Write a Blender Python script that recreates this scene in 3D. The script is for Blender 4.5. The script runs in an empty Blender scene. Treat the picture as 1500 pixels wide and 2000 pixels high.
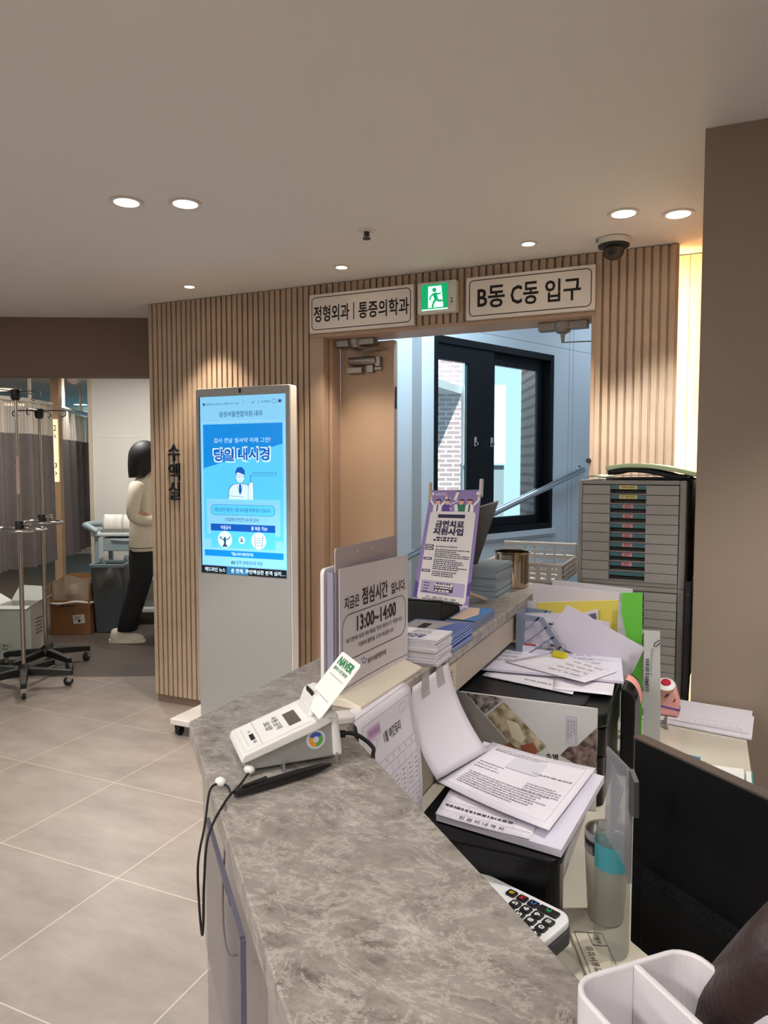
# Clinic reception corner: slatted wall, kiosk, stone ledge with papers. Units are metres.
# X runs along the slatted wall, Y towards it, Z up.
import bpy, bmesh, math, random
from mathutils import Vector, Matrix
S = bpy.context.scene
COL = S.collection
random.seed(7)
PI = math.pi
V = Vector
def lin(r, g, b):
    def c(x):
        x /= 255.0
        return x / 12.92 if x <= 0.04045 else ((x + 0.055) / 1.055) ** 2.4
    return (c(r), c(g), c(b), 1.0)

# ---------------------------------------------------------------- camera
cd = bpy.data.cameras.new('camera')
cd.sensor_fit = 'VERTICAL'; cd.sensor_height = 36.0; cd.lens = 36.0 * 1420 / 2000
cd.clip_start = 0.02
cam = bpy.data.objects.new('camera', cd); COL.objects.link(cam)
cam.location = (0, 0, 1.48)
cam.rotation_euler = (math.radians(90 - 3.56), 0, math.radians(24))
S.camera = cam
# ---------------------------------------------------------------- exposure, world, lights
S.view_settings.view_transform = 'Standard'
S.view_settings.look = 'None'
S.view_settings.gamma = 1.0
S.view_settings.use_curve_mapping = False
S.view_settings.exposure = 0.25
w = bpy.data.worlds.new('world'); S.world = w; w.use_nodes = True
bg = w.node_tree.nodes['Background']
bg.inputs[0].default_value = (0.62, 0.80, 1.0, 1); bg.inputs[1].default_value = 1.6
def lamp(kind, loc, power, color=(1, 1, 1), rot=(0, 0, 0), **kw):
    d = bpy.data.lights.new('light_source', kind); d.energy = power; d.color = color
    for k, v in kw.items(): setattr(d, k, v)
    o = bpy.data.objects.new('light_source', d); COL.objects.link(o)
    o.location = loc; o.rotation_euler = rot
    return o
NEUTRAL = (1.0, 0.98, 0.93); WARM = (1.0, 0.84, 0.66); COOL = (0.72, 0.86, 1.0)
CEIL = 2.473
# the sun outside, on the houses beyond the stairwell window
lamp('SUN', (0, 0, 8), 8.0, (1.0, 0.96, 0.92), (math.radians(52), 0, math.radians(18)), angle=0.01)
# unseen wide lamps added around and behind the camera to brighten the room
for lx, ly, e in ((-3.0, -1.2, 34), (-1.2, -1.2, 34), (0.8, -1.0, 26), (-3.0, 0.6, 26), (-2.2, -3.0, 30), (0.6, -3.0, 30)):
    lamp('AREA', (lx, ly, CEIL - 0.03), e, NEUTRAL, shape='DISK', size=0.5)
for lx, ly, e in ((0.50, 1.62, 70), (-0.45, 0.45, 20)):  # unseen spots: one follows the right wall's scallop, one added to brighten the desk
    lamp('SPOT', (lx, ly, CEIL - 0.02), e, NEUTRAL, spot_size=math.radians(92), spot_blend=0.6, shadow_soft_size=0.05)

# ---------------------------------------------------------------- materials
MATS = {}
def mat(name, rgb, rough=0.6, metal=0.0, noise=None, bump=None, emit=0.0, alpha=None, trans=None, coat=0.0, spec=None):
    if name in MATS: return MATS[name]
    m = bpy.data.materials.new(name); m.use_nodes = True
    nt = m.node_tree; b = nt.nodes['Principled BSDF']
    col = lin(*rgb)
    b.inputs['Base Color'].default_value = col
    b.inputs['Roughness'].default_value = rough
    b.inputs['Metallic'].default_value = metal
    if coat: b.inputs['Coat Weight'].default_value = coat
    if spec is not None: b.inputs['Specular IOR Level'].default_value = spec
    if alpha is not None: b.inputs['Alpha'].default_value = alpha
    if trans is not None: b.inputs['Transmission Weight'].default_value = trans; b.inputs['IOR'].default_value = 1.45
    if emit:
        b.inputs['Emission Color'].default_value = col; b.inputs['Emission Strength'].default_value = emit
    if noise or bump:
        tc = nt.nodes.new('ShaderNodeTexCoord')
        n = nt.nodes.new('ShaderNodeTexNoise'); n.inputs['Scale'].default_value = (noise or bump)[0]
        n.inputs['Detail'].default_value = 5
        nt.links.new(tc.outputs['Object'], n.inputs['Vector'])
        if noise:
            r = nt.nodes.new('ShaderNodeValToRGB'); k = noise[1]
            r.color_ramp.elements[0].position = 0.3; r.color_ramp.elements[1].position = 0.7
            r.color_ramp.elements[0].color = tuple(max(0, c * (1 - k)) for c in col[:3]) + (1,)
            r.color_ramp.elements[1].color = tuple(min(1, c * (1 + k)) for c in col[:3]) + (1,)
            nt.links.new(n.outputs['Fac'], r.inputs['Fac']); nt.links.new(r.outputs['Color'], b.inputs['Base Color'])
        if bump:
            bp = nt.nodes.new('ShaderNodeBump'); bp.inputs['Strength'].default_value = bump[1]; bp.inputs['Distance'].default_value = 0.004
            nt.links.new(n.outputs['Fac'], bp.inputs['Height']); nt.links.new(bp.outputs['Normal'], b.inputs['Normal'])
    MATS[name] = m
    return m
def glass_mat(name, rgb, mix=0.85, rough=0.02):
    """thin clear sheet: mostly see-through with a glossy skin"""
    if name in MATS: return MATS[name]
    m = bpy.data.materials.new(name); m.use_nodes = True; nt = m.node_tree
    for n in list(nt.nodes): nt.nodes.remove(n)
    o = nt.nodes.new('ShaderNodeOutputMaterial'); t = nt.nodes.new('ShaderNodeBsdfTransparent')
    g = nt.nodes.new('ShaderNodeBsdfPrincipled'); mx = nt.nodes.new('ShaderNodeMixShader')
    t.inputs[0].default_value = lin(*rgb); g.inputs['Base Color'].default_value = lin(*rgb); g.inputs['Roughness'].default_value = rough
    mx.inputs[0].default_value = 1 - mix
    nt.links.new(t.outputs[0], mx.inputs[1]); nt.links.new(g.outputs[0], mx.inputs[2]); nt.links.new(mx.outputs[0], o.inputs[0])
    MATS[name] = m
    return m
def stone_mat():
    m = bpy.data.materials.new('grey_stone'); m.use_nodes = True; nt = m.node_tree; b = nt.nodes['Principled BSDF']; L = nt.links.new
    tc = nt.nodes.new('ShaderNodeTexCoord')
    mp = nt.nodes.new('ShaderNodeMapping'); mp.inputs['Scale'].default_value = (1.0, 1.5, 1); mp.inputs['Rotation'].default_value = (0, 0, 0.5)
    L(tc.outputs['Object'], mp.inputs[0])
    a = nt.nodes.new('ShaderNodeTexNoise'); a.inputs['Scale'].default_value = 26; a.inputs['Detail'].default_value = 15; a.inputs['Roughness'].default_value = 0.80; a.inputs['Distortion'].default_value = 0.25
    L(mp.outputs[0], a.inputs['Vector'])
    r = nt.nodes.new('ShaderNodeValToRGB'); e = r.color_ramp.elements
    e[0].position = 0.34; e[0].color = lin(96, 88, 81); e[1].position = 0.68; e[1].color = lin(204, 198, 192)
    q = e.new(0.45); q.color = lin(138, 130, 123); q = e.new(0.57); q.color = lin(158, 150, 143)
    L(a.outputs['Fac'], r.inputs['Fac'])
    v = nt.nodes.new('ShaderNodeTexNoise'); v.inputs['Scale'].default_value = 12; v.inputs['Detail'].default_value = 12; v.inputs['Roughness'].default_value = 0.75; v.inputs['Distortion'].default_value = 0.5
    L(mp.outputs[0], v.inputs['Vector'])
    ab = nt.nodes.new('ShaderNodeMath'); ab.operation = 'SUBTRACT'; ab.inputs[1].default_value = 0.5; L(v.outputs['Fac'], ab.inputs[0])
    ab2 = nt.nodes.new('ShaderNodeMath'); ab2.operation = 'ABSOLUTE'; L(ab.outputs[0], ab2.inputs[0])
    vr = nt.nodes.new('ShaderNodeValToRGB'); vr.color_ramp.elements[0].position = 0.0; vr.color_ramp.elements[0].color = (0.55, 0.55, 0.55, 1)
    vr.color_ramp.elements[1].position = 0.022; vr.color_ramp.elements[1].color = (0, 0, 0, 1)
    L(ab2.outputs[0], vr.inputs['Fac'])
    mx = nt.nodes.new('ShaderNodeMix'); mx.data_type = 'RGBA'; mx.inputs['B'].default_value = lin(208, 200, 192)
    L(vr.outputs['Color'], mx.inputs['Factor']); L(r.outputs['Color'], mx.inputs['A']); L(mx.outputs['Result'], b.inputs['Base Color'])
    b.inputs['Roughness'].default_value = 0.38
    MATS['grey_stone'] = m
    return m
def tile_mat(name, base, dark, grout, w, h, mortar, loc, offset=0.0, rough=0.45, nscale=3.0, rot=(0, 0, 0)):
    m = bpy.data.materials.new(name); m.use_nodes = True; nt = m.node_tree; b = nt.nodes['Principled BSDF']; L = nt.links.new
    tc = nt.nodes.new('ShaderNodeTexCoord'); mp = nt.nodes.new('ShaderNodeMapping'); mp.inputs['Location'].default_value = loc; mp.inputs['Rotation'].default_value = rot
    L(tc.outputs['Object'], mp.inputs[0])
    br = nt.nodes.new('ShaderNodeTexBrick'); br.offset = offset; br.squash = 1.0
    br.inputs['Scale'].default_value = 1; br.inputs['Brick Width'].default_value = w; br.inputs['Row Height'].default_value = h
    br.inputs['Mortar Size'].default_value = mortar; br.inputs['Mortar Smooth'].default_value = 0.1; br.inputs['Bias'].default_value = 0
    br.inputs['Mortar'].default_value = lin(*grout)
    L(mp.outputs[0], br.inputs['Vector'])
    n = nt.nodes.new('ShaderNodeTexNoise'); n.inputs['Scale'].default_value = nscale; n.inputs['Detail'].default_value = 10; n.inputs['Roughness'].default_value = 0.65
    mp2 = nt.nodes.new('ShaderNodeMapping'); mp2.inputs['Scale'].default_value = (1, 2.2, 1); L(tc.outputs['Object'], mp2.inputs[0]); L(mp2.outputs[0], n.inputs['Vector'])
    for key, k in (('Color1', 1.0), ('Color2', 0.94)):
        r = nt.nodes.new('ShaderNodeValToRGB'); r.color_ramp.elements[0].position = 0.3; r.color_ramp.elements[1].position = 0.72
        r.color_ramp.elements[0].color = tuple(c * k for c in lin(*dark)[:3]) + (1,); r.color_ramp.elements[1].color = tuple(c * k for c in lin(*base)[:3]) + (1,)
        L(n.outputs['Fac'], r.inputs['Fac']); L(r.outputs['Color'], br.inputs[key])
    L(br.outputs['Color'], b.inputs['Base Color']); b.inputs['Roughness'].default_value = rough
    bp = nt.nodes.new('ShaderNodeBump'); bp.inputs['Strength'].default_value = 0.12; bp.inputs['Distance'].default_value = 0.003
    L(n.outputs['Fac'], bp.inputs['Height']); L(bp.outputs['Normal'], b.inputs['Normal'])
    MATS[name] = m
    return m
STONE = stone_mat()
WHITE = mat('white_plastic', (232, 230, 228), 0.4)
PAPER = mat('paper', (224, 218, 228), 0.75)
PAPER2 = mat('paper_cool', (212, 207, 222), 0.75)
INK = mat('black_ink', (30, 28, 30), 0.7)
GREYINK = mat('grey_ink', (152, 148, 156), 0.7)
BLACK = mat('black_plastic', (22, 22, 24), 0.38)
BLACKM = mat('black_matt', (16, 16, 17), 0.7)
DGREY = mat('dark_grey_plastic', (58, 56, 55), 0.5)
MGREY = mat('mid_grey', (128, 126, 126), 0.5)
STEEL = mat('steel', (196, 194, 192), 0.22, 1.0)
CHROME = mat('chrome', (215, 215, 216), 0.1, 1.0)
NICKEL = mat('satin_nickel', (150, 144, 138), 0.42, 0.9)
BEIGE = mat('beige_laminate', (182, 158, 134), 0.55, noise=(6, 0.05))
SLAT = mat('slat_wood', (182, 160, 138), 0.6, noise=(9, 0.07))
TAUPE = mat('taupe_paint', (150, 133, 118), 0.75, bump=(180, 0.06))
CEILW = mat('ceiling_paint', (229, 226, 221), 0.85)
CLEAR = glass_mat('clear_acrylic', (236, 240, 242), 0.86)
PANE = glass_mat('window_glass', (225, 238, 240), 0.9)

# ---------------------------------------------------------------- mesh helpers
class Fr:
    """flat frame: P(x, y, n) -> world point"""
    def __init__(s, o, x, y):
        s.o = V(o); s.x = V(x).normalized(); s.n = s.x.cross(V(y)).normalized(); s.y = s.n.cross(s.x)
    def P(s, x, y, n=0.0): return s.o + s.x * x + s.y * y + s.n * n
class Warp:
    """curved frame from a surface function f(x, y) -> point"""
    def __init__(s, f): s.f = f
    def P(s, x, y, n=0.0):
        p = V(s.f(x, y)); e = 1e-3
        return p + (V(s.f(x + e, y)) - p).cross(V(s.f(x, y + e)) - p).normalized() * n
FONT = {}
WM = {}
def font_mesh(t, bold):
    k = (t, bold)
    if k not in FONT:
        c = bpy.data.curves.new('lettering', 'FONT'); c.body = t; c.resolution_u = 2; c.offset = bold
        o = bpy.data.objects.new('lettering', c); COL.objects.link(o)
        dg = bpy.context.evaluated_depsgraph_get(); dg.update()
        me = bpy.data.meshes.new_from_object(o.evaluated_get(dg))
        vs = [(v.co.x, v.co.y) for v in me.vertices]; fs = [tuple(p.vertices) for p in me.polygons]
        bpy.data.objects.remove(o); bpy.data.curves.remove(c); bpy.data.meshes.remove(me)
        xs = [v[0] for v in vs]; ys = [v[1] for v in vs]
        FONT[k] = (vs, fs, min(xs), max(xs), min(ys), max(ys))
    return FONT[k]
class MB:
    def __init__(s, m=None): s.v = []; s.f = []; s.k = []; s.mats = []; s.c = 0; s.use(m) if m else None
    def use(s, m):
        if m not in s.mats: s.mats.append(m)
        s.c = s.mats.index(m); return s
    def add(s, vs, fs):
        o = len(s.v); s.v += [V(p) for p in vs]
        for f in fs: s.f.append(tuple(i + o for i in f)); s.k.append(s.c)
        return s
    def face(s, *p): return s.add(p, [tuple(range(len(p)))])
    def box(s, lo, hi, M=None):
        (a, b, c), (d, e, f) = lo, hi
        p = [V(q) for q in ((a, b, c), (d, b, c), (d, e, c), (a, e, c), (a, b, f), (d, b, f), (d, e, f), (a, e, f))]
        if M: p = [M @ q for q in p]
        return s.add(p, [(3, 2, 1, 0), (4, 5, 6, 7), (0, 1, 5, 4), (1, 2, 6, 5), (2, 3, 7, 6), (3, 0, 4, 7)])
    def prism(s, pts, vec):
        n = len(pts); a = [V(p) for p in pts]; b = [p + V(vec) for p in a]
        return s.add(a + b, [tuple(reversed(range(n))), tuple(range(n, 2 * n))] + [(i, (i + 1) % n, n + (i + 1) % n, n + i) for i in range(n)])
    def slab(s, fr, pts, n0, n1):
        a = [fr.P(x, y, n0) for x, y in pts]; b = [fr.P(x, y, n1) for x, y in pts]; n = len(pts)
        return s.add(a + b, [tuple(reversed(range(n))), tuple(range(n, 2 * n))] + [(i, (i + 1) % n, n + (i + 1) % n, n + i) for i in range(n)])
    def tube(s, path, r, n=10, closed=False):
        P = [V(p) for p in path]; m = len(P); vs = []; fs = []; up = None
        R = r if isinstance(r, (list, tuple)) else [r] * m
        for i, p in enumerate(P):
            t = (P[(i + 1) % m] - P[i - 1]) if closed else (P[min(i + 1, m - 1)] - P[max(i - 1, 0)])
            t.normalize()
            if up is None: up = t.orthogonal().normalized()
            up = (up - t * up.dot(t)).normalized(); q = t.cross(up)
            vs += [p + (up * math.cos(2 * PI * j / n) + q * math.sin(2 * PI * j / n)) * R[i] for j in range(n)]
        for i in range(m if closed else m - 1):
            for j in range(n):
                a, b = i * n + j, i * n + (j + 1) % n; c, d = ((i + 1) % m) * n + (j + 1) % n, ((i + 1) % m) * n + j
                fs.append((a, b, c, d))
        if not closed: fs += [tuple(reversed(range(n))), tuple(range((m - 1) * n, m * n))]
        return s.add(vs, fs)
    def lathe(s, prof, M=None, n=28, cap=True):
        M = M or Matrix(); vs = []; fs = []; m = len(prof)
        for r, z in prof: vs += [M @ V((r * math.cos(2 * PI * j / n), r * math.sin(2 * PI * j / n), z)) for j in range(n)]
        for i in range(m - 1):
            for j in range(n): fs.append((i * n + j, i * n + (j + 1) % n, (i + 1) * n + (j + 1) % n, (i + 1) * n + j))
        if cap: fs += [tuple(reversed(range(n))), tuple(range((m - 1) * n, m * n))]
        return s.add(vs, fs)
    def loft(s, secs, n=24):
        vs = []; fs = []; m = len(secs)
        for x, y, z, rx, ry in secs: vs += [V((x + rx * math.cos(2 * PI * j / n), y + ry * math.sin(2 * PI * j / n), z)) for j in range(n)]
        for i in range(m - 1):
            for j in range(n): fs.append((i * n + j, i * n + (j + 1) % n, (i + 1) * n + (j + 1) % n, (i + 1) * n + j))
        return s.add(vs, fs + [tuple(reversed(range(n))), tuple(range((m - 1) * n, m * n))])
    def grid(s, fn, nu, nv, thick=0.0):
        vs = [V(fn(i / nu, j / nv)) for i in range(nu + 1) for j in range(nv + 1)]
        q = lambda i, j: i * (nv + 1) + j
        fs = [(q(i, j), q(i + 1, j), q(i + 1, j + 1), q(i, j + 1)) for i in range(nu) for j in range(nv)]
        if thick:
            N = len(vs); b = []
            for i in range(nu + 1):
                for j in range(nv + 1):
                    p = vs[q(i, j)]; a = vs[q(min(i + 1, nu), j)] - vs[q(max(i - 1, 0), j)]; c = vs[q(i, min(j + 1, nv))] - vs[q(i, max(j - 1, 0))]
                    b.append(p - a.cross(c).normalized() * thick)
            ed = [(i, 0) for i in range(nu + 1)] + [(nu, j) for j in range(1, nv + 1)] + [(i, nv) for i in range(nu - 1, -1, -1)] + [(0, j) for j in range(nv - 1, 0, -1)]
            E = [q(*e) for e in ed]
            fs += [tuple(N + i for i in reversed(f)) for f in fs]
            fs += [(E[i], N + E[i], N + E[(i + 1) % len(E)], E[(i + 1) % len(E)]) for i in range(len(E))]
            vs = vs + b
        return s.add(vs, fs)
    def ball(s, c, r, n=12, m=8):
        c = V(c); rr = V(r) if isinstance(r, (tuple, list, V)) else V((r, r, r))
        vs = [c + V((0, 0, -rr.z))]
        for i in range(1, m):
            a = -PI / 2 + PI * i / m
            vs += [c + V((rr.x * math.cos(a) * math.cos(2 * PI * j / n), rr.y * math.cos(a) * math.sin(2 * PI * j / n), rr.z * math.sin(a))) for j in range(n)]
        vs.append(c + V((0, 0, rr.z))); L = len(vs) - 1; fs = []
        for j in range(n):
            fs.append((0, 1 + (j + 1) % n, 1 + j)); fs.append((L, 1 + (m - 2) * n + j, 1 + (m - 2) * n + (j + 1) % n))
            for i in range(m - 2): fs.append((1 + i * n + j, 1 + i * n + (j + 1) % n, 1 + (i + 1) * n + (j + 1) % n, 1 + (i + 1) * n + j))
        return s.add(vs, fs)
    # ---- flat print on a frame
    def poly(s, fr, pts, n=0.0004): return s.face(*[fr.P(x, y, n) for x, y in pts])
    def rect(s, fr, x0, y0, x1, y1, n=0.0004): return s.poly(fr, ((x0, y0), (x1, y0), (x1, y1), (x0, y1)), n)
    def rrect(s, fr, x0, y0, x1, y1, r, n=0.0004): return s.poly(fr, rr(x0, y0, x1, y1, r), n)
    def frame(s, fr, x0, y0, x1, y1, r, w, n=0.0006):
        a = rr(x0, y0, x1, y1, r); b = rr(x0 + w, y0 + w, x1 - w, y1 - w, max(r - w, w / 4)); k = len(a)
        return s.add([fr.P(x, y, n) for x, y in a + b], [(i, (i + 1) % k, k + (i + 1) % k, k + i) for i in range(k)])
    def disc(s, fr, x, y, rx, n=0.0004, ry=None, seg=20):
        ry = ry or rx
        return s.poly(fr, [(x + rx * math.cos(2 * PI * i / seg), y + ry * math.sin(2 * PI * i / seg)) for i in range(seg)], n)
    def line(s, fr, pts, w, n=0.0006):
        for (a, b), (c, d) in zip(pts, pts[1:]):
            l = math.hypot(c - a, d - b) or 1; u, v = -(d - b) / l * w / 2, (c - a) / l * w / 2
            k = max(1, int(l / 0.03)) if isinstance(fr, Warp) else 1
            for i in range(k):
                p0, p1 = i / k, (i + 1) / k
                A = (a + (c - a) * p0, b + (d - b) * p0); B = (a + (c - a) * p1, b + (d - b) * p1)
                s.poly(fr, ((A[0] - u, A[1] - v), (B[0] - u, B[1] - v), (B[0] + u, B[1] + v), (A[0] + u, A[1] + v)), n)
        return s
    def text(s, fr, t, x0, y0, x1, y1, bold=0.0, n=0.0008, thick=0.0):
        """lettering stretched into the box x0..x1, y0..y1; x1 None keeps the proportions, x0 is then the centre"""
        vs, fs, a, b, c, d = font_mesh(t, 0.0); ky = (y1 - y0) / (d - c)
        if x1 is None: kx = ky; x0 = x0 - (b - a) * kx / 2
        else: kx = (x1 - x0) / (b - a)
        if bold:      # heavier strokes: the same outline laid four times, a hair apart
            for i, (sx, sy) in enumerate(((-1, -1), (1, -1), (1, 1), (-1, 1))): s.text(fr, t, x0 + sx * bold * kx * 0.8, y0 + sy * bold * ky * 0.8, x0 + (b - a) * kx + sx * bold * kx * 0.8, y1 + sy * bold * ky * 0.8, 0.0, n + i * 0.00002, thick)
            return s
        pts = [(x0 + (x - a) * kx, y0 + (y - c) * ky) for x, y in vs]
        s.add([fr.P(x, y, n + thick) for x, y in pts], fs)
        if thick:
            cnt = {}
            for f in fs:
                for i in range(len(f)): cnt[(f[i], f[(i + 1) % len(f)])] = 1
            ed = [e for e in cnt if (e[1], e[0]) not in cnt]
            for i, j in ed: s.face(fr.P(*pts[i], n), fr.P(*pts[j], n), fr.P(*pts[j], n + thick), fr.P(*pts[i], n + thick))
        return s
    def dashes(s, fr, x0, y0, x1, rows, pitch, h, n=0.0006, fill=0.8, seed=1):
        """rows of small unreadable print"""
        rg = random.Random(seed)
        for i in range(rows):
            x = x0; end = x0 + (x1 - x0) * rg.uniform(fill - 0.25, fill + 0.2)
            while x < min(end, x1):
                l = h * rg.uniform(0.8, 2.6); s.rect(fr, x, y0 - i * pitch, min(x + l, x1), y0 - i * pitch + h, n); x += l + h * rg.uniform(0.35, 0.8)
        return s
    def build(s, name, m=None, parent=None, smooth=False, bevel=0.0, seg=2, world=True):
        me = bpy.data.meshes.new(name)
        pw = WM.get(parent.name, Matrix()) if parent is not None else Matrix()
        inv = pw.inverted() if world else Matrix()
        me.from_pydata([inv @ p for p in s.v], [], s.f); me.update()
        for q in (s.mats or [m]): me.materials.append(q)
        if s.mats:
            for p, k in zip(me.polygons, s.k): p.material_index = k
        bm = bmesh.new(); bm.from_mesh(me); bmesh.ops.recalc_face_normals(bm, faces=bm.faces) if not s.flat else None; bm.to_mesh(me); bm.free()
        if smooth: me.polygons.foreach_set('use_smooth', [True] * len(me.polygons))
        o = bpy.data.objects.new(name, me); COL.objects.link(o)
        if parent is not None: o.parent = parent
        WM[o.name] = pw
        if bevel:
            b = o.modifiers.new('bevel', 'BEVEL'); b.width = bevel; b.segments = seg; b.limit_method = 'ANGLE'; b.angle_limit = 0.6
        if smooth == 'auto':
            for p in me.polygons: p.use_smooth = True
            try:
                e = o.modifiers.new('edges', 'EDGE_SPLIT'); e.split_angle = 0.7
            except Exception: pass
        return o
    flat = False
class Print(MB): flat = True
def rr(x0, y0, x1, y1, r, k=5):
    out = []
    for cx, cy, a in ((x1 - r, y0 + r, -PI / 2), (x1 - r, y1 - r, 0), (x0 + r, y1 - r, PI / 2), (x0 + r, y0 + r, PI)):
        out += [(cx + r * math.cos(a + PI / 2 * i / k), cy + r * math.sin(a + PI / 2 * i / k)) for i in range(k + 1)]
    return out
def tag(o, label, cat, group=None, kind=None):
    o['label'] = label; o['category'] = cat
    if group: o['group'] = group
    if kind: o['kind'] = kind
    return o
def thing(name, label, cat, loc=(0, 0, 0), rz=0.0, group=None):
    o = bpy.data.objects.new(name, None); COL.objects.link(o); o.empty_display_size = 0.05
    o.location = loc; o.rotation_euler = (0, 0, rz)
    WM[o.name] = Matrix.Translation(V(loc)) @ Matrix.Rotation(rz, 4, 'Z')
    return tag(o, label, cat, group)
def struct(o): o['kind'] = 'structure'; return o
def copy_tree(o, parent=None):
    c = o.copy(); COL.objects.link(c)
    if parent is not None: c.parent = parent
    for ch in list(o.children): copy_tree(ch, c)
    return c
def TR(loc, rz=0.0, rx=0.0, ry=0.0):
    return Matrix.Translation(V(loc)) @ Matrix.Rotation(rz, 4, 'Z') @ Matrix.Rotation(rx, 4, 'X') @ Matrix.Rotation(ry, 4, 'Y')
def lerp(a, b, t): return V(a) + (V(b) - V(a)) * t
def spline(pts, n=8):
    P = [V(p) for p in pts]; out = []
    for i in range(len(P) - 1):
        a, b, c, d = P[max(i - 1, 0)], P[i], P[i + 1], P[min(i + 2, len(P) - 1)]
        for k in range(n):
            t = k / n
            out.append(0.5 * ((2 * b) + (c - a) * t + (2 * a - 5 * b + 4 * c - d) * t * t + (3 * b - a - 3 * c + d) * t ** 3))
    out.append(P[-1]); return out
ORD = ['', 'second', 'third', 'fourth', 'fifth', 'sixth', 'seventh', 'eighth', 'ninth', 'tenth', 'eleventh', 'twelfth', 'thirteenth', 'fourteenth', 'fifteenth', 'sixteenth']

# ================================================================ the setting
FLOOR = tile_mat('floor_tile', (160, 148, 140), (132, 120, 112), (190, 178, 168), 0.6, 0.6, 0.0022, (2.51, -1.925 + 3.0, 0), rough=0.42)
struct(MB(FLOOR).box((-12, -4, -0.06), (2.2, 11, 0)).build('floor'))
struct(MB(CEILW).box((-12, -4, CEIL), (2.2, 3.78, CEIL + 0.1)).box((-12, 3.78, CEIL), (-3.1, 11, CEIL + 0.1)).build('ceiling'))
def slats(mb, x0, x1, z0, z1, y=3.54):
    n = max(1, round((x1 - x0) / 0.0372)); p = (x1 - x0) / n
    for i in range(n): mb.box((x0 + i * p, y, z0), (x0 + i * p + p * 0.68, y + 0.016, z1))
    mb.box((x0, y + 0.016, z0), (x1, y + 0.05, z1))
wb = MB(SLAT)
slats(wb, -3.157, -2.022, 0.05, CEIL - 0.004)
slats(wb, -2.022, -0.497, 2.204, CEIL - 0.004)
slats(wb, -0.497, -0.142, 0.05, CEIL - 0.004)
wb.use(BEIGE).box((-3.157, 3.575, 0), (-2.022, 3.74, CEIL)).box((-2.022, 3.575, 2.2), (-0.497, 3.74, CEIL)).box((-0.497, 3.575, 0), (-0.2, 3.74, CEIL))
wb.box((-3.157, 3.74, 0), (-3.0, 4.25, CEIL))
struct(wb.build('wall_back'))
PLINTH = mat('plinth_taupe', (120, 100, 84), 0.7)
struct(MB(PLINTH).box((-3.15, 3.556, 0), (-2.03, 3.57, 0.052)).box((-0.49, 3.556, 0), (-0.15, 3.57, 0.052)).build('baseboard_back'))
TRIM = mat('door_trim', (178, 152, 130), 0.5)
t = MB(TRIM)
t.box((-2.022, 3.536, 0), (-1.938, 3.60, 2.19)).box((-1.938, 3.60, 0), (-1.918, 3.70, 2.19)).box((-1.957, 3.62, 0), (-1.938, 3.74, 2.19))
t.box((-2.022, 3.536, 2.184), (-0.497, 3.74, 2.204))
t.box((-0.515, 3.536, 0), (-0.497, 3.74, 2.19))
struct(t.build('trim_1', bevel=0.002))
# left leaf of the double door, closed
DOORM = mat('door_laminate', (178, 152, 128), 0.5, noise=(3, 0.03))
d1 = struct(MB(DOORM).box((-1.917, 3.70, 0.005), (-1.612, 3.74, 2.172)).build('door_1'))
MB(TRIM).box((-1.611, 3.696, 0.005), (-1.586, 3.744, 2.172)).build('door_edge', parent=d1)
MB(BLACKM).box((-1.5855, 3.71, 1.80), (-1.583, 3.73, 1.92)).build('hinge', parent=d1)
# right leaf folded back into the stairwell
d2 = struct(MB(DOORM).box((-0.535, 3.76, 0.005), (-0.497, 4.66, 2.172)).build('door_2'))
MB(BLACKM).lathe([(0.012, 0), (0.012, 0.03)], TR((-0.516, 3.55, 1.5082), rx=PI / 2), 12).build('door_stop', parent=d2)
# the recess with the hidden light strip and the wall on the right
NICHE = mat('niche_panel', (222, 196, 166), 0.6)
nb = MB(NICHE).box((-0.30, 3.765, 0), (0.40, 3.80, CEIL))
nb.use(mat('seam_dark', (120, 96, 70), 0.8)).box((-0.1025, 3.7635, 0), (-0.0998, 3.766, CEIL))
struct(nb.build('wall_niche'))
struct(MB(TAUPE).box((-0.0326, 2.40, 0), (2.2, 3.76, CEIL)).build('wall_right'))
struct(MB(TAUPE).box((2.2, -4, 0), (2.3, 2.4, CEIL)).build('wall_side'))
struct(MB(TAUPE).box((-12, -4.1, 0), (2.3, -4, CEIL)).build('wall_front'))
LED = mat('warm_led', (255, 206, 130), emit=9.0)
ls = tag(MB(LED).box((-0.165, 3.60, 0.35), (-0.150, 3.612, CEIL - 0.02)).build('light_strip'), 'warm vertical light strip hidden behind the right end of the slatted wall', 'light')
lamp('AREA', (-0.128, 3.62, 1.3), 9, (1.0, 0.72, 0.40), (math.radians(90), 0, 0), shape='RECTANGLE', size=0.03, size_y=2.2)

# ---------------------------------------------------------------- signs on the wall
SIGNW = mat('sign_white', (232, 224, 216), 0.45)
def sign(x0, x1, z0, z1, txt, tx0, tx1, ty0, ty1, label):
    r = thing('door_sign', label, 'sign', ((x0 + x1) / 2, 3.53, z0))
    MB(SIGNW).box((x0, 3.512, z0), (x1, 3.54, z1)).build('sign_board', parent=r, bevel=0.002)
    fr = Fr((x0, 3.512, z0), (1, 0, 0), (0, 0, 1)); w, h = x1 - x0, z1 - z0
    p = Print(BLACKM).frame(fr, 0.015, 0.015, w - 0.015, h - 0.015, 0.024, 0.0042)
    p.build('border_line', parent=r)
    q = Print(BLACKM)
    for (s, a, b) in txt: q.text(fr, s, tx0 + a * (tx1 - tx0), ty0, tx0 + b * (tx1 - tx0), ty1, bold=0.022)
    q.build('lettering', parent=r)
sign(-2.010, -1.398, 2.206, 2.412, [('정형외과', 0, 0.385), ('|', 0.43, 0.437), ('통증의학과', 0.485, 1)], 0.03, 0.585, 0.058, 0.142, 'white sign with two department names over the narrow closed door leaf')
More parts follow.
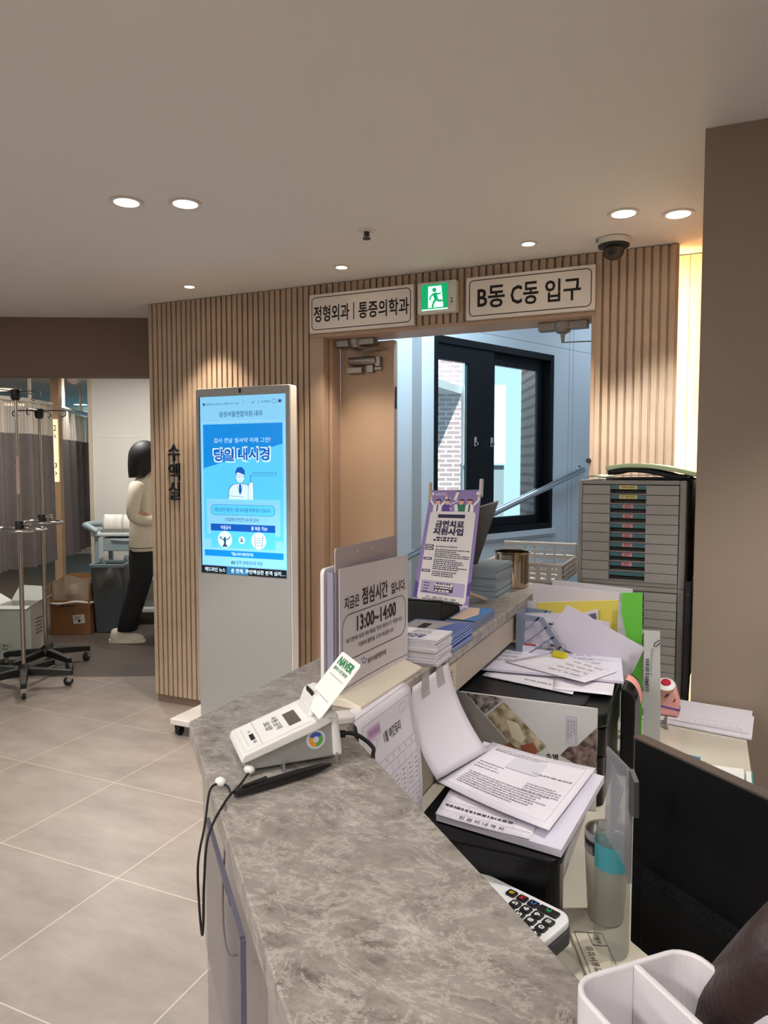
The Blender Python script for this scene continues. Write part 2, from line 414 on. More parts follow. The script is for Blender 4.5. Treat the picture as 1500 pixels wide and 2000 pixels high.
sign(-1.118, -0.498, 2.206, 2.412, [('B동', 0, 0.27), ('C동', 0.335, 0.60), ('입구', 0.67, 1)], 0.06, 0.555, 0.052, 0.155, 'white sign with large B and C entrance lettering right of the green exit sign')
# exit sign
ex = thing('exit_sign', 'lit green running man exit sign between the two white signs', 'exit sign', (-1.266, 3.53, 2.25))
MB(mat('exit_case', (222, 220, 212), 0.45)).box((-1.369, 3.49, 2.252), (-1.163, 3.54, 2.408)).build('housing', parent=ex, bevel=0.008, seg=3)
GREEN = mat('exit_green', (0, 150, 92), emit=0.9); EXW = mat('exit_white', (206, 255, 232), emit=0.95)
fx = Fr((-1.345, 3.4895, 2.266), (1, 0, 0), (0, 0, 1))
p = Print(GREEN).rect(fx, 0, 0, 0.140, 0.128, 0.0004)
p.use(EXW).poly(fx, ((0.035, 0.012), (0.115, 0.012), (0.115, 0.02), (0.105, 0.118), (0.035, 0.118)), 0.0008)
p.use(GREEN).disc(fx, 0.068, 0.099, 0.011, 0.0012)
for a, b, wd in (((0.068, 0.084), (0.079, 0.052), 0.02), ((0.066, 0.082), (0.047, 0.066), 0.008), ((0.047, 0.066), (0.045, 0.05), 0.008), ((0.072, 0.082), (0.092, 0.076), 0.008), ((0.092, 0.076), (0.103, 0.083), 0.007), ((0.076, 0.052), (0.063, 0.035), 0.012), ((0.063, 0.035), (0.058, 0.012), 0.010), ((0.080, 0.052), (0.094, 0.042), 0.012), ((0.094, 0.042), (0.112, 0.044), 0.010)):
    p.line(fx, (a, b), wd, 0.0012)
p.use(EXW).rect(fx, 0.0, 0.0, 0.14, 0.006, 0.0009)
p.build('lit_panel', parent=ex)
q = MB(BLACKM)
for z in (2.30, 2.315): q.lathe([(0.004, 0), (0.004, 0.004)], TR((-1.185, 3.49, z), rx=PI / 2), 10)
q.build('button', parent=ex)
# three raised letters on the slats
wl = thing('wall_lettering', 'three raised black characters fixed one above another to the slats by the treatment room opening', 'sign', (-2.98, 3.54, 1.28))
for s, py0, py1 in (('수', 868, 901), ('액', 905, 939), ('실', 942, 976)):
    a = (-3.0289, 3.52, 1.454); z0 = {901: 1.5131, 939: 1.3949, 976: 1.2795}[py1]
    z1 = {868: 1.6153, 905: 1.5007, 942: 1.3856}[py0]
    f = Fr((-3.015, 3.54, z0), (1, 0, 0), (0, 0, 1))
    MB(BLACK).text(f, s, 0, 0, 0.083, z1 - z0, bold=0.012, n=0.002, thick=0.010).build('letter', parent=wl)

# ---------------------------------------------------------------- ceiling fittings
LENS = mat('lamp_lens', (255, 250, 240), emit=14.0); LENSW = mat('lamp_lens_warm', (255, 232, 200), emit=14.0)
RIM = mat('lamp_rim', (214, 206, 198), 0.5)
def downlight(x, y, r, label, lens, group=None, z=CEIL):
    o = thing('downlight', label, 'ceiling light', (x, y, z), group=group)
    MB(RIM).lathe([(r * 1.42, 0), (r * 1.42, -0.004), (r * 1.32, -0.007), (r * 1.04, -0.005), (r, 0.0), (r, 0.0)], TR((x, y, z)), 32, cap=False).build('trim_ring', parent=o, smooth='auto')
    MB(lens).lathe([(r, -0.0012), (r * 0.5, -0.0022), (0.001, -0.0024)], TR((x, y, z)), 32).build('lens', parent=o)
    return o
for (x, y), lb in (((-2.0205, 2.1613), 'left one of the pair of round white downlights on the left of the ceiling'), ((-1.829, 2.264), 'right one of the pair of round white downlights on the left of the ceiling'),
                   ((-0.3285, 3.0475), 'left one of the pair of round white downlights in front of the dome camera'), ((-0.1325, 3.1411), 'round white downlight closest to the taupe wall on the right')):
    downlight(x, y, 0.044, lb, LENS, 'downlights in the ceiling')
    lamp('SPOT', (x, y, CEIL - 0.02), 48 if x > -1 else 66, NEUTRAL, spot_size=math.radians(84), spot_blend=0.45, shadow_soft_size=0.045)
for (x, y), lb in (((-2.6371, 3.2872), 'small warm downlight above the information kiosk'), ((-1.692, 3.2806), 'small warm downlight above the department sign'), ((-0.7567, 3.2792), 'small warm downlight above the B and C entrance sign')):
    downlight(x, y, 0.027, lb, LENSW, 'downlights in the ceiling')
    lamp('SPOT', (x, y, CEIL - 0.02), 48, WARM, spot_size=math.radians(78), spot_blend=0.55, shadow_soft_size=0.02)
sx, sy = -1.3364, 2.8217
sp = thing('sprinkler_head', 'small dark sprinkler head hanging from the middle of the ceiling', 'sprinkler', (sx, sy, CEIL))
MB(mat('white_enamel', (225, 220, 214), 0.4)).lathe([(0.04, 0), (0.038, -0.006), (0.02, -0.009), (0.012, -0.009)], TR((sx, sy, CEIL)), 24).build('cover_plate', parent=sp, smooth='auto')
k = MB(DGREY).lathe([(0.012, -0.008), (0.010, -0.024), (0.004, -0.026), (0.004, -0.034), (0.017, -0.035), (0.017, -0.038)], TR((sx, sy, CEIL)), 16)
k.tube([(sx - 0.011, sy, CEIL - 0.02), (sx - 0.012, sy, CEIL - 0.035)], 0.002, 6).tube([(sx + 0.011, sy, CEIL - 0.02), (sx + 0.012, sy, CEIL - 0.035)], 0.002, 6)
k.build('deflector', parent=sp)
cx, cy = -0.4013, 3.3658
dc = thing('dome_camera', 'white dome security camera with dark bubble on the ceiling', 'security camera', (cx, cy, CEIL))
MB(mat('camera_case', (226, 222, 214), 0.4)).lathe([(0.062, 0), (0.068, -0.004), (0.068, -0.026), (0.066, -0.028)], TR((cx, cy, CEIL)), 36).build('housing', parent=dc, smooth='auto')
MB(BLACK).lathe([(0.067, -0.0285), (0.066, -0.036), (0.045, -0.046), (0.04, -0.046)], TR((cx, cy, CEIL)), 36).build('black_ring', parent=dc, smooth='auto')
MB(glass_mat('smoked_dome', (120, 104, 92), 0.6)).lathe([(0.044, -0.046), (0.043, -0.062), (0.036, -0.078), (0.02, -0.089), (0.001, -0.092)], TR((cx, cy, CEIL)), 28, cap=False).build('bubble', parent=dc, smooth=True)
MB(BLACK).ball((cx, cy, CEIL - 0.058), 0.026).lathe([(0.012, 0), (0.012, 0.03)], TR((cx - 0.005, cy - 0.02, CEIL - 0.062), rx=1.9), 14).build('lens_block', parent=dc, smooth='auto')
f = Fr((cx - 0.062, cy - 0.0385, CEIL - 0.024), (0.62, -0.78, 0), (0, 0, 1))
Print(BLACKM).frame(f, -0.002, 0, 0.016, 0.018, 0.002, 0.002, 0.009).rect(f, 0.003, 0.005, 0.011, 0.013, 0.009).build('maker_mark', parent=dc)

# ---------------------------------------------------------------- door hardware
def holder(x, y, z, s, label):
    o = thing('door_holder', label, 'door closer', (x, y, z), group='round door holders')
    MB(NICKEL).lathe([(0.046, 0), (0.047, -0.03), (0.045, -0.034)], TR((x, y, z)), 28).lathe([(0.042, -0.034), (0.036, -0.048), (0.02, -0.056), (0.001, -0.058)], TR((x, y, z)), 24).build('round_cap', parent=o, smooth='auto')
    MB(NICKEL).box((x - 0.115, y - 0.03, z - 0.04), (x - 0.03, y + 0.03, z - 0.002)).build('bracket', parent=o, bevel=0.002)
    MB(NICKEL).box((x + 0.03, y - 0.03, z - 0.036), (x + 0.12, y + 0.03, z - 0.002)).build('bracket', parent=o, bevel=0.002)
    return o
h = holder(-1.80, 3.66, 2.184, 1, 'round metal door holder above the closed narrow door leaf')
MB(NICKEL).tube([(-1.78, 3.65, 2.134), (-1.62, 3.67, 2.130)], 0.005, 8).build('rod', parent=h)
h = holder(-0.665, 3.64, 2.184, 1, 'round metal door holder at the top right of the open doorway')
MB(NICKEL).lathe([(0.012, -0.056), (0.007, -0.10)], TR((-0.665, 3.64, 2.184)), 10).tube([(-0.665, 3.64, 2.086), (-0.53, 3.66, 2.086)], 0.003, 6).build('rod', parent=h)
dcl = thing('door_closer', 'silver door closer with folded arm on the narrow door leaf', 'door closer', (-1.80, 3.70, 2.0))
DX = lambda px, py: None
MB(NICKEL).lathe([(0.021, 0), (0.023, 0.01), (0.023, 0.155), (0.02, 0.165)], TR((-1.845, 3.668, 2.064), ry=PI / 2), 20).build('cylinder', parent=dcl, smooth='auto')
MB(NICKEL).box((-1.857, 3.66, 1.998), (-1.765, 3.70, 2.032)).build('lower_block', parent=dcl, bevel=0.003)
MB(NICKEL).box((-1.685, 3.66, 2.03), (-1.655, 3.70, 2.085)).box((-1.74, 3.668, 2.0), (-1.70, 3.70, 2.04)).box((-1.70, 3.68, 2.012), (-1.655, 3.70, 2.03)).build('bracket', parent=dcl, bevel=0.002)
MB(NICKEL).tube([(-1.765, 3.66, 2.085), (-1.765, 3.655, 2.105)], 0.008, 8).tube([(-1.765, 3.655, 2.105), (-1.745, 3.655, 2.12), (-1.63, 3.665, 2.128)], 0.005, 8).build('arm', parent=dcl)

# ---------------------------------------------------------------- information kiosk
KY = 3.20
x0, x1 = -2.5321, -1.95; zt = 1.8988
ko = thing('information_kiosk', 'tall white standing information kiosk with lit blue screen', 'information kiosk', ((x0 + x1) / 2, KY, 0))
KWH = mat('kiosk_white', (222, 216, 210), 0.3); KGL = mat('kiosk_front', (158, 157, 155), 0.16, coat=0.3)
x0b = x0 - 0.008
MB(KWH).slab(Fr((x0b, KY + 0.004, 0.10), (1, 0, 0), (0, 0, 1)), rr(0, 0, x1 - x0b + 0.004, zt - 0.10, 0.012), -0.062, 0).build('body', parent=ko, bevel=0.003)
MB(KGL).slab(Fr((x0b, KY + 0.004, 0.10), (1, 0, 0), (0, 0, 1)), rr(0.004, 0.004, x1 - x0b, zt - 0.104, 0.01), 0.0002, 0.0042).build('front_glass', parent=ko)
sx0, sx1 = -2.5064 - 0.002, -1.9723; sz0, sz1 = 0.905, 1.8523
fs = Fr((sx0, KY - 0.0006, sz0), (1, 0, 0), (0, 0, 1)); W, Hh = sx1 - sx0, sz1 - sz0
def E(n, rgb, e=0.58): return mat(n, rgb, 0.3, emit=e)
eL, eB, eM, eW, eD, eN = E('screen_pale', (128, 200, 240)), E('screen_blue', (8, 132, 218)), E('screen_cyan', (84, 196, 246)), E('screen_white', (206, 236, 255)), E('screen_deep', (10, 84, 180)), E('screen_ink', (30, 74, 108))
eK, eT = E('screen_black', (20, 22, 28), 0.5), E('screen_teal', (40, 104, 150))
scr = MB(eL).slab(fs, ((0, 0), (W, 0), (W, Hh), (0, Hh)), 0, 0.0014).build('screen', parent=ko)
MB(BLACK).slab(fs, ((-0.007, 0), (0, 0), (0, Hh), (-0.007, Hh)), 0, 0.001).build('screen_edge', parent=ko)
MB(BLACK).slab(fs, [(W * 0.48 + 0.009 * math.cos(a), Hh + 0.026 + 0.014 * math.sin(a)) for a in [i * PI / 10 for i in range(20)]], 0, 0.0012).build('camera_eye', parent=ko)
U = lambda a: a * W
T = lambda b: (1 - b) * Hh       # b = fraction from the top
g = Print(eN); n1, n2, n3, n4 = 0.0018, 0.0022, 0.0026, 0.003
def tx(s, a0, a1, b0, b1, bold=0.0, n=n3): g.text(fs, s, U(a0), T(b1), U(a1), T(b0), bold, n)
def bx(a0, a1, b0, b1, n=n1): g.rect(fs, U(a0), T(b1), U(a1), T(b0), n)
tx('남양주시', 0.075, 0.17, 0.036, 0.049); tx('2025-01-16(목) 오후 12:49', 0.18, 0.47, 0.036, 0.049); tx('4°', 0.62, 0.655, 0.033, 0.047); tx('미세먼지', 0.73, 0.83, 0.033, 0.045)
g.disc(fs, U(0.05), T(0.042), 0.007, n3); bx(0.52, 0.522, 0.028, 0.052); bx(0.695, 0.697, 0.028, 0.052); g.rrect(fs, U(0.92), T(0.046), U(0.955), T(0.03), 0.003, n2)
g.frame(fs, U(0.85), T(0.05), U(0.90), T(0.026), 0.012, 0.0016, n2)
tx('삼성서울연합의원.내과', 0.235, 0.74, 0.084, 0.116, 0.006)
g.use(eW); bx(0.02, 0.985, 0.142, 0.862, n1); g.use(eL); bx(0.022, 0.983, 0.143, 0.858, n1 + 0.0002)
g.use(eM); bx(0.035, 0.965, 0.155, 0.80, n2)
g.use(eB).poly(fs, ((U(0.035), T(0.155)), (U(0.035), T(0.402)), (U(0.965), T(0.268)), (U(0.965), T(0.155))), n2 + 0.0002)
g.use(eW); tx('검사 전날 설사약 이제 그만!', 0.165, 0.83, 0.232, 0.259)
tx('당일', 0.158, 0.412, 0.288, 0.365, 0.075); tx('내시경', 0.448, 0.825, 0.285, 0.363, 0.075)
g.use(eD); tx('당일', 0.168, 0.402, 0.294, 0.359, 0.03, n4); tx('내시경', 0.458, 0.815, 0.291, 0.357, 0.03, n4)
# the doctor drawing
hx, hy = U(0.475), T(0.445)
g.use(eN).disc(fs, hx, hy + 0.012, 0.030, n3, 0.036).use(eW).disc(fs, hx, hy, 0.026, n3 + 0.0002, 0.034)
g.use(eD).poly(fs, ((hx - 0.028, hy + 0.012), (hx - 0.012, hy + 0.02), (hx + 0.026, hy + 0.008), (hx + 0.03, hy + 0.03), (hx + 0.01, hy + 0.048), (hx - 0.02, hy + 0.044)), n4)
g.use(eN).frame(fs, hx - 0.022, hy - 0.006, hx - 0.002, hy + 0.008, 0.004, 0.0015, n4).frame(fs, hx + 0.003, hy - 0.006, hx + 0.023, hy + 0.008, 0.004, 0.0015, n4).line(fs, ((hx - 0.008, hy - 0.02), (hx + 0.008, hy - 0.02)), 0.0015, n4)
body = [(hx - 0.075, T(0.575)), (hx - 0.07, T(0.52)), (hx - 0.05, T(0.497)), (hx - 0.018, T(0.487)), (hx + 0.018, T(0.487)), (hx + 0.05, T(0.497)), (hx + 0.072, T(0.53)), (hx + 0.06, T(0.575))]
g.use(eN).poly(fs, [(a * 1.0 + (a - hx) * 0.05, b + 0.002) for a, b in body], n3).use(eW).poly(fs, body, n3 + 0.0002)
g.use(eD).poly(fs, ((hx - 0.006, T(0.489)), (hx + 0.006, T(0.489)), (hx + 0.009, T(0.53)), (hx, T(0.545)), (hx - 0.009, T(0.53))), n4)
g.use(eN).line(fs, ((hx - 0.02, T(0.487)), (hx - 0.002, T(0.55))), 0.002, n4).line(fs, ((hx + 0.02, T(0.487)), (hx + 0.002, T(0.55))), 0.002, n4).line(fs, ((hx - 0.07, T(0.555)), (hx + 0.02, T(0.562))), 0.002, n4)
g.use(eW).poly(fs, ((hx + 0.05, T(0.575)), (hx + 0.052, T(0.50)), (hx + 0.062, T(0.478)), (hx + 0.08, T(0.478)), (hx + 0.083, T(0.51)), (hx + 0.084, T(0.575))), n4)
g.use(eN).line(fs, ((hx + 0.05, T(0.575)), (hx + 0.052, T(0.50)), (hx + 0.062, T(0.478)), (hx + 0.08, T(0.478)), (hx + 0.083, T(0.51)), (hx + 0.084, T(0.575))), 0.002, n4 + 0.0002).line(fs, ((hx + 0.064, T(0.478)), (hx + 0.066, T(0.44))), 0.003, n4)
tx('당일 위내시경, 대장내시경 가능', 0.62, 0.90, 0.422, 0.435); bx(0.60, 0.90, 0.441, 0.4425, n3)
g.use(eL); bx(0.065, 0.935, 0.578, 0.775, n3)
for i in range(30): g.disc(fs, U(0.08 + i * 0.029), T(0.578), 0.006, n3, seg=8)
g.use(eN).rrect(fs, U(0.115), T(0.665), U(0.875), T(0.605), 0.024, n3 + 0.0002).use(eM).rrect(fs, U(0.118), T(0.6635), U(0.872), T(0.6065), 0.023, n3 + 0.0003)
g.use(eN); tx('아침 금식만 하면 위 · 대장 내시경을 하루에 할 수 있습니다.', 0.16, 0.83, 0.623, 0.646, 0.004, n4)
tx('1인실에서 편안한 내시경 검사!', 0.29, 0.69, 0.678, 0.70, 0.006, n4)
g.use(eD); bx(0.115, 0.875, 0.715, 0.755, n4); g.use(eM); bx(0.115, 0.875, 0.755, 0.795, n4 - 0.0004)
g.use(eL); bx(0.035, 0.965, 0.80, 0.825, n3)
g.use(eM); bx(0.115, 0.875, 0.755, 0.905, n4 - 0.0003) if False else None
g.use(eW); tx('아침금식', 0.235, 0.355, 0.724, 0.746, 0.012, n4 + 0.0003); tx('물 복용 가능!', 0.60, 0.785, 0.724, 0.746, 0.012, n4 + 0.0003)
g.build('screen_graphics', parent=scr)
# lower half of the page: pictures, logo bar, news ticker
g = Print(eM); bx(0.115, 0.875, 0.753, 0.85, n4)
g.use(eL); bx(0.035, 0.965, 0.85, 0.862, n3)
for a in (0.285, 0.685):
    g.use(eW).disc(fs, U(a), T(0.803), 0.046, n4 + 0.0002)
g.use(eW).disc(fs, U(0.487), T(0.803), 0.02, n4 + 0.0002)
g.use(eN); tx('&', 0.468, 0.505, 0.792, 0.814, 0.02, n4 + 0.0005)
c0, c1 = U(0.285), T(0.803)
g.line(fs, ((c0 - 0.034, c1 + 0.010), (c0 - 0.008, c1 - 0.004), (c0 + 0.012, c1 - 0.002), (c0 + 0.036, c1 + 0.016)), 0.005, n4 + 0.0005).line(fs, ((c0 - 0.034, c1 + 0.010), (c0 - 0.018, c1 + 0.014)), 0.004, n4 + 0.0005)
g.poly(fs, ((c0 - 0.008, c1 + 0.012), (c0 + 0.006, c1 + 0.012), (c0 + 0.006, c1 - 0.024), (c0 + 0.018, c1 - 0.040), (c0 - 0.018, c1 - 0.040), (c0 - 0.006, c1 - 0.022)), n4 + 0.0005)
c0 = U(0.685)
g.line(fs, ((c0 - 0.026, c1 + 0.030), (c0 - 0.020, c1 - 0.040)), 0.003, n4 + 0.0005).line(fs, ((c0 + 0.028, c1 + 0.030), (c0 + 0.020, c1 - 0.040)), 0.003, n4 + 0.0005)
for dy in (0.012, 0.0, -0.012, -0.026): g.line(fs, ((c0 - 0.018, c1 + dy), (c0 + 0.018, c1 + dy + 0.004)), 0.002, n4 + 0.0005)
g.use(eB); bx(0.035, 0.965, 0.83 + 0.035, 0.895 + 0.005, n4)
g.use(eW); tx('삼성서울연합의원', 0.425, 0.62, 0.874, 0.891, 0.01, n4 + 0.0004)
for dx, dy in ((0, 0), (0.012, 0), (0.006, -0.009), (0.016, -0.012), (0.022, -0.006)): g.disc(fs, U(0.37) + dx, T(0.877) + dy, 0.004, n4 + 0.0004, seg=10)
g.use(eL); bx(0.02, 0.985, 0.903, 0.958, n3); g.use(eN); bx(0.02, 0.985, 0.9525, 0.9535, n3 + 0.0003)
tx('원격 생체데이터 측정', 0.415, 0.725, 0.919, 0.942, 0.005, n4); g.rrect(fs, U(0.36), T(0.941), U(0.40), T(0.924), 0.003, n4); g.use(eL).disc(fs, U(0.38), T(0.933), 0.005, n4 + 0.0003)
g.use(eK); bx(0, 1, 0.956, 1, n4); g.use(eT); bx(0.30, 0.56, 0.956, 1, n4 + 0.0002)
g.use(eW); tx('헤드라인 뉴스', 0.035, 0.285, 0.966, 0.99, 0.014, n4 + 0.0005); tx('춘 헌재, 尹탄핵심판 본격 심리…', 0.355, 0.985, 0.966, 0.991, 0.014, n4 + 0.0005)
g.build('screen_page', parent=scr)
MB(KWH).box((x0b - 0.13, 3.10, 0.065), (x1 + 0.12, 3.42, 0.10)).build('base_plate', parent=ko, bevel=0.006)
for bxx in (x0b - 0.095, x1 + 0.085):
    for by in (3.14, 3.38):
        MB(BLACK).lathe([(0.026, -0.012), (0.028, -0.008), (0.028, 0.008), (0.026, 0.012)], TR((bxx, by, 0.028), ry=PI / 2), 18).box((bxx - 0.018, by - 0.02, 0.04), (bxx + 0.018, by + 0.02, 0.066)).build('caster', parent=ko)

# ================================================================ stairwell beyond the open door
HALLW = mat('stairwell_white', (214, 218, 222), 0.5)
P0 = V((-1.745, 4.768, 0)); WD = V((0.399, 0.917, 0)); WN = V((0.917, -0.399, 0))
def W(s, z, n=0.0): return P0 + WD * s + WN * n + V((0, 0, z))
def wbox(mb, s0, s1, z0, z1, n0, n1): return mb.prism([W(s0, z0, n0), W(s1, z0, n0), W(s1, z1, n0), W(s0, z1, n0)], WN * (n1 - n0))
m = MB(HALLW)
wbox(m, -0.12, 3.6, 0, 0.976, -0.12, 0); wbox(m, -0.12, 3.6, 2.388, 2.95, -0.12, 0); wbox(m, -0.12, 0.0, 0.976, 2.388, -0.12, 0); wbox(m, 1.408, 3.6, 0.976, 2.388, -0.12, 0)
SEAM = mat('panel_seam', (150, 158, 166), 0.6)
m.use(SEAM)
for s in (1.64, 1.70, 2.3): wbox(m, s, s + 0.004, 0, 2.9, 0, 0.0012)
wbox(m, 0, 1.45, 0.90, 0.905, 0, 0.0012); wbox(m, 0, 2.4, 2.46, 2.464, 0, 0.0012)
struct(m.build('wall_stairwell'))
c = V((-1.745, 4.768, 0)); d = V((-0.88, -0.475, 0))
m = MB(HALLW).prism([c, c + d * 1.5, c + d * 1.5 + V((0, 0, 2.95)), c + V((0, 0, 2.95))], V((-0.05, 0.1, 0)))
m.use(SEAM).prism([c + d * 0.055, c + d * 0.061, c + d * 0.061 + V((0, 0, 2.9)), c + d * 0.055 + V((0, 0, 2.9))], V((0.0007, -0.0014, 0)))
struct(m.build('wall_landing'))
struct(MB(HALLW).box((0.4, 3.80, 0), (0.5, 8.1, 2.95)).build('wall_stairwell_right'))
struct(MB(HALLW).box((-0.4, 8.0, 0), (0.5, 8.1, 2.95)).build('wall_stairwell_end'))
struct(MB(HALLW).prism([(-3.05, 3.70, 2.9), (0.5, 3.70, 2.9), (0.5, 8.1, 2.9), (-0.3, 8.1, 2.9), (-1.78, 4.80, 2.9), (-3.05, 4.05, 2.9)], (0, 0, 0.06)).build('ceiling_stairwell'))
struct(MB(HALLW).box((-3.05, 3.745, CEIL), (0.5, 3.76, 2.92)).build('wall_lintel'))
# window with two black sashes
BLK = mat('window_black', (13, 14, 17), 0.4, spec=0.25)
w1 = MB(BLK)
def wframe(mb, s0, s1, z0, z1, l, r, b, t, n0, n1):
    wbox(mb, s0, s0 + l, z0, z1, n0, n1); wbox(mb, s1 - r, s1, z0, z1, n0, n1); wbox(mb, s0 + l, s1 - r, z0, z0 + b, n0, n1); wbox(mb, s0 + l, s1 - r, z1 - t, z1, n0, n1)
wframe(w1, 0, 1.41, 0.974, 2.39, 0.032, 0.045, 0.045, 0.05, -0.10, 0.012)
win = struct(w1.build('window_1', bevel=0.002))
m = MB(BLK); wframe(m, 0.03, 0.66, 1.015, 2.345, 0.012, 0.285, 0.075, 0.115, -0.05, -0.005); a = m.build('sash', parent=win, bevel=0.002)
m = MB(PANE); wbox(m, 0.042, 0.375, 1.09, 2.23, -0.03, -0.024); m.build('pane', parent=a)
m = MB(BLK); wframe(m, 0.64, 1.375, 1.015, 2.345, 0.085, 0.085, 0.075, 0.09, -0.09, -0.052); b = m.build('sash', parent=win, bevel=0.002)
m = MB(PANE); wbox(m, 0.725, 1.29, 1.09, 2.255, -0.075, -0.07); m.build('pane', parent=b)
for s in (0.425, 0.612):
    m = MB(CHROME); wbox(m, s, s + 0.028, 1.63, 1.70, -0.005, 0.006); wbox(m, s + 0.006, s + 0.02, 1.64, 1.66, 0.0, 0.03); m.build('latch', parent=win, bevel=0.003)
struct(wbox(MB(HALLW), -0.02, 1.44, 0.93, 0.974, -0.02, 0.03).build('trim_2', bevel=0.002))
# handrail
hr = thing('handrail', 'shiny steel handrail sloping up along the pale stairwell wall below the black window', 'handrail', W(1.8, 1.45))
p = [W(-0.8, 0.72, 0.07), W(-0.315, 0.885, 0.07), W(0.55, 1.133, 0.07), W(1.74, 1.447, 0.07)]
MB(CHROME).tube(p, 0.027, 16).build('rail', parent=hr, smooth='auto')
MB(CHROME).tube([W(1.70, 1.437, 0.07), W(1.76, 1.452, 0.07), W(1.80, 1.452, 0.04), W(1.80, 1.452, 0.0)], 0.027, 14).build('end_bend', parent=hr, smooth='auto')
MB(CHROME).tube([W(1.80, 1.452, 0.012), W(1.80, 1.452, 0.0005)], 0.042, 20).build('flange', parent=hr, smooth='auto')
lamp('AREA', (-1.2, 4.25, 2.86), 30, (0.56, 0.80, 1.0), shape='RECTANGLE', size=0.9, size_y=0.6)  # unseen cool lamps, here and below, added to brighten the stairwell walls
lamp('AREA', (-0.4, 6.3, 2.86), 6, (0.66, 0.83, 1.0), shape='RECTANGLE', size=0.7, size_y=0.7)
# outside: brick house, white wall panels; pale panel, brown wall imitate pane reflections
OB = tile_mat('pale_brick', (196, 160, 152), (168, 138, 140), (232, 232, 238), 0.20, 0.064, 0.011, (0, 0, 0), offset=0.5, rough=0.85, nscale=9, rot=(PI / 2, 0, 0))
DB = tile_mat('brown_brick', (128, 84, 66), (96, 62, 50), (150, 128, 116), 0.20, 0.064, 0.009, (0, 0, 0), offset=0.5, rough=0.85, nscale=9, rot=(PI / 2, 0, 0))
PW = mat('outdoor_white', (240, 242, 244), 0.7); PB = mat('outdoor_pale_blue', (176, 208, 220), 0.5); PG = mat('outdoor_grey', (150, 158, 164), 0.7)
q = thing('brick_house', 'pale brick house seen through the left pane of the black window', 'building', (-3.1999, 9.5245, 1.2105), math.radians(24))
H0 = lambda px, py, dd: None
ax = V((math.cos(math.radians(24)), math.sin(math.radians(24)), 0)); ay = V((-ax.y, ax.x, 0))
o = V((-3.2065, 9.5393, 1.4706)); o.z = 0
def hbox(mb, a0, a1, b0, b1, z0, z1): return mb.prism([o + ax * a0 + ay * b0 + V((0, 0, z0)), o + ax * a1 + ay * b0 + V((0, 0, z0)), o + ax * a1 + ay * b0 + V((0, 0, z1)), o + ax * a0 + ay * b0 + V((0, 0, z1))], ay * (b1 - b0))
hb = MB(OB); hbox(hb, -1.6, 0.12, 0, 1.5, -0.5, 4.2); hb.build('brick_wall', parent=q)
hb = MB(PB); hbox(hb, -0.02, 0.11, -0.01, 0.02, 2.40, 2.62); hbox(hb, -0.02, 0.11, -0.01, 0.02, 1.72, 1.86); hbox(hb, -0.02, 0.11, -0.01, 0.02, 1.05, 1.2); hb.build('wall_vent', parent=q) if False else None
hb = MB(PW); hbox(hb, 0.10, 0.65, -0.4, 0.6, 1.52, 2.55); hb.build('white_annex', parent=q)
hb = MB(PG); hbox(hb, 0.10, 0.65, -0.3, 0.6, -0.4, 1.50); hb.build('grey_plinth', parent=q)
q = tag(hbox(MB(PB), 0.55, 0.98, -3.2, -3.1, 0.2, 3.2).build('reflection_panel'), 'pale blue upright panel added outside to imitate the reflection in the right pane of the black window', 'panel')
q = thing('brown_reflection_wall', 'dark brown brick wall with louvred shutter added outside to imitate the reflection at the right edge of the black window', 'building', o + ax * 1.6, math.radians(24))
hb = MB(DB); hbox(hb, 1.0, 3.2, -1.2, 0.4, -0.5, 4.0); hb.build('brick_wall', parent=q)
hb = MB(mat('shutter', (150, 112, 92), 0.6))
for i in range(22): hbox(hb, 1.12, 1.8, -1.24, -1.2, 1.75 + i * 0.055, 1.785 + i * 0.055)
hb.build('shutter', parent=q)
hb = MB(mat('outdoor_dark', (44, 50, 56), 0.6)); hbox(hb, 1.0, 2.2, -1.3, -1.2, -0.4, 1.55); hb.build('dark_base', parent=q)
hb = MB(mat('curtain_cream', (200, 186, 170), 0.8)); hbox(hb, 0.98, 1.14, -1.32, -1.22, 0.9, 3.2); hb.build('pale_jamb', parent=q)
struct(MB(PG).box((-6, 8.2, -0.55), (6, 18, -0.5)).build('ground_outside'))

# ================================================================ treatment room on the left
EA = math.radians(26); E1 = V((math.cos(EA), math.sin(EA), 0)); E2 = V((-E1.y, E1.x, 0)); S0 = V((-4.497, 3.484, 0))
def EP(a, b, z=0.0): return S0 + E1 * a + E2 * b + V((0, 0, z))
EM = Matrix.Translation(S0) @ Matrix.Rotation(EA, 4, 'Z')
def ebox(mb, a0, b0, z0, a1, b1, z1): return mb.box((a0, b0, z0), (a1, b1, z1), EM)
DTAUPE = mat('header_taupe', (124, 104, 90), 0.75)
struct(ebox(ebox(MB(DTAUPE), -1.2, -0.12, 2.088, 1.55, 0.03, CEIL), -4.6, -0.12, 0, -1.2, 0.03, CEIL).build('wall_left'))
struct(ebox(MB(DTAUPE), -4.7, -0.12, 0, -4.6, 9, CEIL).build('wall_treatment_left'))
PANW = mat('white_partition', (224, 220, 212), 0.35)
m = ebox(MB(PANW), -0.165, 2.36, 0, 2.6, 2.46, CEIL); m.use(mat('partition_edge', (206, 190, 172), 0.5)); ebox(m, -0.20, 2.34, 0, -0.165, 2.47, CEIL)
m.use(mat('seam_light', (236, 232, 224), 0.4)); ebox(m, -0.165, 2.357, 1.78, 2.6, 2.36, 1.79)
struct(m.build('wall_treatment'))
m = MB(PANW); ebox(m, -4.6, 7.4, 0, 0.6, 7.5, 0.9); ebox(m, -4.6, 7.4, 2.42, 0.6, 7.5, CEIL); ebox(m, -4.6, 7.4, 0.9, -2.1, 7.5, 2.42); ebox(m, -0.15, 7.4, 0.9, 0.6, 7.5, 2.42)
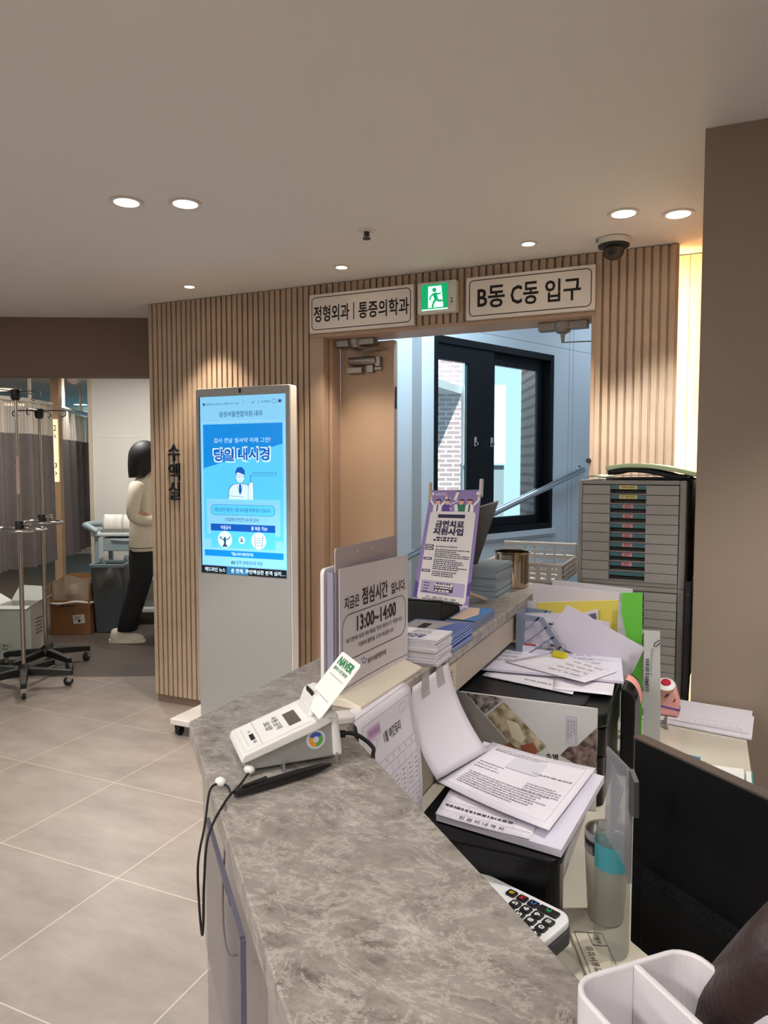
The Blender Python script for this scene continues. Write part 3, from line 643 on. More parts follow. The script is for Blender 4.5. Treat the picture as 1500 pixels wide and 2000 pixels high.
struct(m.build('wall_treatment_back'))
w2 = MB(mat('window_frame_white', (220, 222, 224), 0.4))
for a in (-2.1, -1.15, -0.2): ebox(w2, a, 7.42, 0.9, a + 0.05, 7.48, 2.42)
w2 = struct(w2.build('window_2')); ebox(MB(glass_mat('cyan_glass', (150, 226, 236), 0.95)), -2.1, 7.445, 0.9, -0.15, 7.45, 2.42).build('pane', parent=w2)
lamp('AREA', EP(-1.1, 7.2, 1.7), 26, (0.55, 0.92, 1.0), (math.radians(90), 0, EA), shape='RECTANGLE', size=1.6, size_y=1.4)
struct(ebox(MB(PANW), 0.5, 2.46, 0, 0.6, 7.5, CEIL).build('wall_treatment_side'))
struct(ebox(MB(PANW), 1.55, -0.1, 0, 1.65, 2.4, CEIL).build('wall_treatment_right'))
TFL = tile_mat('treatment_floor', (92, 80, 72), (76, 66, 60), (82, 72, 66), 0.6, 0.6, 0.002, (0, 0, 0), rough=0.5)
struct(ebox(MB(TFL), -4.6, 0.006, 0, 1.55, 2.36, 0.0012).build('floor_treatment')); struct(ebox(MB(TFL), -4.6, 2.36, 0, 0.5, 7.4, 0.0012).build('floor_beds'))
struct(ebox(MB(mat('threshold_strip', (168, 152, 138), 0.5)), -1.2, -0.006, 0, 1.55, 0.006, 0.0025).build('trim_3'))
gd = struct(ebox(MB(glass_mat('door_glass', (228, 238, 233), 0.9)), -0.9, -0.05, 0.01, 0.013, -0.038, 2.085).build('door_3'))
ebox(MB(NICKEL), -0.05, -0.06, 0.94, 0.012, -0.03, 0.96).build('hinge', parent=gd)
# lamps of that room
ix, iy = -6.4019, 5.842
downlight(ix, iy, 0.075, 'round white downlight in the treatment room ceiling near the smoke detector', LENS, 'downlights in the ceiling')
lamp('SPOT', (ix, iy, CEIL - 0.02), 60, NEUTRAL, spot_size=math.radians(130), spot_blend=0.8, shadow_soft_size=0.07)
downlight(-9.188, 8.7134, 0.10, 'farthest round downlight over the curtained beds', LENS, 'downlights in the ceiling')
lamp('AREA', EP(0.35, 1.1, CEIL - 0.03), 27, NEUTRAL, shape='DISK', size=0.3)
lamp('AREA', EP(-2.0, 2.4, CEIL - 0.03), 34, (1.0, 0.8, 0.6), shape='DISK', size=0.3)
for k, (py, lb) in enumerate(((757, 'upper warm linear lamp above the left hand curtain'), (787, 'lower warm linear lamp above the left hand curtain'))):
    a = V(((-8.3906, 6.3507, 2.473), (-10.4039, 7.8655, 2.473))[k]); b = V(((-8.1725, 6.646, 2.473), (-9.921, 8.2832, 2.473))[k])
    l = tag(MB(mat('linear_lens', (255, 226, 186), emit=2.2)).box((0, -0.04, -0.03), ((b - a).length, 0.04, 0.0), Matrix.Translation((a.x, a.y, CEIL)) @ Matrix.Rotation(math.atan2((b - a).y, (b - a).x), 4, 'Z')).build('linear_lamp'), lb, 'ceiling light', 'linear lamps over the beds')
sd = V((-6.637, 6.1922, 2.473))
o = thing('smoke_detector', 'small white round detector on the treatment room ceiling', 'smoke detector', sd)
MB(WHITE).lathe([(0.075, 0), (0.075, -0.025), (0.06, -0.034)], TR(sd), 24).build('base', parent=o, smooth='auto')
MB(mat('detector_grey', (190, 186, 180), 0.5)).lathe([(0.05, -0.034), (0.042, -0.055), (0.02, -0.06), (0.001, -0.06)], TR(sd), 20, cap=False).build('sensor', parent=o, smooth='auto')
# curtains
CURT = mat('curtain_grey', (116, 106, 104), 0.9, noise=(14, 0.06)); NET = glass_mat('curtain_net', (226, 220, 212), 0.42, 0.9)
def curtain(label, pts, z0, zn, z1, folds, amp=0.05):
    pts = [V(p) for p in pts]; L = [0]
    for a, b in zip(pts, pts[1:]): L.append(L[-1] + (b - a).length)
    def at(u, z, k=1.0):
        s = u * L[-1]; i = max(j for j in range(len(pts) - 1) if L[j] <= s + 1e-9); a, b = pts[i], pts[i + 1]
        d = (b - a).normalized(); p = a + d * (s - L[i]); q = V((-d.y, d.x, 0))
        p = p + q * amp * k * (math.sin(u * folds * 2 * PI) + 0.35 * math.sin(u * folds * 5.1 + 1.3)); return V((p.x, p.y, z))
    o = thing('privacy_curtain', label, 'curtain', (pts[0].x, pts[0].y, 0), group='bed curtains')
    MB(CURT).grid(lambda u, v: at(u, z0 + (zn - z0) * v, 1.0 - 0.25 * v), folds * 10, 3).build('fabric', parent=o, smooth=True)
    MB(NET).grid(lambda u, v: at(u, zn + (z1 - zn) * v, 0.75 - 0.3 * v), folds * 10, 2).build('net_top', parent=o, smooth=True)
    st = MB(mat('net_thread', (214, 200, 186), 0.9))
    for k in range(folds * 9):
        u = (k + 0.5) / (folds * 9); st.tube([at(u, zn, 0.75), at(u, z1, 0.45)], 0.0045, 4)
    h = st.build('net_thread', parent=o); h['kind'] = 'stuff'
    return o
curtain('dark grey hospital curtain behind the nearer drip stand', [(-5.7588, 4.2393, 1.5308), (-6.0449, 4.7704, 1.5357), (-6.0466, 5.0988, 1.5382), (-6.2622, 5.5515, 1.5423)], 0.50, 1.80, 2.10, 9)
curtain('dark grey hospital curtain beside the white partition', [(-6.4281, 5.8068, 1.5447), (-6.8261, 6.3977, 1.5505), (-7.1189, 6.9257, 1.5554), (-7.3852, 7.2461, 1.5587)], 0.49, 1.78, 2.09, 6)
def track(label, pts, posts):
    o = thing('curtain_track', label, 'curtain track', (pts[0][0], pts[0][1], 2.1), group='curtain tracks')
    MB(mat('track_white', (224, 214, 202), 0.4)).tube([(p[0], p[1], 2.125) for p in pts], 0.022, 8).build('rail', parent=o, smooth='auto')
    for p in posts:
        MB(mat('track_white', (224, 214, 202), 0.4)).lathe([(0.016, 0), (0.016, CEIL - 2.135), (0.055, CEIL - 2.133), (0.055, CEIL - 2.121)], TR((p[0], p[1], 2.12)), 14).build('hanger_rod', parent=o, smooth='auto')
track('white curtain track with ceiling rod over the left hand curtain', [(-5.7588, 4.2393, 1.5308), (-6.0449, 4.7704, 1.5357), (-6.0466, 5.0988, 1.5382), (-6.2622, 5.5515, 1.5423)], [(-6.08, 5.1388, 1.5386)])
track('white curtain track with two ceiling rods over the curtain beside the partition', [(-6.4281, 5.8068, 1.5447), (-6.8261, 6.3977, 1.5505), (-7.1189, 6.9257, 1.5554)], [(-6.5491, 5.9724, 1.5464), (-6.9283, 6.5717, 1.5521)])
pp = V((-6.3391, 5.677, 1.4727)); pp.z = 0
WOODP = mat('post_wood', (190, 158, 128), 0.6)
struct(MB(WOODP).box((-0.04, -0.03, 0), (0.04, 0.06, CEIL), Matrix.Translation(pp) @ Matrix.Rotation(EA, 4, 'Z')).build('trim_4'))
sg = tag(MB(mat('lit_cream', (255, 232, 184), emit=0.8)).box((-0.02, -0.045, 1.32), (0.03, -0.031, 1.98), Matrix.Translation(pp) @ Matrix.Rotation(EA, 4, 'Z')).build('bed_number_sign'), 'narrow lit cream sign with bed numbers on the wooden post between the curtains', 'sign')
f = Fr(pp - E2 * 0.0455 - E1 * 0.02, E1, (0, 0, 1))
Print(BLACKM).text(f, '2', 0.012, 1.86, 0.036, 1.92, 0.02).text(f, '<', 0.014, 1.78, 0.034, 1.82, 0.02).text(f, '3', 0.012, 1.47, 0.036, 1.52, 0.02).text(f, '>', 0.014, 1.39, 0.034, 1.43, 0.02).build('lettering', parent=sg)

# ---------------------------------------------------------------- drip stands
POLE = mat('pole_steel', (178, 168, 158), 0.2, 1.0); CASTG = mat('caster_grey', (34, 34, 36), 0.5)
def drip_stand(loc, h, rot, ring_z, ring_r, label, hook_rot, tape=False):
    x, y = loc; o = thing('drip_stand', label, 'drip stand', (x, y, 0), group='drip stands')
    MB(POLE).tube([(x, y, 0.13), (x, y, 1.02)], 0.0145, 14).build('lower_pole', parent=o, smooth='auto')
    MB(POLE).tube([(x, y, 1.02), (x, y, h - 0.05)], 0.0105, 14).build('upper_pole', parent=o, smooth='auto')
    hub = MB(BLACK).lathe([(0.05, 0.085), (0.05, 0.12), (0.035, 0.145), (0.018, 0.16)], TR((x, y, 0)), 20)
    hub.build('hub', parent=o, smooth='auto')
    for k in range(5):
        a = rot + 2 * PI * k / 5; d = V((math.cos(a), math.sin(a), 0)); q = V((-d.y, d.x, 0)); c = V((x, y, 0))
        A = MB(BLACK)
        vs = []
        for r, zt, zb, wd in ((0.03, 0.135, 0.085, 0.028), (0.16, 0.125, 0.08, 0.024), (0.31, 0.108, 0.072, 0.019)):
            vs += [c + d * r + q * wd + V((0, 0, zb)), c + d * r - q * wd + V((0, 0, zb)), c + d * r - q * wd * 0.8 + V((0, 0, zt)), c + d * r + q * wd * 0.8 + V((0, 0, zt))]
        A.add(vs, [(0, 1, 2, 3), (11, 10, 9, 8)] + [(i * 4 + j, i * 4 + 4 + j, i * 4 + 4 + (j + 1) % 4, i * 4 + (j + 1) % 4) for i in range(2) for j in range(4)])
        arm = A.build('leg', parent=o, bevel=0.004)
        e = c + d * 0.295; ca = a * 2.3 + 0.7; w = V((math.cos(ca), math.sin(ca), 0)); tdir = V((-w.y, w.x, 0))
        Mw = Matrix.Translation(e + tdir * 0.014 + V((0, 0, 0.031))) @ Matrix.Rotation(ca, 4, 'Z') @ Matrix.Rotation(PI / 2, 4, 'Y')
        MB(CASTG).lathe([(0.026, -0.013), (0.031, -0.009), (0.031, 0.009), (0.026, 0.013)], Mw, 18).build('caster', parent=arm, smooth='auto')
        MB(CHROME).prism([e + w * 0.018 - tdir * 0.012 + V((0, 0, 0.03)), e + w * 0.018 + tdir * 0.018 + V((0, 0, 0.03)), e + w * 0.018 + tdir * 0.012 + V((0, 0, 0.074)), e + w * 0.018 - tdir * 0.014 + V((0, 0, 0.074))], w * -0.036).build('caster_fork', parent=arm)
    R = MB(CHROME)
    pts = [(x + ring_r * math.cos(t) - 0.0, y + ring_r * 0.8 * math.sin(t), ring_z) for t in [2 * PI * i / 40 for i in range(40)]]
    R.tube(pts, 0.012, 10, closed=True).tube([(x - ring_r, y, ring_z), (x + ring_r, y, ring_z)], 0.008, 8)
    R.build('handle_ring', parent=o, smooth='auto')
    K = MB(CASTG).lathe([(0.026, -0.035), (0.028, -0.03), (0.028, 0.03), (0.026, 0.035)], TR((x, y, ring_z + 0.02)), 16); K.build('clamp', parent=o, smooth='auto')
    MB(NICKEL).lathe([(0.012, 0.02), (0.012, 0.05), (0.022, 0.052), (0.022, 0.068)], TR((x, y, ring_z + 0.035), rz=0.6, ry=PI / 2), 10).build('knob', parent=o)
    MB(BLACK).lathe([(0.02, -0.07), (0.03, -0.055), (0.034, -0.01), (0.03, 0.0)], TR((x, y, h)), 18).build('hook_head', parent=o, smooth='auto')
    for k in range(4):
        a = hook_rot + PI / 2 * k; d = V((math.cos(a), math.sin(a), 0)); c = V((x, y, h - 0.012))
        L = 0.17
        MB(CASTG if not tape else NICKEL).tube([c, c + d * L] + [c + d * (L + 0.022 * math.sin(t)) + V((0, 0, -0.022 * (1 - math.cos(t)))) for t in (0.6, 1.2, 1.8, 2.4, 3.0, 3.6, 4.2)], 0.0042, 7).build('hook', parent=o, smooth='auto')
    if tape:
        MB(mat('tape_white', (206, 190, 182), 0.6)).tube([(x, y, 1.30), (x, y, 1.55)], 0.0112, 14).build('tape', parent=o)
        f = Fr((x - 0.010, y - 0.0125, 1.30), (0.9, 0.43, 0), (0, 0, 1)); t = Print(mat('tape_red', (170, 40, 36), 0.6))
        for i, ch in enumerate('1PCT'): t.text(f, ch, 0.004, 0.20 - i * 0.06, 0.019, 0.235 - i * 0.06, 0.03)
        t.build('tape_lettering', parent=o)
    return o
drip_stand((-4.1663, 3.4106), 1.985, 0.55, 1.065, 0.175, 'nearer chrome drip stand with a white taped label on its pole', 0.2, True)
drip_stand((-4.4594, 3.8452), 1.90, -0.2, 1.075, 0.145, 'farther chrome drip stand with four dark hooks spread at the top', 0.44)

# ---------------------------------------------------------------- boxes and bin
CARD = mat('cardboard_brown', (140, 96, 60), 0.85, noise=(20, 0.06)); CARDW = mat('cardboard_white', (206, 202, 198), 0.7)
def carton(label, front, w, d, h, rz, m, name='cardboard_box'):
    o = thing(name, label, 'box', front, rz)
    b = MB(m).box((-w / 2, 0, 0), (w / 2, 0.006, h)).box((-w / 2, d - 0.006, 0), (w / 2, d, h)).box((-w / 2, 0.006, 0), (-w / 2 + 0.006, d - 0.006, h)).box((w / 2 - 0.006, 0.006, 0), (w / 2, d - 0.006, h)).box((-w / 2, 0, 0), (w / 2, d, 0.006))
    b.build('carton', parent=o, world=False); return o
wbx = carton('white open cardboard box on the floor behind the drip stands', (-4.8157, 3.8591, 0), 0.27, 0.24, 0.42, EA - 0.05, CARDW)
for pts in (((-0.135, 0, 0.42), (0.135, 0, 0.42), (0.12, -0.03, 0.40), (-0.12, -0.03, 0.40)), ((0.135, 0, 0.42), (0.135, 0.24, 0.42), (0.20, 0.22, 0.47), (0.19, 0.03, 0.455)), ((-0.135, 0.24, 0.42), (0.135, 0.24, 0.42), (0.12, 0.30, 0.52), (-0.10, 0.31, 0.53)), ((-0.135, 0.0, 0.42), (-0.135, 0.24, 0.42), (-0.20, 0.2, 0.48), (-0.2, 0.03, 0.47))):
    MB(mat('carton_inside', (226, 224, 220), 0.7)).prism(pts, (0, 0, 0.004)).build('flap', parent=wbx, world=False)
f = Fr((-0.135, -0.0002, 0), (1, 0, 0), (0, 0, 1)); p = Print(mat('carton_print', (96, 92, 90), 0.8))
p.frame(f, 0.03, 0.05, 0.12, 0.13, 0.002, 0.002).line(f, ((0.03, 0.10), (0.12, 0.10)), 0.002).line(f, ((0.03, 0.075), (0.12, 0.075)), 0.002).dashes(f, 0.045, 0.108, 0.11, 1, 0.01, 0.012).dashes(f, 0.045, 0.083, 0.11, 1, 0.01, 0.010, seed=3)
f = Fr((0.1352, 0, 0), (0, 1, 0), (0, 0, 1)); p.dashes(f, 0.08, 0.30, 0.2, 5, 0.028, 0.012, seed=5)
p.build('print', parent=wbx, world=False)
bb = carton('brown cardboard box lined with a clear bag beside the grey bin', (-5.0853, 4.6472, 0), 0.345, 0.34, 0.31, EA, CARD)
for pts in (((-0.172, 0.34, 0.31), (0.172, 0.34, 0.31), (0.172, 0.36, 0.50), (-0.15, 0.36, 0.50)), ((-0.172, 0, 0.31), (-0.172, 0.34, 0.31), (-0.185, 0.33, 0.47), (-0.185, 0.02, 0.45)), ((0.165, 0, 0.31), (0.165, 0.34, 0.31), (0.165, 0.33, 0.47), (0.165, 0.02, 0.45))):
    MB(CARD).prism(pts, (0.004, 0.004, 0)).build('flap', parent=bb, world=False)
BAG = glass_mat('bag_film', (226, 212, 196), 0.62, 0.25)
rg = random.Random(3)
def bagfn(w, d, z0, z1, bulge, sd):
    r = random.Random(sd); ph = [r.uniform(0, 6) for _ in range(6)]
    def fn(u, v):
        a = u * 2 * PI; k = 1.0 + bulge * math.sin(v * PI) + 0.03 * math.sin(a * 5 + ph[0] + v * 3) + 0.02 * math.sin(a * 11 + ph[1])
        cx, sx_ = math.cos(a), math.sin(a); m = max(abs(cx), abs(sx_)) ** 0.75
        return (w / 2 * cx / m * k, d / 2 + d / 2 * sx_ / m * k, z0 + (z1 - z0) * v + 0.018 * math.sin(a * 4 + ph[2]) * v)
    return fn
MB(BAG).grid(bagfn(0.345, 0.34, 0.31, 0.47, 0.01, 1), 64, 8).build('bag', parent=bb, world=False, smooth=True)
MB(mat('bag_cuff', (206, 196, 186), 0.5)).tube([bagfn(0.37, 0.365, 0.275, 0.3, 0.02, 2)(i / 40, 0.5) for i in range(40)], 0.012, 8, closed=True).build('bag_cuff', parent=bb, world=False, smooth=True)
f = Fr((0.03, -0.0004, 0.10), (0.99, 0, 0.1), (0, 0, 1)); Print(mat('shipping_label', (214, 208, 204), 0.7)).rect(f, 0, 0, 0.10, 0.078).use(BLACKM).rect(f, 0.04, 0.012, 0.062, 0.032, 0.0008).dashes(f, 0.012, 0.06, 0.085, 3, 0.012, 0.006, 0.0008).build('label_sticker', parent=bb, world=False)
f = Fr((-0.16, -0.0004, 0.02), (1, 0, 0), (0, 0, 1)); Print(mat('carton_red', (70, 26, 20), 0.8)).dashes(f, 0.08, 0.235, 0.3, 1, 0.02, 0.014).build('print', parent=bb, world=False)
BIN = mat('bin_grey', (74, 80, 84), 0.45); BINB = mat('bag_dark', (92, 90, 88), 0.22)
bn = thing('waste_bin', 'tall grey waste bin with a dark plastic liner between box and person', 'bin', (-4.8253, 4.8274, 0), EA)
def frus(mb, w0, d0, w1, d1, z0, z1, y=0.0):
    c = d1 / 2; mb.add([(-w0 / 2, c - d0 / 2, z0), (w0 / 2, c - d0 / 2, z0), (w0 / 2, c + d0 / 2, z0), (-w0 / 2, c + d0 / 2, z0), (-w1 / 2, 0, z1), (w1 / 2, 0, z1), (w1 / 2, d1, z1), (-w1 / 2, d1, z1)],
           [(3, 2, 1, 0), (0, 1, 5, 4), (1, 2, 6, 5), (2, 3, 7, 6), (3, 0, 4, 7)]); return mb
frus(MB(BIN), 0.235, 0.24, 0.29, 0.30, 0.0, 0.60).build('bin_body', parent=bn, world=False, bevel=0.01)
RIMB = mat('bin_rim', (120, 134, 140), 0.4)
m = MB(RIMB)
for a, b in (((-0.155, -0.01), (0.155, 0.012)), ((-0.155, 0.288), (0.155, 0.31)), ((-0.155, 0.01), (-0.135, 0.29)), ((0.135, 0.01), (0.155, 0.29))): m.box((a[0], a[1], 0.592), (b[0], b[1], 0.622))
m.build('rim', parent=bn, world=False, bevel=0.004)
MB(BINB).grid(bagfn(0.305, 0.31, 0.595, 0.42, 0.05, 8), 72, 8).build('liner', parent=bn, world=False, smooth=True)
for k, (a, b) in enumerate(((-0.1, 0.08), (0.06, 0.25))):
    MB(RIMB).prism([(a, b, 0.60), (a + 0.05, b + 0.02, 0.60), (a + 0.03, b + 0.02, 0.67), (a + 0.012, b, 0.665)], (0.004, 0.01, 0)).build('liner_tip', parent=bn, world=False)
# ---------------------------------------------------------------- cart
CART = mat('cart_blue_grey', (150, 166, 172), 0.4); CARTL = mat('cart_light', (190, 196, 196), 0.4)
ct = thing('medical_cart', 'blue grey medical cart with moulded push handle and a drawer, beside the person', 'cart', (-5.1807, 5.034, 0), EA)
top = 0.865
MB(CARTL).box((-0.03, -0.02, top - 0.03), (0.72, 0.42, top)).build('top_shelf', parent=ct, world=False, bevel=0.008)
for px in (0.0, 0.66):
    for py in (0.0, 0.37): MB(CART).box((px, py, 0.09), (px + 0.04, py + 0.035, top - 0.03)).build('post', parent=ct, world=False, bevel=0.006)
dr = MB(CART).box((0.06, -0.012, top - 0.165), (0.64, 0.38, top - 0.045)).build('drawer', parent=ct, world=False, bevel=0.006)
MB(CARTL).prism([(0.16 + 0.12 * i, -0.013, top - 0.06 - 0.012 * math.sin(i / 3 * PI)) for i in range(4)] + [(0.52, -0.013, top - 0.055), (0.16, -0.013, top - 0.055)], (0, -0.012, 0)).build('drawer_pull', parent=dr, world=False)
MB(CARTL).box((0.02, 0, 0.42), (0.68, 0.40, 0.45)).build('middle_shelf', parent=ct, world=False, bevel=0.006)
MB(CARTL).box((0.0, 0, 0.12), (0.70, 0.40, 0.16)).build('bottom_shelf', parent=ct, world=False, bevel=0.006)
MB(CART).tube(spline([(0.03, 0.40, 0.90), (-0.05, 0.38, 0.925), (-0.115, 0.28, 0.93), (-0.115, 0.1, 0.93), (-0.05, 0.0, 0.925), (0.03, -0.01, 0.88)], 6), 0.03, 12).build('push_handle', parent=ct, world=False, smooth='auto')
MB(CARTL).box((0.045, -0.014, 0.45), (0.085, -0.004, top - 0.04)).build('side_rail', parent=ct, world=False)
for px in (0.02, 0.68):
    for py in (0.02, 0.385): MB(CASTG).lathe([(0.04, -0.014), (0.045, -0.01), (0.045, 0.01), (0.04, 0.014)], TR((px, py, 0.045), ry=PI / 2), 16).build('caster', parent=ct, world=False)
CM = Matrix.Translation(V((-5.1807, 5.034, 0))) @ Matrix.Rotation(EA, 4, 'Z')
tr = MB(mat('tray_steel', (176, 172, 164), 0.3, 0.8)).box((0.045, 0.06, top), (0.42, 0.34, top + 0.006), CM)
for a, b in (((0.045, 0.055), (0.42, 0.062)), ((0.045, 0.338), (0.42, 0.345)), ((0.04, 0.055), (0.047, 0.345)), ((0.418, 0.055), (0.425, 0.345))): tr.box((a[0], a[1], top), (b[0], b[1], top + 0.03), CM)
tag(tr.build('steel_tray'), 'shallow steel tray on top of the blue grey cart', 'tray')
PK = mat('pack_white', (226, 222, 214), 0.35)
for i, (a, lb) in enumerate(((0.065, 'left white sealed pack standing in the tray on the cart'), (0.245, 'right white sealed pack standing in the tray on the cart'))):
    o = thing('supply_pack', lb, 'pack', CM @ V((a + 0.08, 0.15, top + 0.006)), EA, group='packs on the cart')
    MB(PK).grid(lambda u, v: CM @ V((a + 0.16 * u, 0.15 - 0.028 * math.sin(v * PI) ** 0.6 - 0.004 * math.sin(u * 9), top + 0.007 + 0.125 * v)), 10, 10, -0.05).build('pouch', parent=o, smooth=True)
    MB(PK).box((a - 0.002, 0.145, top + 0.128), (a + 0.162, 0.155, top + 0.142), CM).build('seal_strip', parent=o)
    f = Fr(CM @ V((a, 0.117, top + 0.02)), E1, (0, 0, 1)); Print(mat('pack_yellow', (206, 190, 60), 0.6)).disc(f, 0.07, 0.062, 0.010, 0.001).disc(f, 0.09, 0.062, 0.010, 0.001).use(GREYINK).dashes(f, 0.04, 0.01, 0.12, 1, 0.01, 0.012, 0.001).build('print', parent=o)
# ---------------------------------------------------------------- the walking person
def skin(name, J, edges, m, parent, sub=2):
    keys = list(J); me = bpy.data.meshes.new(name)
    me.from_pydata([J[k][0] for k in keys], [(keys.index(a), keys.index(b)) for a, b in edges], []); me.update()
    o = bpy.data.objects.new(name, me); COL.objects.link(o)
    md = o.modifiers.new('skin', 'SKIN'); md.use_smooth_shade = True
    for i, k in enumerate(keys):
        r = J[k][1]; sv = me.skin_vertices[0].data[i]; sv.radius = r if isinstance(r, tuple) else (r, r)
        sv.use_root = (i == 0)
    if sub: s2 = o.modifiers.new('sub', 'SUBSURF'); s2.levels = sub; s2.render_levels = sub
    dg = bpy.context.evaluated_depsgraph_get(); dg.update()
    nm = bpy.data.meshes.new_from_object(o.evaluated_get(dg)); o.modifiers.clear(); o.data = nm; bpy.data.meshes.remove(me)
    nm.materials.clear(); nm.materials.append(m); nm.polygons.foreach_set('use_smooth', [True] * len(nm.polygons))
    nm.name = name; o.parent = parent; return o
pe = thing('person', 'person in a cream sweatshirt and black trousers walking behind the slatted wall', 'person', (-4.4206, 4.7566, 0), EA)
SKIN = mat('skin', (196, 150, 124), 0.55); HAIR = mat('hair_black', (18, 15, 15), 0.6); SWEAT = mat('sweat_cream', (222, 212, 192), 0.85, noise=(30, 0.04)); TROU = mat('trouser_black', (17, 17, 21), 0.8); SHOE = mat('shoe_cream', (204, 194, 178), 0.6)
body = skin('body', {'pelvis': ((0.06, 0.02, 0.85), 0.075), 'waist': ((0.055, 0.02, 1.02), 0.08), 'chest': ((0.055, 0.02, 1.24), (0.08, 0.10)), 'neckb': ((0.065, 0.02, 1.37), 0.06), 'neck': ((0.085, 0.02, 1.43), 0.048), 'jaw': ((0.12, 0.02, 1.50), 0.072), 'head': ((0.105, 0.02, 1.575), 0.088), 'crown': ((0.095, 0.02, 1.635), 0.06),
    'hl': ((0.055, -0.075, 0.80), 0.065), 'kl': ((0.05, -0.085, 0.46), 0.058), 'al': ((-0.085, -0.085, 0.115), 0.04), 'hr': ((0.075, 0.11, 0.80), 0.065), 'kr': ((0.26, 0.115, 0.48), 0.058), 'ar': ((0.36, 0.115, 0.11), 0.04),
    'sl': ((0.055, -0.14, 1.30), 0.042), 'el': ((0.05, -0.20, 1.10), 0.043), 'wl': ((0.22, -0.17, 1.04), 0.028), 'pl': ((0.285, -0.16, 1.03), 0.026), 'sr': ((0.07, 0.18, 1.30), 0.042), 'er': ((0.09, 0.24, 1.10), 0.043), 'wr': ((0.28, 0.20, 1.05), 0.028), 'pr': ((0.34, 0.19, 1.04), 0.026)},
    [('pelvis', 'waist'), ('waist', 'chest'), ('chest', 'neckb'), ('neckb', 'neck'), ('neck', 'jaw'), ('jaw', 'head'), ('head', 'crown'), ('pelvis', 'hl'), ('hl', 'kl'), ('kl', 'al'), ('pelvis', 'hr'), ('hr', 'kr'), ('kr', 'ar'), ('chest', 'sl'), ('sl', 'el'), ('el', 'wl'), ('wl', 'pl'), ('chest', 'sr'), ('sr', 'er'), ('er', 'wr'), ('wr', 'pr')], SKIN, pe)
for sgn, base, nm in ((-1, V((0.285, -0.16, 1.03)), 'l'), (1, V((0.34, 0.19, 1.04)), 'r')):
    Jf = {'palm': (tuple(base), 0.024)}; ed = []
    for k in range(4):
        b0 = base + V((0.03, (k - 1.5) * 0.017, 0.004 - abs(k - 1.4) * 0.003)); L = (0.028, 0.032, 0.031, 0.024)[k]
        Jf['f%da' % k] = (tuple(b0), 0.009); Jf['f%db' % k] = (tuple(b0 + V((L, 0, -0.008))), 0.008); Jf['f%dc' % k] = (tuple(b0 + V((L * 1.6, 0, -0.03))), 0.007)
        ed += [('palm', 'f%da' % k), ('f%da' % k, 'f%db' % k), ('f%db' % k, 'f%dc' % k)]
    Jf['ta'] = (tuple(base + V((0.01, -sgn * 0.026, -0.004))), 0.010); Jf['tb'] = (tuple(base + V((0.035, -sgn * 0.04, -0.016))), 0.008); ed += [('palm', 'ta'), ('ta', 'tb')]
    skin('hand', Jf, ed, SKIN, pe, 1)
MB(SWEAT).loft([(0.072, 0.02, 0.775, 0.126, 0.178), (0.071, 0.02, 0.80, 0.130, 0.184), (0.065, 0.02, 0.95, 0.116, 0.168), (0.058, 0.02, 1.10, 0.106, 0.155), (0.058, 0.02, 1.24, 0.102, 0.165), (0.060, 0.02, 1.32, 0.090, 0.150), (0.070, 0.02, 1.375, 0.066, 0.095), (0.082, 0.02, 1.41, 0.054, 0.060)]).tube(spline([(0.055, -0.12, 1.32), (0.052, -0.165, 1.27), (0.045, -0.20, 1.16), (0.05, -0.205, 1.08), (0.11, -0.195, 1.045), (0.20, -0.178, 1.035)], 4), [0.062 - 0.0008 * i for i in range(21)], 14).tube(spline([(0.06, 0.16, 1.32), (0.07, 0.205, 1.27), (0.08, 0.24, 1.16), (0.09, 0.245, 1.08), (0.15, 0.23, 1.05), (0.25, 0.21, 1.05)], 4), [0.062 - 0.0008 * i for i in range(21)], 14).build('sweatshirt', parent=pe, world=False, smooth=True)
MB(mat('sweat_stripe', (70, 60, 54), 0.85)).loft([(0.071, 0.02, 0.803, 0.1325, 0.1865), (0.071, 0.02, 0.809, 0.1325, 0.1865)]).build('hem_stripe', parent=pe, world=False)
MB(TROU).loft([(-0.065, -0.085, 0.105, 0.080, 0.078), (-0.03, -0.085, 0.25, 0.086, 0.082), (0.025, -0.085, 0.42, 0.088, 0.088), (0.062, -0.08, 0.56, 0.095, 0.094), (0.062, -0.065, 0.72, 0.104, 0.098), (0.062, -0.03, 0.86, 0.10, 0.10)]).loft([(0.35, 0.115, 0.105, 0.080, 0.078), (0.31, 0.115, 0.28, 0.084, 0.082), (0.25, 0.115, 0.46, 0.090, 0.088), (0.16, 0.112, 0.62, 0.098, 0.094), (0.09, 0.10, 0.76, 0.106, 0.098), (0.062, 0.07, 0.86, 0.10, 0.10)]).build('trousers', parent=pe, world=False, smooth=True)
hm = MB(HAIR)
def hairfn(u, v):
    a = u * 2 * PI; t = v * 0.5 * PI; c = V((0.080, 0.02, 1.56))
    if v < 0.55:
        w = v / 0.55 * 0.5 * PI; r = math.sin(w); return c + V((0.122 * r * math.cos(a), 0.108 * r * math.sin(a), 0.132 * math.cos(w)))
    w = (v - 0.55) / 0.45; front = max(0.0, math.cos(a)); drop = 0.17 * w * (1 - 0.75 * max(0, math.cos(a) - 0.25))
    k = 1 + 0.05 * w - 0.16 * w * w; return c + V((0.122 * k * math.cos(a) - 0.012 * w, 0.108 * k * math.sin(a), -drop))
hm.grid(hairfn, 40, 16, 0.012).build('hair', parent=pe, world=False, smooth=True)
fm = MB(SKIN).ball((0.205, 0.02, 1.535), (0.016, 0.013, 0.02)).build('nose', parent=body, world=False, smooth=True)
MB(mat('lip', (150, 84, 76), 0.5)).ball((0.192, 0.02, 1.490), (0.008, 0.022, 0.006)).build('mouth', parent=body, world=False, smooth=True)
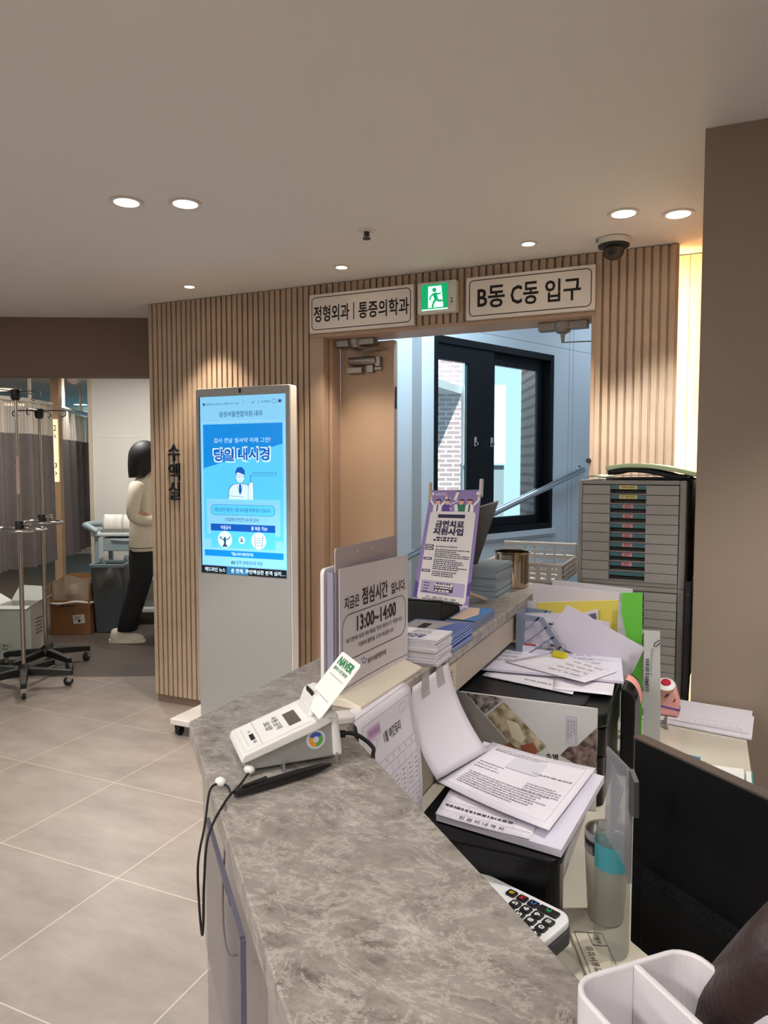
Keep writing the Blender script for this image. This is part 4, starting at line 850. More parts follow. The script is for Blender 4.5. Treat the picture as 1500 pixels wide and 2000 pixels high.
for y in (-0.012, 0.052): MB(BLACK).ball((0.186, y, 1.565), (0.008, 0.012, 0.007)).build('eye', parent=body, world=False, smooth=True)
for y in (-0.07, 0.11): MB(SKIN).ball((0.11, y, 1.55), (0.018, 0.01, 0.028)).build('ear', parent=body, world=False, smooth=True)
def shoe(x, y, rz):
    M = TR((x, y, 0), rz); s_ = MB(SHOE)
    def fn(u, v):
        a = v * PI; prof = ((0.0, 0.012, 0.05), (0.03, 0.034, 0.085), (0.12, 0.045, 0.10), (0.35, 0.045, 0.105), (0.6, 0.05, 0.07), (0.85, 0.046, 0.05), (1.0, 0.02, 0.028))
        for (p0, w0, h0), (p1, w1, h1) in zip(prof, prof[1:]):
            if p0 <= u <= p1: t = (u - p0) / (p1 - p0); w = w0 + (w1 - w0) * t; h = h0 + (h1 - h0) * t; break
        return M @ V((0.28 * u, w * math.cos(a), 0.022 + h * math.sin(a) ** 0.7))
    o = s_.grid(fn, 20, 12).build('shoe', parent=pe, world=False, smooth=True)
    MB(mat('shoe_sole', (222, 214, 198), 0.6)).prism([M @ V((0.14 + 0.155 * math.cos(t), 0.052 * math.sin(t), 0.0)) for t in [2 * PI * i / 24 for i in range(24)]], (0, 0, 0.034)).build('sole', parent=o, world=False, bevel=0.006)
shoe(-0.205, -0.085, 0.0); shoe(0.30, 0.115, 0.0)

# ================================================================ the reception counter
ZL, ZD = 1.10, 0.75
FASC = mat('fascia_beige', (176, 162, 148), 0.5, noise=(5, 0.04)); STONEF = mat('fascia_stone', (168, 160, 152), 0.45, noise=(7, 0.07))
rc = thing('reception_counter', 'angled reception counter with a grey marbled stone ledge and low desk behind', 'counter', (-0.55, 0.9, 0))
L = [(-0.70, 0.855), (0.52, -0.365), (0.64, -0.186), (-0.474, 0.928), (-0.474, 2.78), (-0.70, 2.78)]
MB(STONE).prism([(x, y, 1.074) for x, y in L], (0, 0, 0.026)).build('stone_ledge', parent=rc, bevel=0.002, world=False) if False else None
led = MB(STONE).prism([(x, y, 1.074) for x, y in L], (0, 0, 0.026)).build('stone_ledge', bevel=0.002); led.parent = rc; led.location = (0.55, -0.9, 0); WM[led.name] = Matrix()
F1 = [(-0.682, 0.862), (0.50, -0.320), (0.60, -0.190), (-0.57, 0.98), (-0.57, 2.78), (-0.682, 2.78)]
MB(STONEF).prism([(x, y, 0.757) for x, y in F1], (0, 0, 0.317)).build('upper_panel', parent=rc)
MB(FASC).box((-0.5695, 0.985, 0.7505), (-0.563, 2.78, 1.0735)).build('inner_panel', parent=rc)
MB(FASC).box((-0.500, 0.955, 1.000), (-0.480, 2.78, 1.0735)).build('inner_fascia', parent=rc, bevel=0.0015)
F2 = [(-0.60, 0.872), (0.55, -0.278), (0.55, -0.16), (-0.57, 0.96), (-0.57, 2.78), (-0.60, 2.78)]
MB(STONEF).prism([(x, y, 0.0) for x, y in F2], (0, 0, 0.757)).build('base', parent=rc)
DESK = mat('desk_glass', (206, 198, 182), 0.12, coat=0.5)
dk = [(-0.562, 1.018), (0.35, 0.106), (0.80, 0.30), (0.80, 0.95), (0.113, 1.62), (0.113, 2.395), (-0.04, 2.395), (-0.04, 2.76), (-0.562, 2.76)]
MB(DESK).prism([(x, y, 0.718) for x, y in dk], (0, 0, 0.032)).build('desktop', parent=rc, bevel=0.002)
MB(FASC).box((-0.1, 1.70, 0), (0.09, 2.39, 0.718)).build('pedestal', parent=rc)
# clear sheet fixed to the public side
dd = V((1, -1, 0)).normalized(); nn = V((-1, -1, 0)).normalized()
A, B = V((-0.5305, 0.6825, 1.0853)), V((-0.3647, 0.5167, 1.1093))
ZP = 1.062; c0 = V((A.x, A.y, 0)); wl_ = (V((B.x, B.y, 0)) - c0).length
MB(glass_mat('acrylic_front', (232, 231, 234), 0.95)).prism([c0 + V((0, 0, 0.78)), c0 + dd * wl_ + V((0, 0, 0.78)), c0 + dd * wl_ + V((0, 0, ZP)), c0 + V((0, 0, ZP))], nn * 0.005).build('clear_panel', parent=rc)
EDGE = glass_mat('acrylic_edge', (120, 116, 136), 0.4); e1 = c0 + dd * wl_
MB(EDGE).prism([e1 + V((0, 0, 0.78)), e1 + dd * 0.003 + V((0, 0, 0.78)), e1 + dd * 0.003 + V((0, 0, ZP)), e1 + V((0, 0, ZP))], nn * 0.005).prism([c0 + V((0, 0, ZP)), c0 + dd * wl_ + V((0, 0, ZP)), c0 + dd * wl_ + V((0, 0, ZP + 0.003)), c0 + V((0, 0, ZP + 0.003))], nn * 0.005).build('clear_panel_edge', parent=rc)

# ---------------------------------------------------------------- card terminal
RW = mat('terminal_white', (228, 226, 224), 0.35); RG = mat('terminal_grey', (150, 148, 146), 0.4)
cr = thing('signature_pad', 'white sloping card payment pad with a dark little window, on the ledge corner', 'payment terminal', (-0.5445, 0.753, ZL), PI / 4)
def rside(pts, w0, w1, m, name, bev=0.004, par=None):
    return MB(m).prism([(x * 0.82, w0, z) for x, z in pts], (0, w1 - w0, 0)).build(name, parent=par or cr, world=False, bevel=bev, seg=3)
rside([(0.004, 0.012), (0.02, 0.006), (0.150, 0.008), (0.156, 0.02), (0.145, 0.058), (0.03, 0.026), (0.006, 0.018)], -0.041, 0.041, RG, 'lower_shell')
rside([(0.0, 0.020), (0.004, 0.016), (0.118, 0.046), (0.146, 0.056), (0.146, 0.066), (0.118, 0.060), (0.004, 0.028)], -0.046, 0.046, RW, 'top_shell', 0.005)
rside([(0.1445, 0.010), (0.160, 0.010), (0.152, 0.066), (0.130, 0.066), (0.130, 0.058), (0.142, 0.055)], -0.046, 0.046, RW, 'back_shell', 0.004)
rside([(0.108, 0.056), (0.150, 0.066), (0.150, 0.082), (0.138, 0.088), (0.120, 0.083)], -0.030, 0.030, RW, 'card_slot_block', 0.005)
TF = Fr((-0.5445, 0.753, ZL), (1, 1, 0), (0, 0, 1))
ang = math.atan2(0.032, 0.114 * 0.82)
def TP(x, y, n=0.0):   # sloping top face, x along the pad, y across (left positive)
    x *= 0.82; return V((0.004 + x * math.cos(ang) - n * math.sin(ang), y, 0.028 + x * math.sin(ang) + n * math.cos(ang)))
class TopF:
    def P(s, x, y, n=0.0): return TP(x, y, n)
tf = TopF()
tp = Print(mat('pad_face', (236, 234, 232), 0.3)).rect(tf, 0.006, -0.040, 0.112, 0.040, 0.0006)
tp.use(mat('pad_line', (186, 184, 184), 0.5)).line(tf, ((0.032, -0.041), (0.032, 0.041)), 0.0012, 0.001).line(tf, ((0.012, -0.03), (0.012, 0.03)), 0.0008, 0.001)
tp.use(mat('pad_window', (96, 88, 80), 0.08)).rect(tf, 0.080, -0.026, 0.100, 0.018, 0.0012)
tp.use(BLACKM).rect(tf, 0.019, -0.016, 0.026, 0.003, 0.0012); tp.use(GREYINK).rect(tf, 0.021, -0.027, 0.026, -0.020, 0.0012).line(tf, ((0.020, 0.010), (0.024, 0.013), (0.020, 0.016)), 0.0014, 0.0012)
tp.build('pad_face', parent=cr, world=False)
class RotF:
    """lettering read from the long side of the pad"""
    def P(s, x, y, n=0.0): return TP(0.052 - y, 0.024 - x, n) if False else TP(0.040 + y, 0.024 - x, n)
hw = Print(BLACKM)
for k, s in enumerate(('사용', '용금', '안지')): pass
rf = RotF(); hw.text(rf, '사용', 0.0, 0.020, 0.020, 0.031, 0.0, 0.0014).text(rf, '금지', 0.022, 0.020, 0.044, 0.031, 0.0, 0.0014).text(rf, '요망', 0.006, 0.006, 0.036, 0.017, 0.0, 0.0014)
hw.build('handwriting', parent=cr, world=False)
for a_, b_ in (((0.01, -0.044), (0.013, -0.030)), ((0.052, -0.046), (0.055, -0.030)), ((0.121, -0.046), (0.124, -0.034)), ((0.01, 0.030), (0.013, 0.044)), ((0.121, 0.034), (0.124, 0.046))): MB(glass_mat('clear_foot', (214, 214, 216), 0.7)).box((a_[0], a_[1], 0), (b_[0], b_[1], 0.015)).build('clear_foot', parent=cr, world=False)
sf = Fr((-0.5445, 0.753, ZL), (1, 1, 0), (0, 0, 1)); sd = sf.P(0, 0, 0)
lf = Fr((0, -0.0412, 0), (1, 0, 0), (0, 0, 1))
lg = Print(mat('badge_pale', (206, 212, 224), 0.5)).disc(lf, 0.096, 0.034, 0.0125, 0.0004)
for k, cc in enumerate(((60, 90, 170), (226, 150, 50), (90, 160, 80))):
    lg.use(mat('badge_%s' % ('blue', 'orange', 'green')[k], cc, 0.5)); a0 = 0.6 + k * 2.1
    lg.poly(lf, [(0.096 + 0.0095 * math.cos(a0 + t * 0.35), 0.034 + 0.0095 * math.sin(a0 + t * 0.35)) for t in range(7)] + [(0.096 + 0.004 * math.cos(a0 + 2.1 - t * 0.35), 0.034 + 0.004 * math.sin(a0 + 2.1 - t * 0.35)) for t in range(7)], 0.0008)
lg.build('round_badge', parent=cr, world=False)
MB(BLACKM).tube(spline([(-0.453, 0.844, 1.122), (-0.428, 0.862, 1.120), (-0.402, 0.864, 1.106), (-0.392, 0.845, 1.100), (-0.386, 0.835, 1.06)], 6), 0.0028, 8).tube([(-0.454, 0.843, 1.122), (-0.438, 0.855, 1.121)], 0.005, 10).build('cable', parent=cr, smooth='auto')
# upright wallet card in the slot
b0, b1 = V((-0.478, 0.829, 1.178)), V((-0.424, 0.775, 1.178)); t0 = V((-0.459, 0.876, 1.2315))
slot = MB(BLACKM).box((0.0985, -0.015, 0.06), (0.101, 0.015, 0.0868)).build('card_slot', parent=cr, world=False)
kx = (b1 - b0).normalized(); ky = (t0 - b0); ky = (ky - kx * ky.dot(kx)); hc = ky.length; wc = (b1 - b0).length
cf = Fr(b0, kx, ky)
kc = thing('plastic_card', 'white card with green lettering stuck upright in the slot of the payment pad', 'card', (b0 + b1) / 2)
cb = MB(mat('card_white', (238, 238, 236), 0.35)).slab(cf, rr(0, -0.012, wc, hc, 0.005), -0.0008, 0).build('card', parent=kc)
cp = Print(mat('card_green', (20, 130, 74), 0.5)).text(cf, 'NAVER', 0.012, hc - 0.017, wc - 0.010, hc - 0.006, 0.03).text(cf, '플레이스·영수증리뷰', 0.012, hc - 0.025, wc - 0.012, hc - 0.020, 0.02)
cp.use(GREYINK).line(cf, ((0.012, hc - 0.032), (wc - 0.010, hc - 0.032)), 0.0008).line(cf, ((0.012, 0.010), (wc - 0.010, 0.010)), 0.0008)
cp.build('print', parent=kc)
MB(BLACKM).slab(Fr((-0.5445, 0.753, ZL), (1, 1, 0), (0, 0, 1)), ((0.0, 0.0), (0.001, 0), (0.001, 0.001), (0, 0.001)), 0, 0.001) if False else None
tag(MB(mat('adapter_white', (222, 214, 210), 0.4)).box((-0.022, -0.016, 0), (0.022, 0.016, 0.012), TR((-0.4953, 0.9434, ZL), 0.75)).build('plug_box', bevel=0.003), 'small white box lying behind the payment pad at the foot of the lunch notice', 'box')
# pen with cord
pn = thing('ballpoint_pen', 'black retractable pen lying on the ledge, tied to a cord with white beads', 'pen', (-0.486, 0.671, ZL + 0.006))
pa, pb = V((-0.486, 0.671, ZL + 0.0065)), V((-0.424, 0.790, ZL + 0.0065)); pdv = (pb - pa)
MB(BLACK).tube([pa + pdv * t for t in (0.0, 0.06, 0.10, 0.32, 0.62, 0.88, 0.985)], [0.0042, 0.0052, 0.0055, 0.0062, 0.0062, 0.0050, 0.0024], 14).build('barrel', parent=pn, smooth='auto')
MB(CHROME).tube([pa + pdv * 0.985, pb + pdv * 0.02], [0.0020, 0.0008], 10).build('tip', parent=pn)
MB(BLACK).prism([pa + pdv * 0.06 + V((0, 0, 0.006)), pa + pdv * 0.30 + V((0, 0, 0.0085)), pa + pdv * 0.30 + V((0.003, -0.001, 0.0085)), pa + pdv * 0.06 + V((0.003, -0.001, 0.006))], (0, 0, 0.0015)).build('clip', parent=pn)
cord = thing('pen_cord', 'thin black cord looping over the counter edge with two white beads', 'cord', (-0.50, 0.67, ZL))
loopA = spline([pa + V((-0.002, -0.004, 0)), (-0.505, 0.684, 1.106), (-0.519, 0.687, 1.106), (-0.520, 0.670, 1.104), (-0.512, 0.650, 1.075), (-0.508, 0.632, 1.04), (-0.506, 0.630, 0.995), (-0.498, 0.624, 0.965), (-0.488, 0.614, 0.985), (-0.478, 0.604, 1.04), (-0.480, 0.615, 1.085), (-0.487, 0.655, 1.104), (-0.498, 0.700, 1.104), (-0.507, 0.732, 1.105), (-0.511, 0.758, 1.104)], 8)
MB(BLACKM).tube(loopA, 0.0014, 6).build('string', parent=cord, smooth='auto')
MB(mat('cord_grey', (110, 100, 100), 0.6)).tube(spline([(-0.487, 0.655, 1.103), (-0.462, 0.620, 1.085), (-0.455, 0.605, 1.02), (-0.425, 0.570, 1.002), (-0.395, 0.545, 1.02)], 8), 0.0012, 6).build('grey_string', parent=cord, smooth='auto')
for q in ((-0.518, 0.688, 1.108), (-0.507, 0.731, 1.108)): MB(WHITE).ball(q, (0.0075, 0.0055, 0.0055)).build('bead', parent=cord, smooth=True)

# ---------------------------------------------------------------- lunch hour notice
ns = thing('lunch_notice', 'lunch hour notice in a white and clear upright stand on the ledge', 'notice', (-0.52, 1.14, ZL))
SB = mat('stand_cream', (220, 208, 190), 0.4)
MB(SB).prism([(-0.566, 1.005, ZL), (-0.484, 1.000, ZL), (-0.484, 1.000, ZL + 0.006), (-0.515, 1.004, ZL + 0.014), (-0.566, 1.005, ZL + 0.014)], (0.004, 0.255, 0)).build('base', parent=ns, bevel=0.002)
MB(mat('stand_white', (230, 226, 226), 0.4)).slab(Fr((-0.556, 1.012, ZL + 0.012), (0, 1, 0), (0, 0, 1)), rr(0, 0, 0.262, 0.205, 0.010), -0.006, 0).build('back_plate', parent=ns)
MB(glass_mat('lilac_sleeve', (206, 200, 222), 0.5)).slab(Fr((-0.552, 1.014, ZL + 0.012), (0, 1, 0), (0, 0, 1)), ((0, 0), (0.258, 0), (0.258, 0.20), (0, 0.20)), 0.001, 0.012).build('sleeve', parent=ns)
tall = Fr((-0.541, 1.020, ZL + 0.012), (0, 1, 0), (0, 0, 1))
MB(glass_mat('tall_sleeve', (216, 206, 212), 0.35)).slab(tall, rr(0, 0, 0.252, 0.238, 0.006), 0, 0.002).build('tall_sleeve', parent=ns)
Print(WHITE).disc(tall, 0.08, 0.226, 0.003, 0.0026).disc(tall, 0.135, 0.226, 0.004, 0.0026).use(GREYINK).disc(tall, 0.08, 0.226, 0.0015, 0.003).disc(tall, 0.135, 0.226, 0.002, 0.003).build('punch_holes', parent=ns)
bl, br = V((-0.530, 1.016, ZL + 0.012)), V((-0.517, 1.273, ZL + 0.012))
nf = Fr(bl, br - bl, (0, 0, 1)); NW, NH = (br - bl).length, 0.206
NP = mat('notice_paper', (222, 214, 218), 0.6)
sh = MB(NP).slab(nf, ((0, 0), (NW, 0), (NW, NH - 0.004), (0, NH)), -0.001, 0).build('printed_sheet', parent=ns)
k = Print(mat('notice_ink', (44, 34, 38), 0.6))
def nt(s, u0, v0, u1, v1, b=0.02): k.text(nf, s, u0 * NW, v0 * NH, u1 * NW, v1 * NH, b)
nt('지금은', 0.06, 0.665, 0.25, 0.765); nt('점심시간', 0.29, 0.66, 0.66, 0.80, 0.022); nt('입니다.', 0.72, 0.665, 0.955, 0.765)
k.frame(nf, 0.03 * NW, 0.255 * NH, 0.96 * NW, 0.625 * NH, 0.024, 0.0014)
nt('13:00~14:00', 0.22, 0.465, 0.79, 0.585, 0.03)
nt('대기판에 성함·생년월일 작성 해주시기 바랍니다.', 0.08, 0.395, 0.90, 0.435, 0.01); nt('이용에 불편을 드려 죄송합니다.', 0.24, 0.325, 0.76, 0.365, 0.01)
nt('삼성서울연합의원', 0.365, 0.155, 0.635, 0.20, 0.02)
k.line(nf, ((0.03 * NW, 0.04 * NH), (0.3 * NW, 0.055 * NH), (0.7 * NW, 0.06 * NH), (0.99 * NW, 0.05 * NH)), 0.001)
k.use(mat('logo_blue', (96, 120, 170), 0.5))
for dx, dy in ((0, 0.012), (0.008, 0.012), (0.004, 0.006), (0.011, 0.004), (0.015, 0.008)): k.disc(nf, 0.285 * NW + dx, 0.155 * NH + dy, 0.0024, seg=10)
k.build('lettering', parent=sh)

# ---------------------------------------------------------------- booklet piles
def pile(n, th, x0, x1, y0, y1, z, cov, edge, group, what, jit, prnt=None, curl=0.0, base=None):
    rg = random.Random(n * 7 + int(y0 * 100)); first = None
    for i in range(n):
        pos = {0: 'bottom', n - 1: 'top'}.get(i, (ORD[n - 1 - i] or 'next') + ' from the top' if n - 1 - i < 16 else 'low')
        lb = ('%s %s' % (pos, what)) if i in (0, n - 1) else '%s, %s' % (what, pos)
        dx, dy, rz = rg.uniform(-jit, jit), rg.uniform(-jit, jit), rg.uniform(-1, 1) * jit * 4
        if first is None:
            r = thing('booklet', lb, 'booklet', ((x0 + x1) / 2 + dx, (y0 + y1) / 2 + dy, z), 0, group)
            a, b = (x1 - x0) / 2, (y1 - y0) / 2
            MB(edge).box((-a, -b, th * 0.12), (a, b, th * 0.86)).build('pages', parent=r, world=False)
            m = MB(cov).box((-a - 0.0006, -b - 0.0006, 0), (a + 0.0006, b + 0.0006, th * 0.12)).box((-a - 0.0006, -b - 0.0006, th * 0.86), (a + 0.0006, b + 0.0006, th * 0.97))
            m.build('cover', parent=r, world=False); first = r
        else:
            r = copy_tree(first); r.location = ((x0 + x1) / 2 + dx, (y0 + y1) / 2 + dy, z + i * th); r['label'] = lb
        r.rotation_euler = (0, 0, rz); WM[r.name] = Matrix.Translation(r.location) @ Matrix.Rotation(rz, 4, 'Z')
        last = r
    return last
PG = mat('pages_grey', (196, 196, 206), 0.8)
top = pile(9, 0.0056, -0.606, -0.464, 1.283, 1.372, ZL, mat('cover_white', (226, 222, 228), 0.45), mat('page_edges', (206, 202, 208), 0.8), 'white booklets beside the lunch notice', 'white booklet beside the lunch notice', 0.004)
f = Fr((0, 0, 0.0056), (1, 0, 0), (0, 1, 0)); k = Print(mat('print_navy', (62, 64, 120), 0.6)).text(f, '국민건강', -0.02, -0.034, 0.036, -0.006, 0.03).use(GREYINK).dashes(f, 0.0, 0.03, 0.06, 4, 0.008, 0.003)
k.build('print', parent=top, world=False)
BLU = mat('cover_blue', (70, 90, 160), 0.35); BLUE_E = mat('page_edges_blue', (150, 168, 206), 0.8)
top = pile(7, 0.0048, -0.60, -0.471, 1.395, 1.535, ZL, BLU, BLUE_E, 'blue booklets in the middle pile', 'blue booklet in the pile behind the white booklets', 0.003)
f = Fr((0, 0, 0.0047), (1, 0, 0), (0, 1, 0)); Print(mat('photo_grey', (150, 144, 146), 0.6)).poly(f, ((-0.06, -0.06), (0.0, -0.06), (0.035, 0.06), (-0.06, 0.06))).use(BLACKM).rect(f, -0.03, -0.02, -0.01, 0.03, 0.0008).use(mat('print_white', (220, 222, 232), 0.6)).rect(f, 0.03, -0.03, 0.055, -0.026, 0.0008).build('print', parent=top, world=False)
top = pile(5, 0.0042, -0.556, -0.486, 1.60, 1.775, ZL, mat('cover_sky', (74, 128, 190), 0.3), mat('page_edges_brown', (140, 130, 132), 0.8), 'sky blue booklets beside the black holder', 'sky blue booklet beside the black holder', 0.003)
f = Fr((0, 0, 0.0041), (1, 0, 0), (0, 1, 0)); Print(mat('photo_skin', (214, 186, 170), 0.5)).poly(f, ((-0.03, -0.08), (0.0, -0.08), (0.02, 0.0), (0.0, 0.08), (-0.03, 0.08))).use(BLACKM).poly(f, ((-0.034, -0.085), (0.034, -0.085), (0.034, -0.078), (-0.034, -0.07)), 0.0007).build('print', parent=top, world=False)
bh = thing('brochure_holder', 'black wedge shaped brochure holder in front of the purple banner', 'holder', (-0.63, 1.68, ZL))
MB(BLACKM).prism([(-0.562, 1.592, ZL), (-0.562, 1.592, ZL + 0.062), (-0.562, 1.600, ZL + 0.064), (-0.562, 1.735, ZL + 0.030), (-0.562, 1.735, ZL)], (-0.136, 0, 0)).build('holder_body', parent=bh, bevel=0.004)
MB(BLACK).prism([(-0.558, 1.590, ZL + 0.064), (-0.558, 1.74, ZL + 0.029), (-0.558, 1.74, ZL + 0.033), (-0.558, 1.590, ZL + 0.068)], (-0.142, 0, 0)).build('flap', parent=bh, bevel=0.001)
# purple mini banner
PUR = mat('banner_purple', (142, 122, 178), 0.5); PURD = mat('banner_violet', (86, 62, 148), 0.5); BPALE = mat('banner_pale', (222, 216, 216), 0.5); NAVY = mat('banner_navy', (38, 32, 66), 0.6)
QL, PR_ = V((-0.7346, 1.8328, 1.107)), V((-0.5483, 1.756, 1.107))
TL, TRr = V((-0.7755, 2.0974, 1.4042)), V((-0.589, 2.0038, 1.4184))
bw, bhh = (PR_ - QL).length, 0.40
def bfn(x, y):
    return QL + BX * (x / bw) + BY * (y / bhh)
BX = ((PR_ - QL) + (TRr - TL)) * 0.5; BY = ((TL - QL) + (TRr - PR_)) * 0.5
QL = (QL + PR_ - BX) * 0.5; PR_ = QL + BX; TL = QL + BY; TRr = PR_ + BY
bf = Warp(bfn)
bt = thing('mini_banner', 'purple mini banner about quitting smoking on thin stand rods', 'banner', (QL + PR_) / 2)
bs = MB(PUR).grid(lambda u, v: bfn(u * bw, v * bhh), 6, 8, 0.0012).build('banner_sheet', parent=bt)
g = Print(BPALE)
X = lambda u: u * bw
Yv = lambda v: v * bhh
g.rrect(bf, X(0.075), Yv(0.05), X(0.945), Yv(0.80), 0.012, 0.0006)
g.use(mat('banner_lilac', (206, 192, 218), 0.5)).poly(bf, ((0, 0), (bw, 0), (bw, Yv(0.05)), (0, Yv(0.05))), 0.0005)
g.use(PURD).poly(bf, ((0, Yv(0.06)), (X(0.07), Yv(0.06)), (X(0.07), Yv(0.17)), (0, Yv(0.2))), 0.0005).poly(bf, ((X(0.95), Yv(0.12)), (bw, Yv(0.12)), (bw, Yv(0.23)), (X(0.95), Yv(0.21))), 0.0005)
g.use(NAVY).rrect(bf, X(0.24), Yv(0.74), X(0.76), Yv(0.773), 0.003, 0.001)
def bt_(s, u0, v0, u1, v1, b=0.0, n=0.0012): g.text(bf, s, X(u0), Yv(v0), X(u1), Yv(v1), b, n)
bt_('금연치료', 0.22, 0.655, 0.755, 0.715, 0.06); bt_('지원사업', 0.20, 0.59, 0.755, 0.648, 0.06)
g.dashes(bf, X(0.27), Yv(0.556), X(0.68), 1, 0.01, 0.006, 0.0012, 0.95, 2).dashes(bf, X(0.22), Yv(0.535), X(0.75), 1, 0.01, 0.006, 0.0012, 0.95, 3)
for v, n_, sd_ in ((0.485, 1, 1), (0.458, 5, 2), (0.375, 6, 3), (0.275, 3, 4)):
    g.use(NAVY).rrect(bf, X(0.085), Yv(v - 0.004), X(0.25), Yv(v + 0.018), 0.0035, 0.001).use(BPALE).rect(bf, X(0.11), Yv(v + 0.003), X(0.225), Yv(v + 0.011), 0.0012).use(NAVY).dashes(bf, X(0.29), Yv(v), X(0.92), n_, 0.0062, 0.0034, 0.0011, 0.8, sd_)
g.use(mat('banner_box', (178, 164, 200), 0.5)).rrect(bf, X(0.12), Yv(0.10), X(0.91), Yv(0.205), 0.004, 0.0009)
g.use(NAVY).rrect(bf, X(0.37), Yv(0.125), X(0.71), Yv(0.195), 0.003, 0.0012).use(BPALE).rrect(bf, X(0.375), Yv(0.168), X(0.705), Yv(0.192), 0.003, 0.0015).dashes(bf, X(0.39), Yv(0.150), X(0.69), 2, 0.009, 0.005, 0.0015, 1, 7)
g.use(NAVY).dashes(bf, X(0.17), Yv(0.18), X(0.28), 4, 0.009, 0.003, 0.0012, 0.9, 5).dashes(bf, X(0.15), Yv(0.108), X(0.66), 1, 0.01, 0.003, 0.0012, 1, 6).dashes(bf, X(0.40), Yv(0.18), X(0.68), 1, 0.01, 0.004, 0.0018, 1, 8)
bt_('1577 - 1000 / 033 - 811 - 2000', 0.24, 0.067, 0.78, 0.083, 0.02); g.dashes(bf, X(0.17), Yv(0.055), X(0.88), 1, 0.01, 0.003, 0.0012, 1, 9)
g.use(mat('banner_red', (196, 40, 60), 0.5)).disc(bf, X(0.83), Yv(0.025), 0.006, 0.001)
# four cheering figures and a broken cigarette
SK = mat('figure_skin', (224, 168, 150), 0.6); CW = mat('figure_white', (232, 230, 230), 0.6); HN = mat('figure_hair', (34, 30, 52), 0.6); GR = mat('figure_green', (40, 120, 92), 0.6)
for u, cl, arms in ((0.20, CW, 1), (0.385, PURD, 0), (0.66, GR, 0), (0.815, CW, 2)):
    cx_ = X(u); w_ = 0.017
    g.use(cl).poly(bf, ((cx_ - w_, Yv(0.80)), (cx_ + w_, Yv(0.80)), (cx_ + w_, Yv(0.845)), (cx_ + w_ * 0.5, Yv(0.868)), (cx_ - w_ * 0.5, Yv(0.868)), (cx_ - w_, Yv(0.845))), 0.0010)
    if arms:
        for s_ in ((-1, 1) if arms == 1 else (1,)): g.line(bf, ((cx_ + s_ * w_ * 0.9, Yv(0.855)), (cx_ + s_ * w_ * 1.9, Yv(0.905)), (cx_ + s_ * w_ * 1.8, Yv(0.935))), 0.0075, 0.0011); g.use(SK).disc(bf, cx_ + s_ * w_ * 1.85, Yv(0.94), 0.004, 0.0013, seg=10).use(cl)
    if cl is CW: g.use(HN).rect(bf, cx_ - 0.0025, Yv(0.80), cx_ + 0.0025, Yv(0.86), 0.0013)
    g.use(SK).disc(bf, cx_, Yv(0.885), 0.009, 0.0014, 0.010).use(HN).poly(bf, ((cx_ - 0.010, Yv(0.885)), (cx_ - 0.006, Yv(0.898)), (cx_ + 0.008, Yv(0.897)), (cx_ + 0.011, Yv(0.885)), (cx_ + 0.009, Yv(0.91)), (cx_ - 0.008, Yv(0.911))), 0.0016)
g.use(CW).poly(bf, ((X(0.50), Yv(0.905)), (X(0.545), Yv(0.985)), (X(0.60), Yv(0.98)), (X(0.555), Yv(0.90))), 0.0016).poly(bf, ((X(0.53), Yv(0.86)), (X(0.55), Yv(0.80)), (X(0.62), Yv(0.80)), (X(0.585), Yv(0.865))), 0.0016)
g.use(HN).disc(bf, X(0.572), Yv(0.984), 0.006, 0.002, 0.0025).use(CW).line(bf, ((X(0.44), Yv(0.835)), (X(0.49), Yv(0.82)), (X(0.46), Yv(0.81))), 0.003, 0.0018).line(bf, ((X(0.42), Yv(0.93)), (X(0.43), Yv(0.86)), (X(0.60), Yv(0.90))), 0.003, 0.0012)
g.dashes(bf, X(0.12), Yv(0.965), X(0.38), 2, 0.006, 0.0025, 0.0012, 1, 4).disc(bf, X(0.065), Yv(0.965), 0.006, 0.001).disc(bf, X(0.945), Yv(0.965), 0.006, 0.001)
g.build('print', parent=bs)
MB(mat('rod_beige', (196, 178, 160), 0.5)).tube([lerp(QL, TL, 0.9) + (TL - TRr).normalized() * -0.004, TL + (TL - QL) * 0.07 + (TL - TRr) * 0.03], 0.005, 10).build('corner_rod', parent=bt)
MB(mat('rod_clear', (200, 198, 196), 0.3)).tube([lerp(PR_, TRr, 0.94), TRr + (TRr - PR_) * 0.09 + (TL - TRr) * 0.02], 0.006, 10).build('corner_rod', parent=bt)
MB(mat('rod_beige', (196, 178, 160), 0.5)).tube([lerp(QL, PR_, 0.8) + V((0, 0.10, 0.03)), (-0.5638, 1.9678, 1.107)], 0.006, 10).build('foot_rod', parent=bt)
# dark frame standing behind the banner
a, b = V((-0.6188, 2.3051, 1.3666)), V((-0.6154, 2.0529, 1.1847)); kk = (1.108 - a.z) / (b.z - a.z); low = a + (b - a) * kk
left = (V((-0.6587, 2.2314, 1.3512)) - a).normalized() * 0.16
tb = thing('picture_frame', 'dark grey easel frame seen from behind, standing past the purple banner', 'picture frame', low)
nrm = left.cross(a - low).normalized() * 0.012
MB(mat('frame_back', (44, 41, 40), 0.6)).prism([low, a, a + left, low + left], nrm).build('back_board', parent=tb, bevel=0.002)
MB(mat('frame_light', (150, 148, 144), 0.4)).prism([a, a + (a - low).normalized() * 0.008, a + left + (a - low).normalized() * 0.008, a + left], nrm).build('top_edge', parent=tb)
top = pile(16, 0.0058, -0.632, -0.543, 2.005, 2.185, ZL, mat('leaflet_grey', (150, 162, 170), 0.6), mat('leaflet_edge', (176, 190, 200), 0.7), 'pale leaflets stacked beside the steel cup', 'pale blue grey leaflet in the tall stack by the steel cup', 0.003)
cu = thing('steel_cup', 'shiny steel pencil cup standing on the far end of the stone ledge', 'cup', (-0.562, 2.262, ZL))
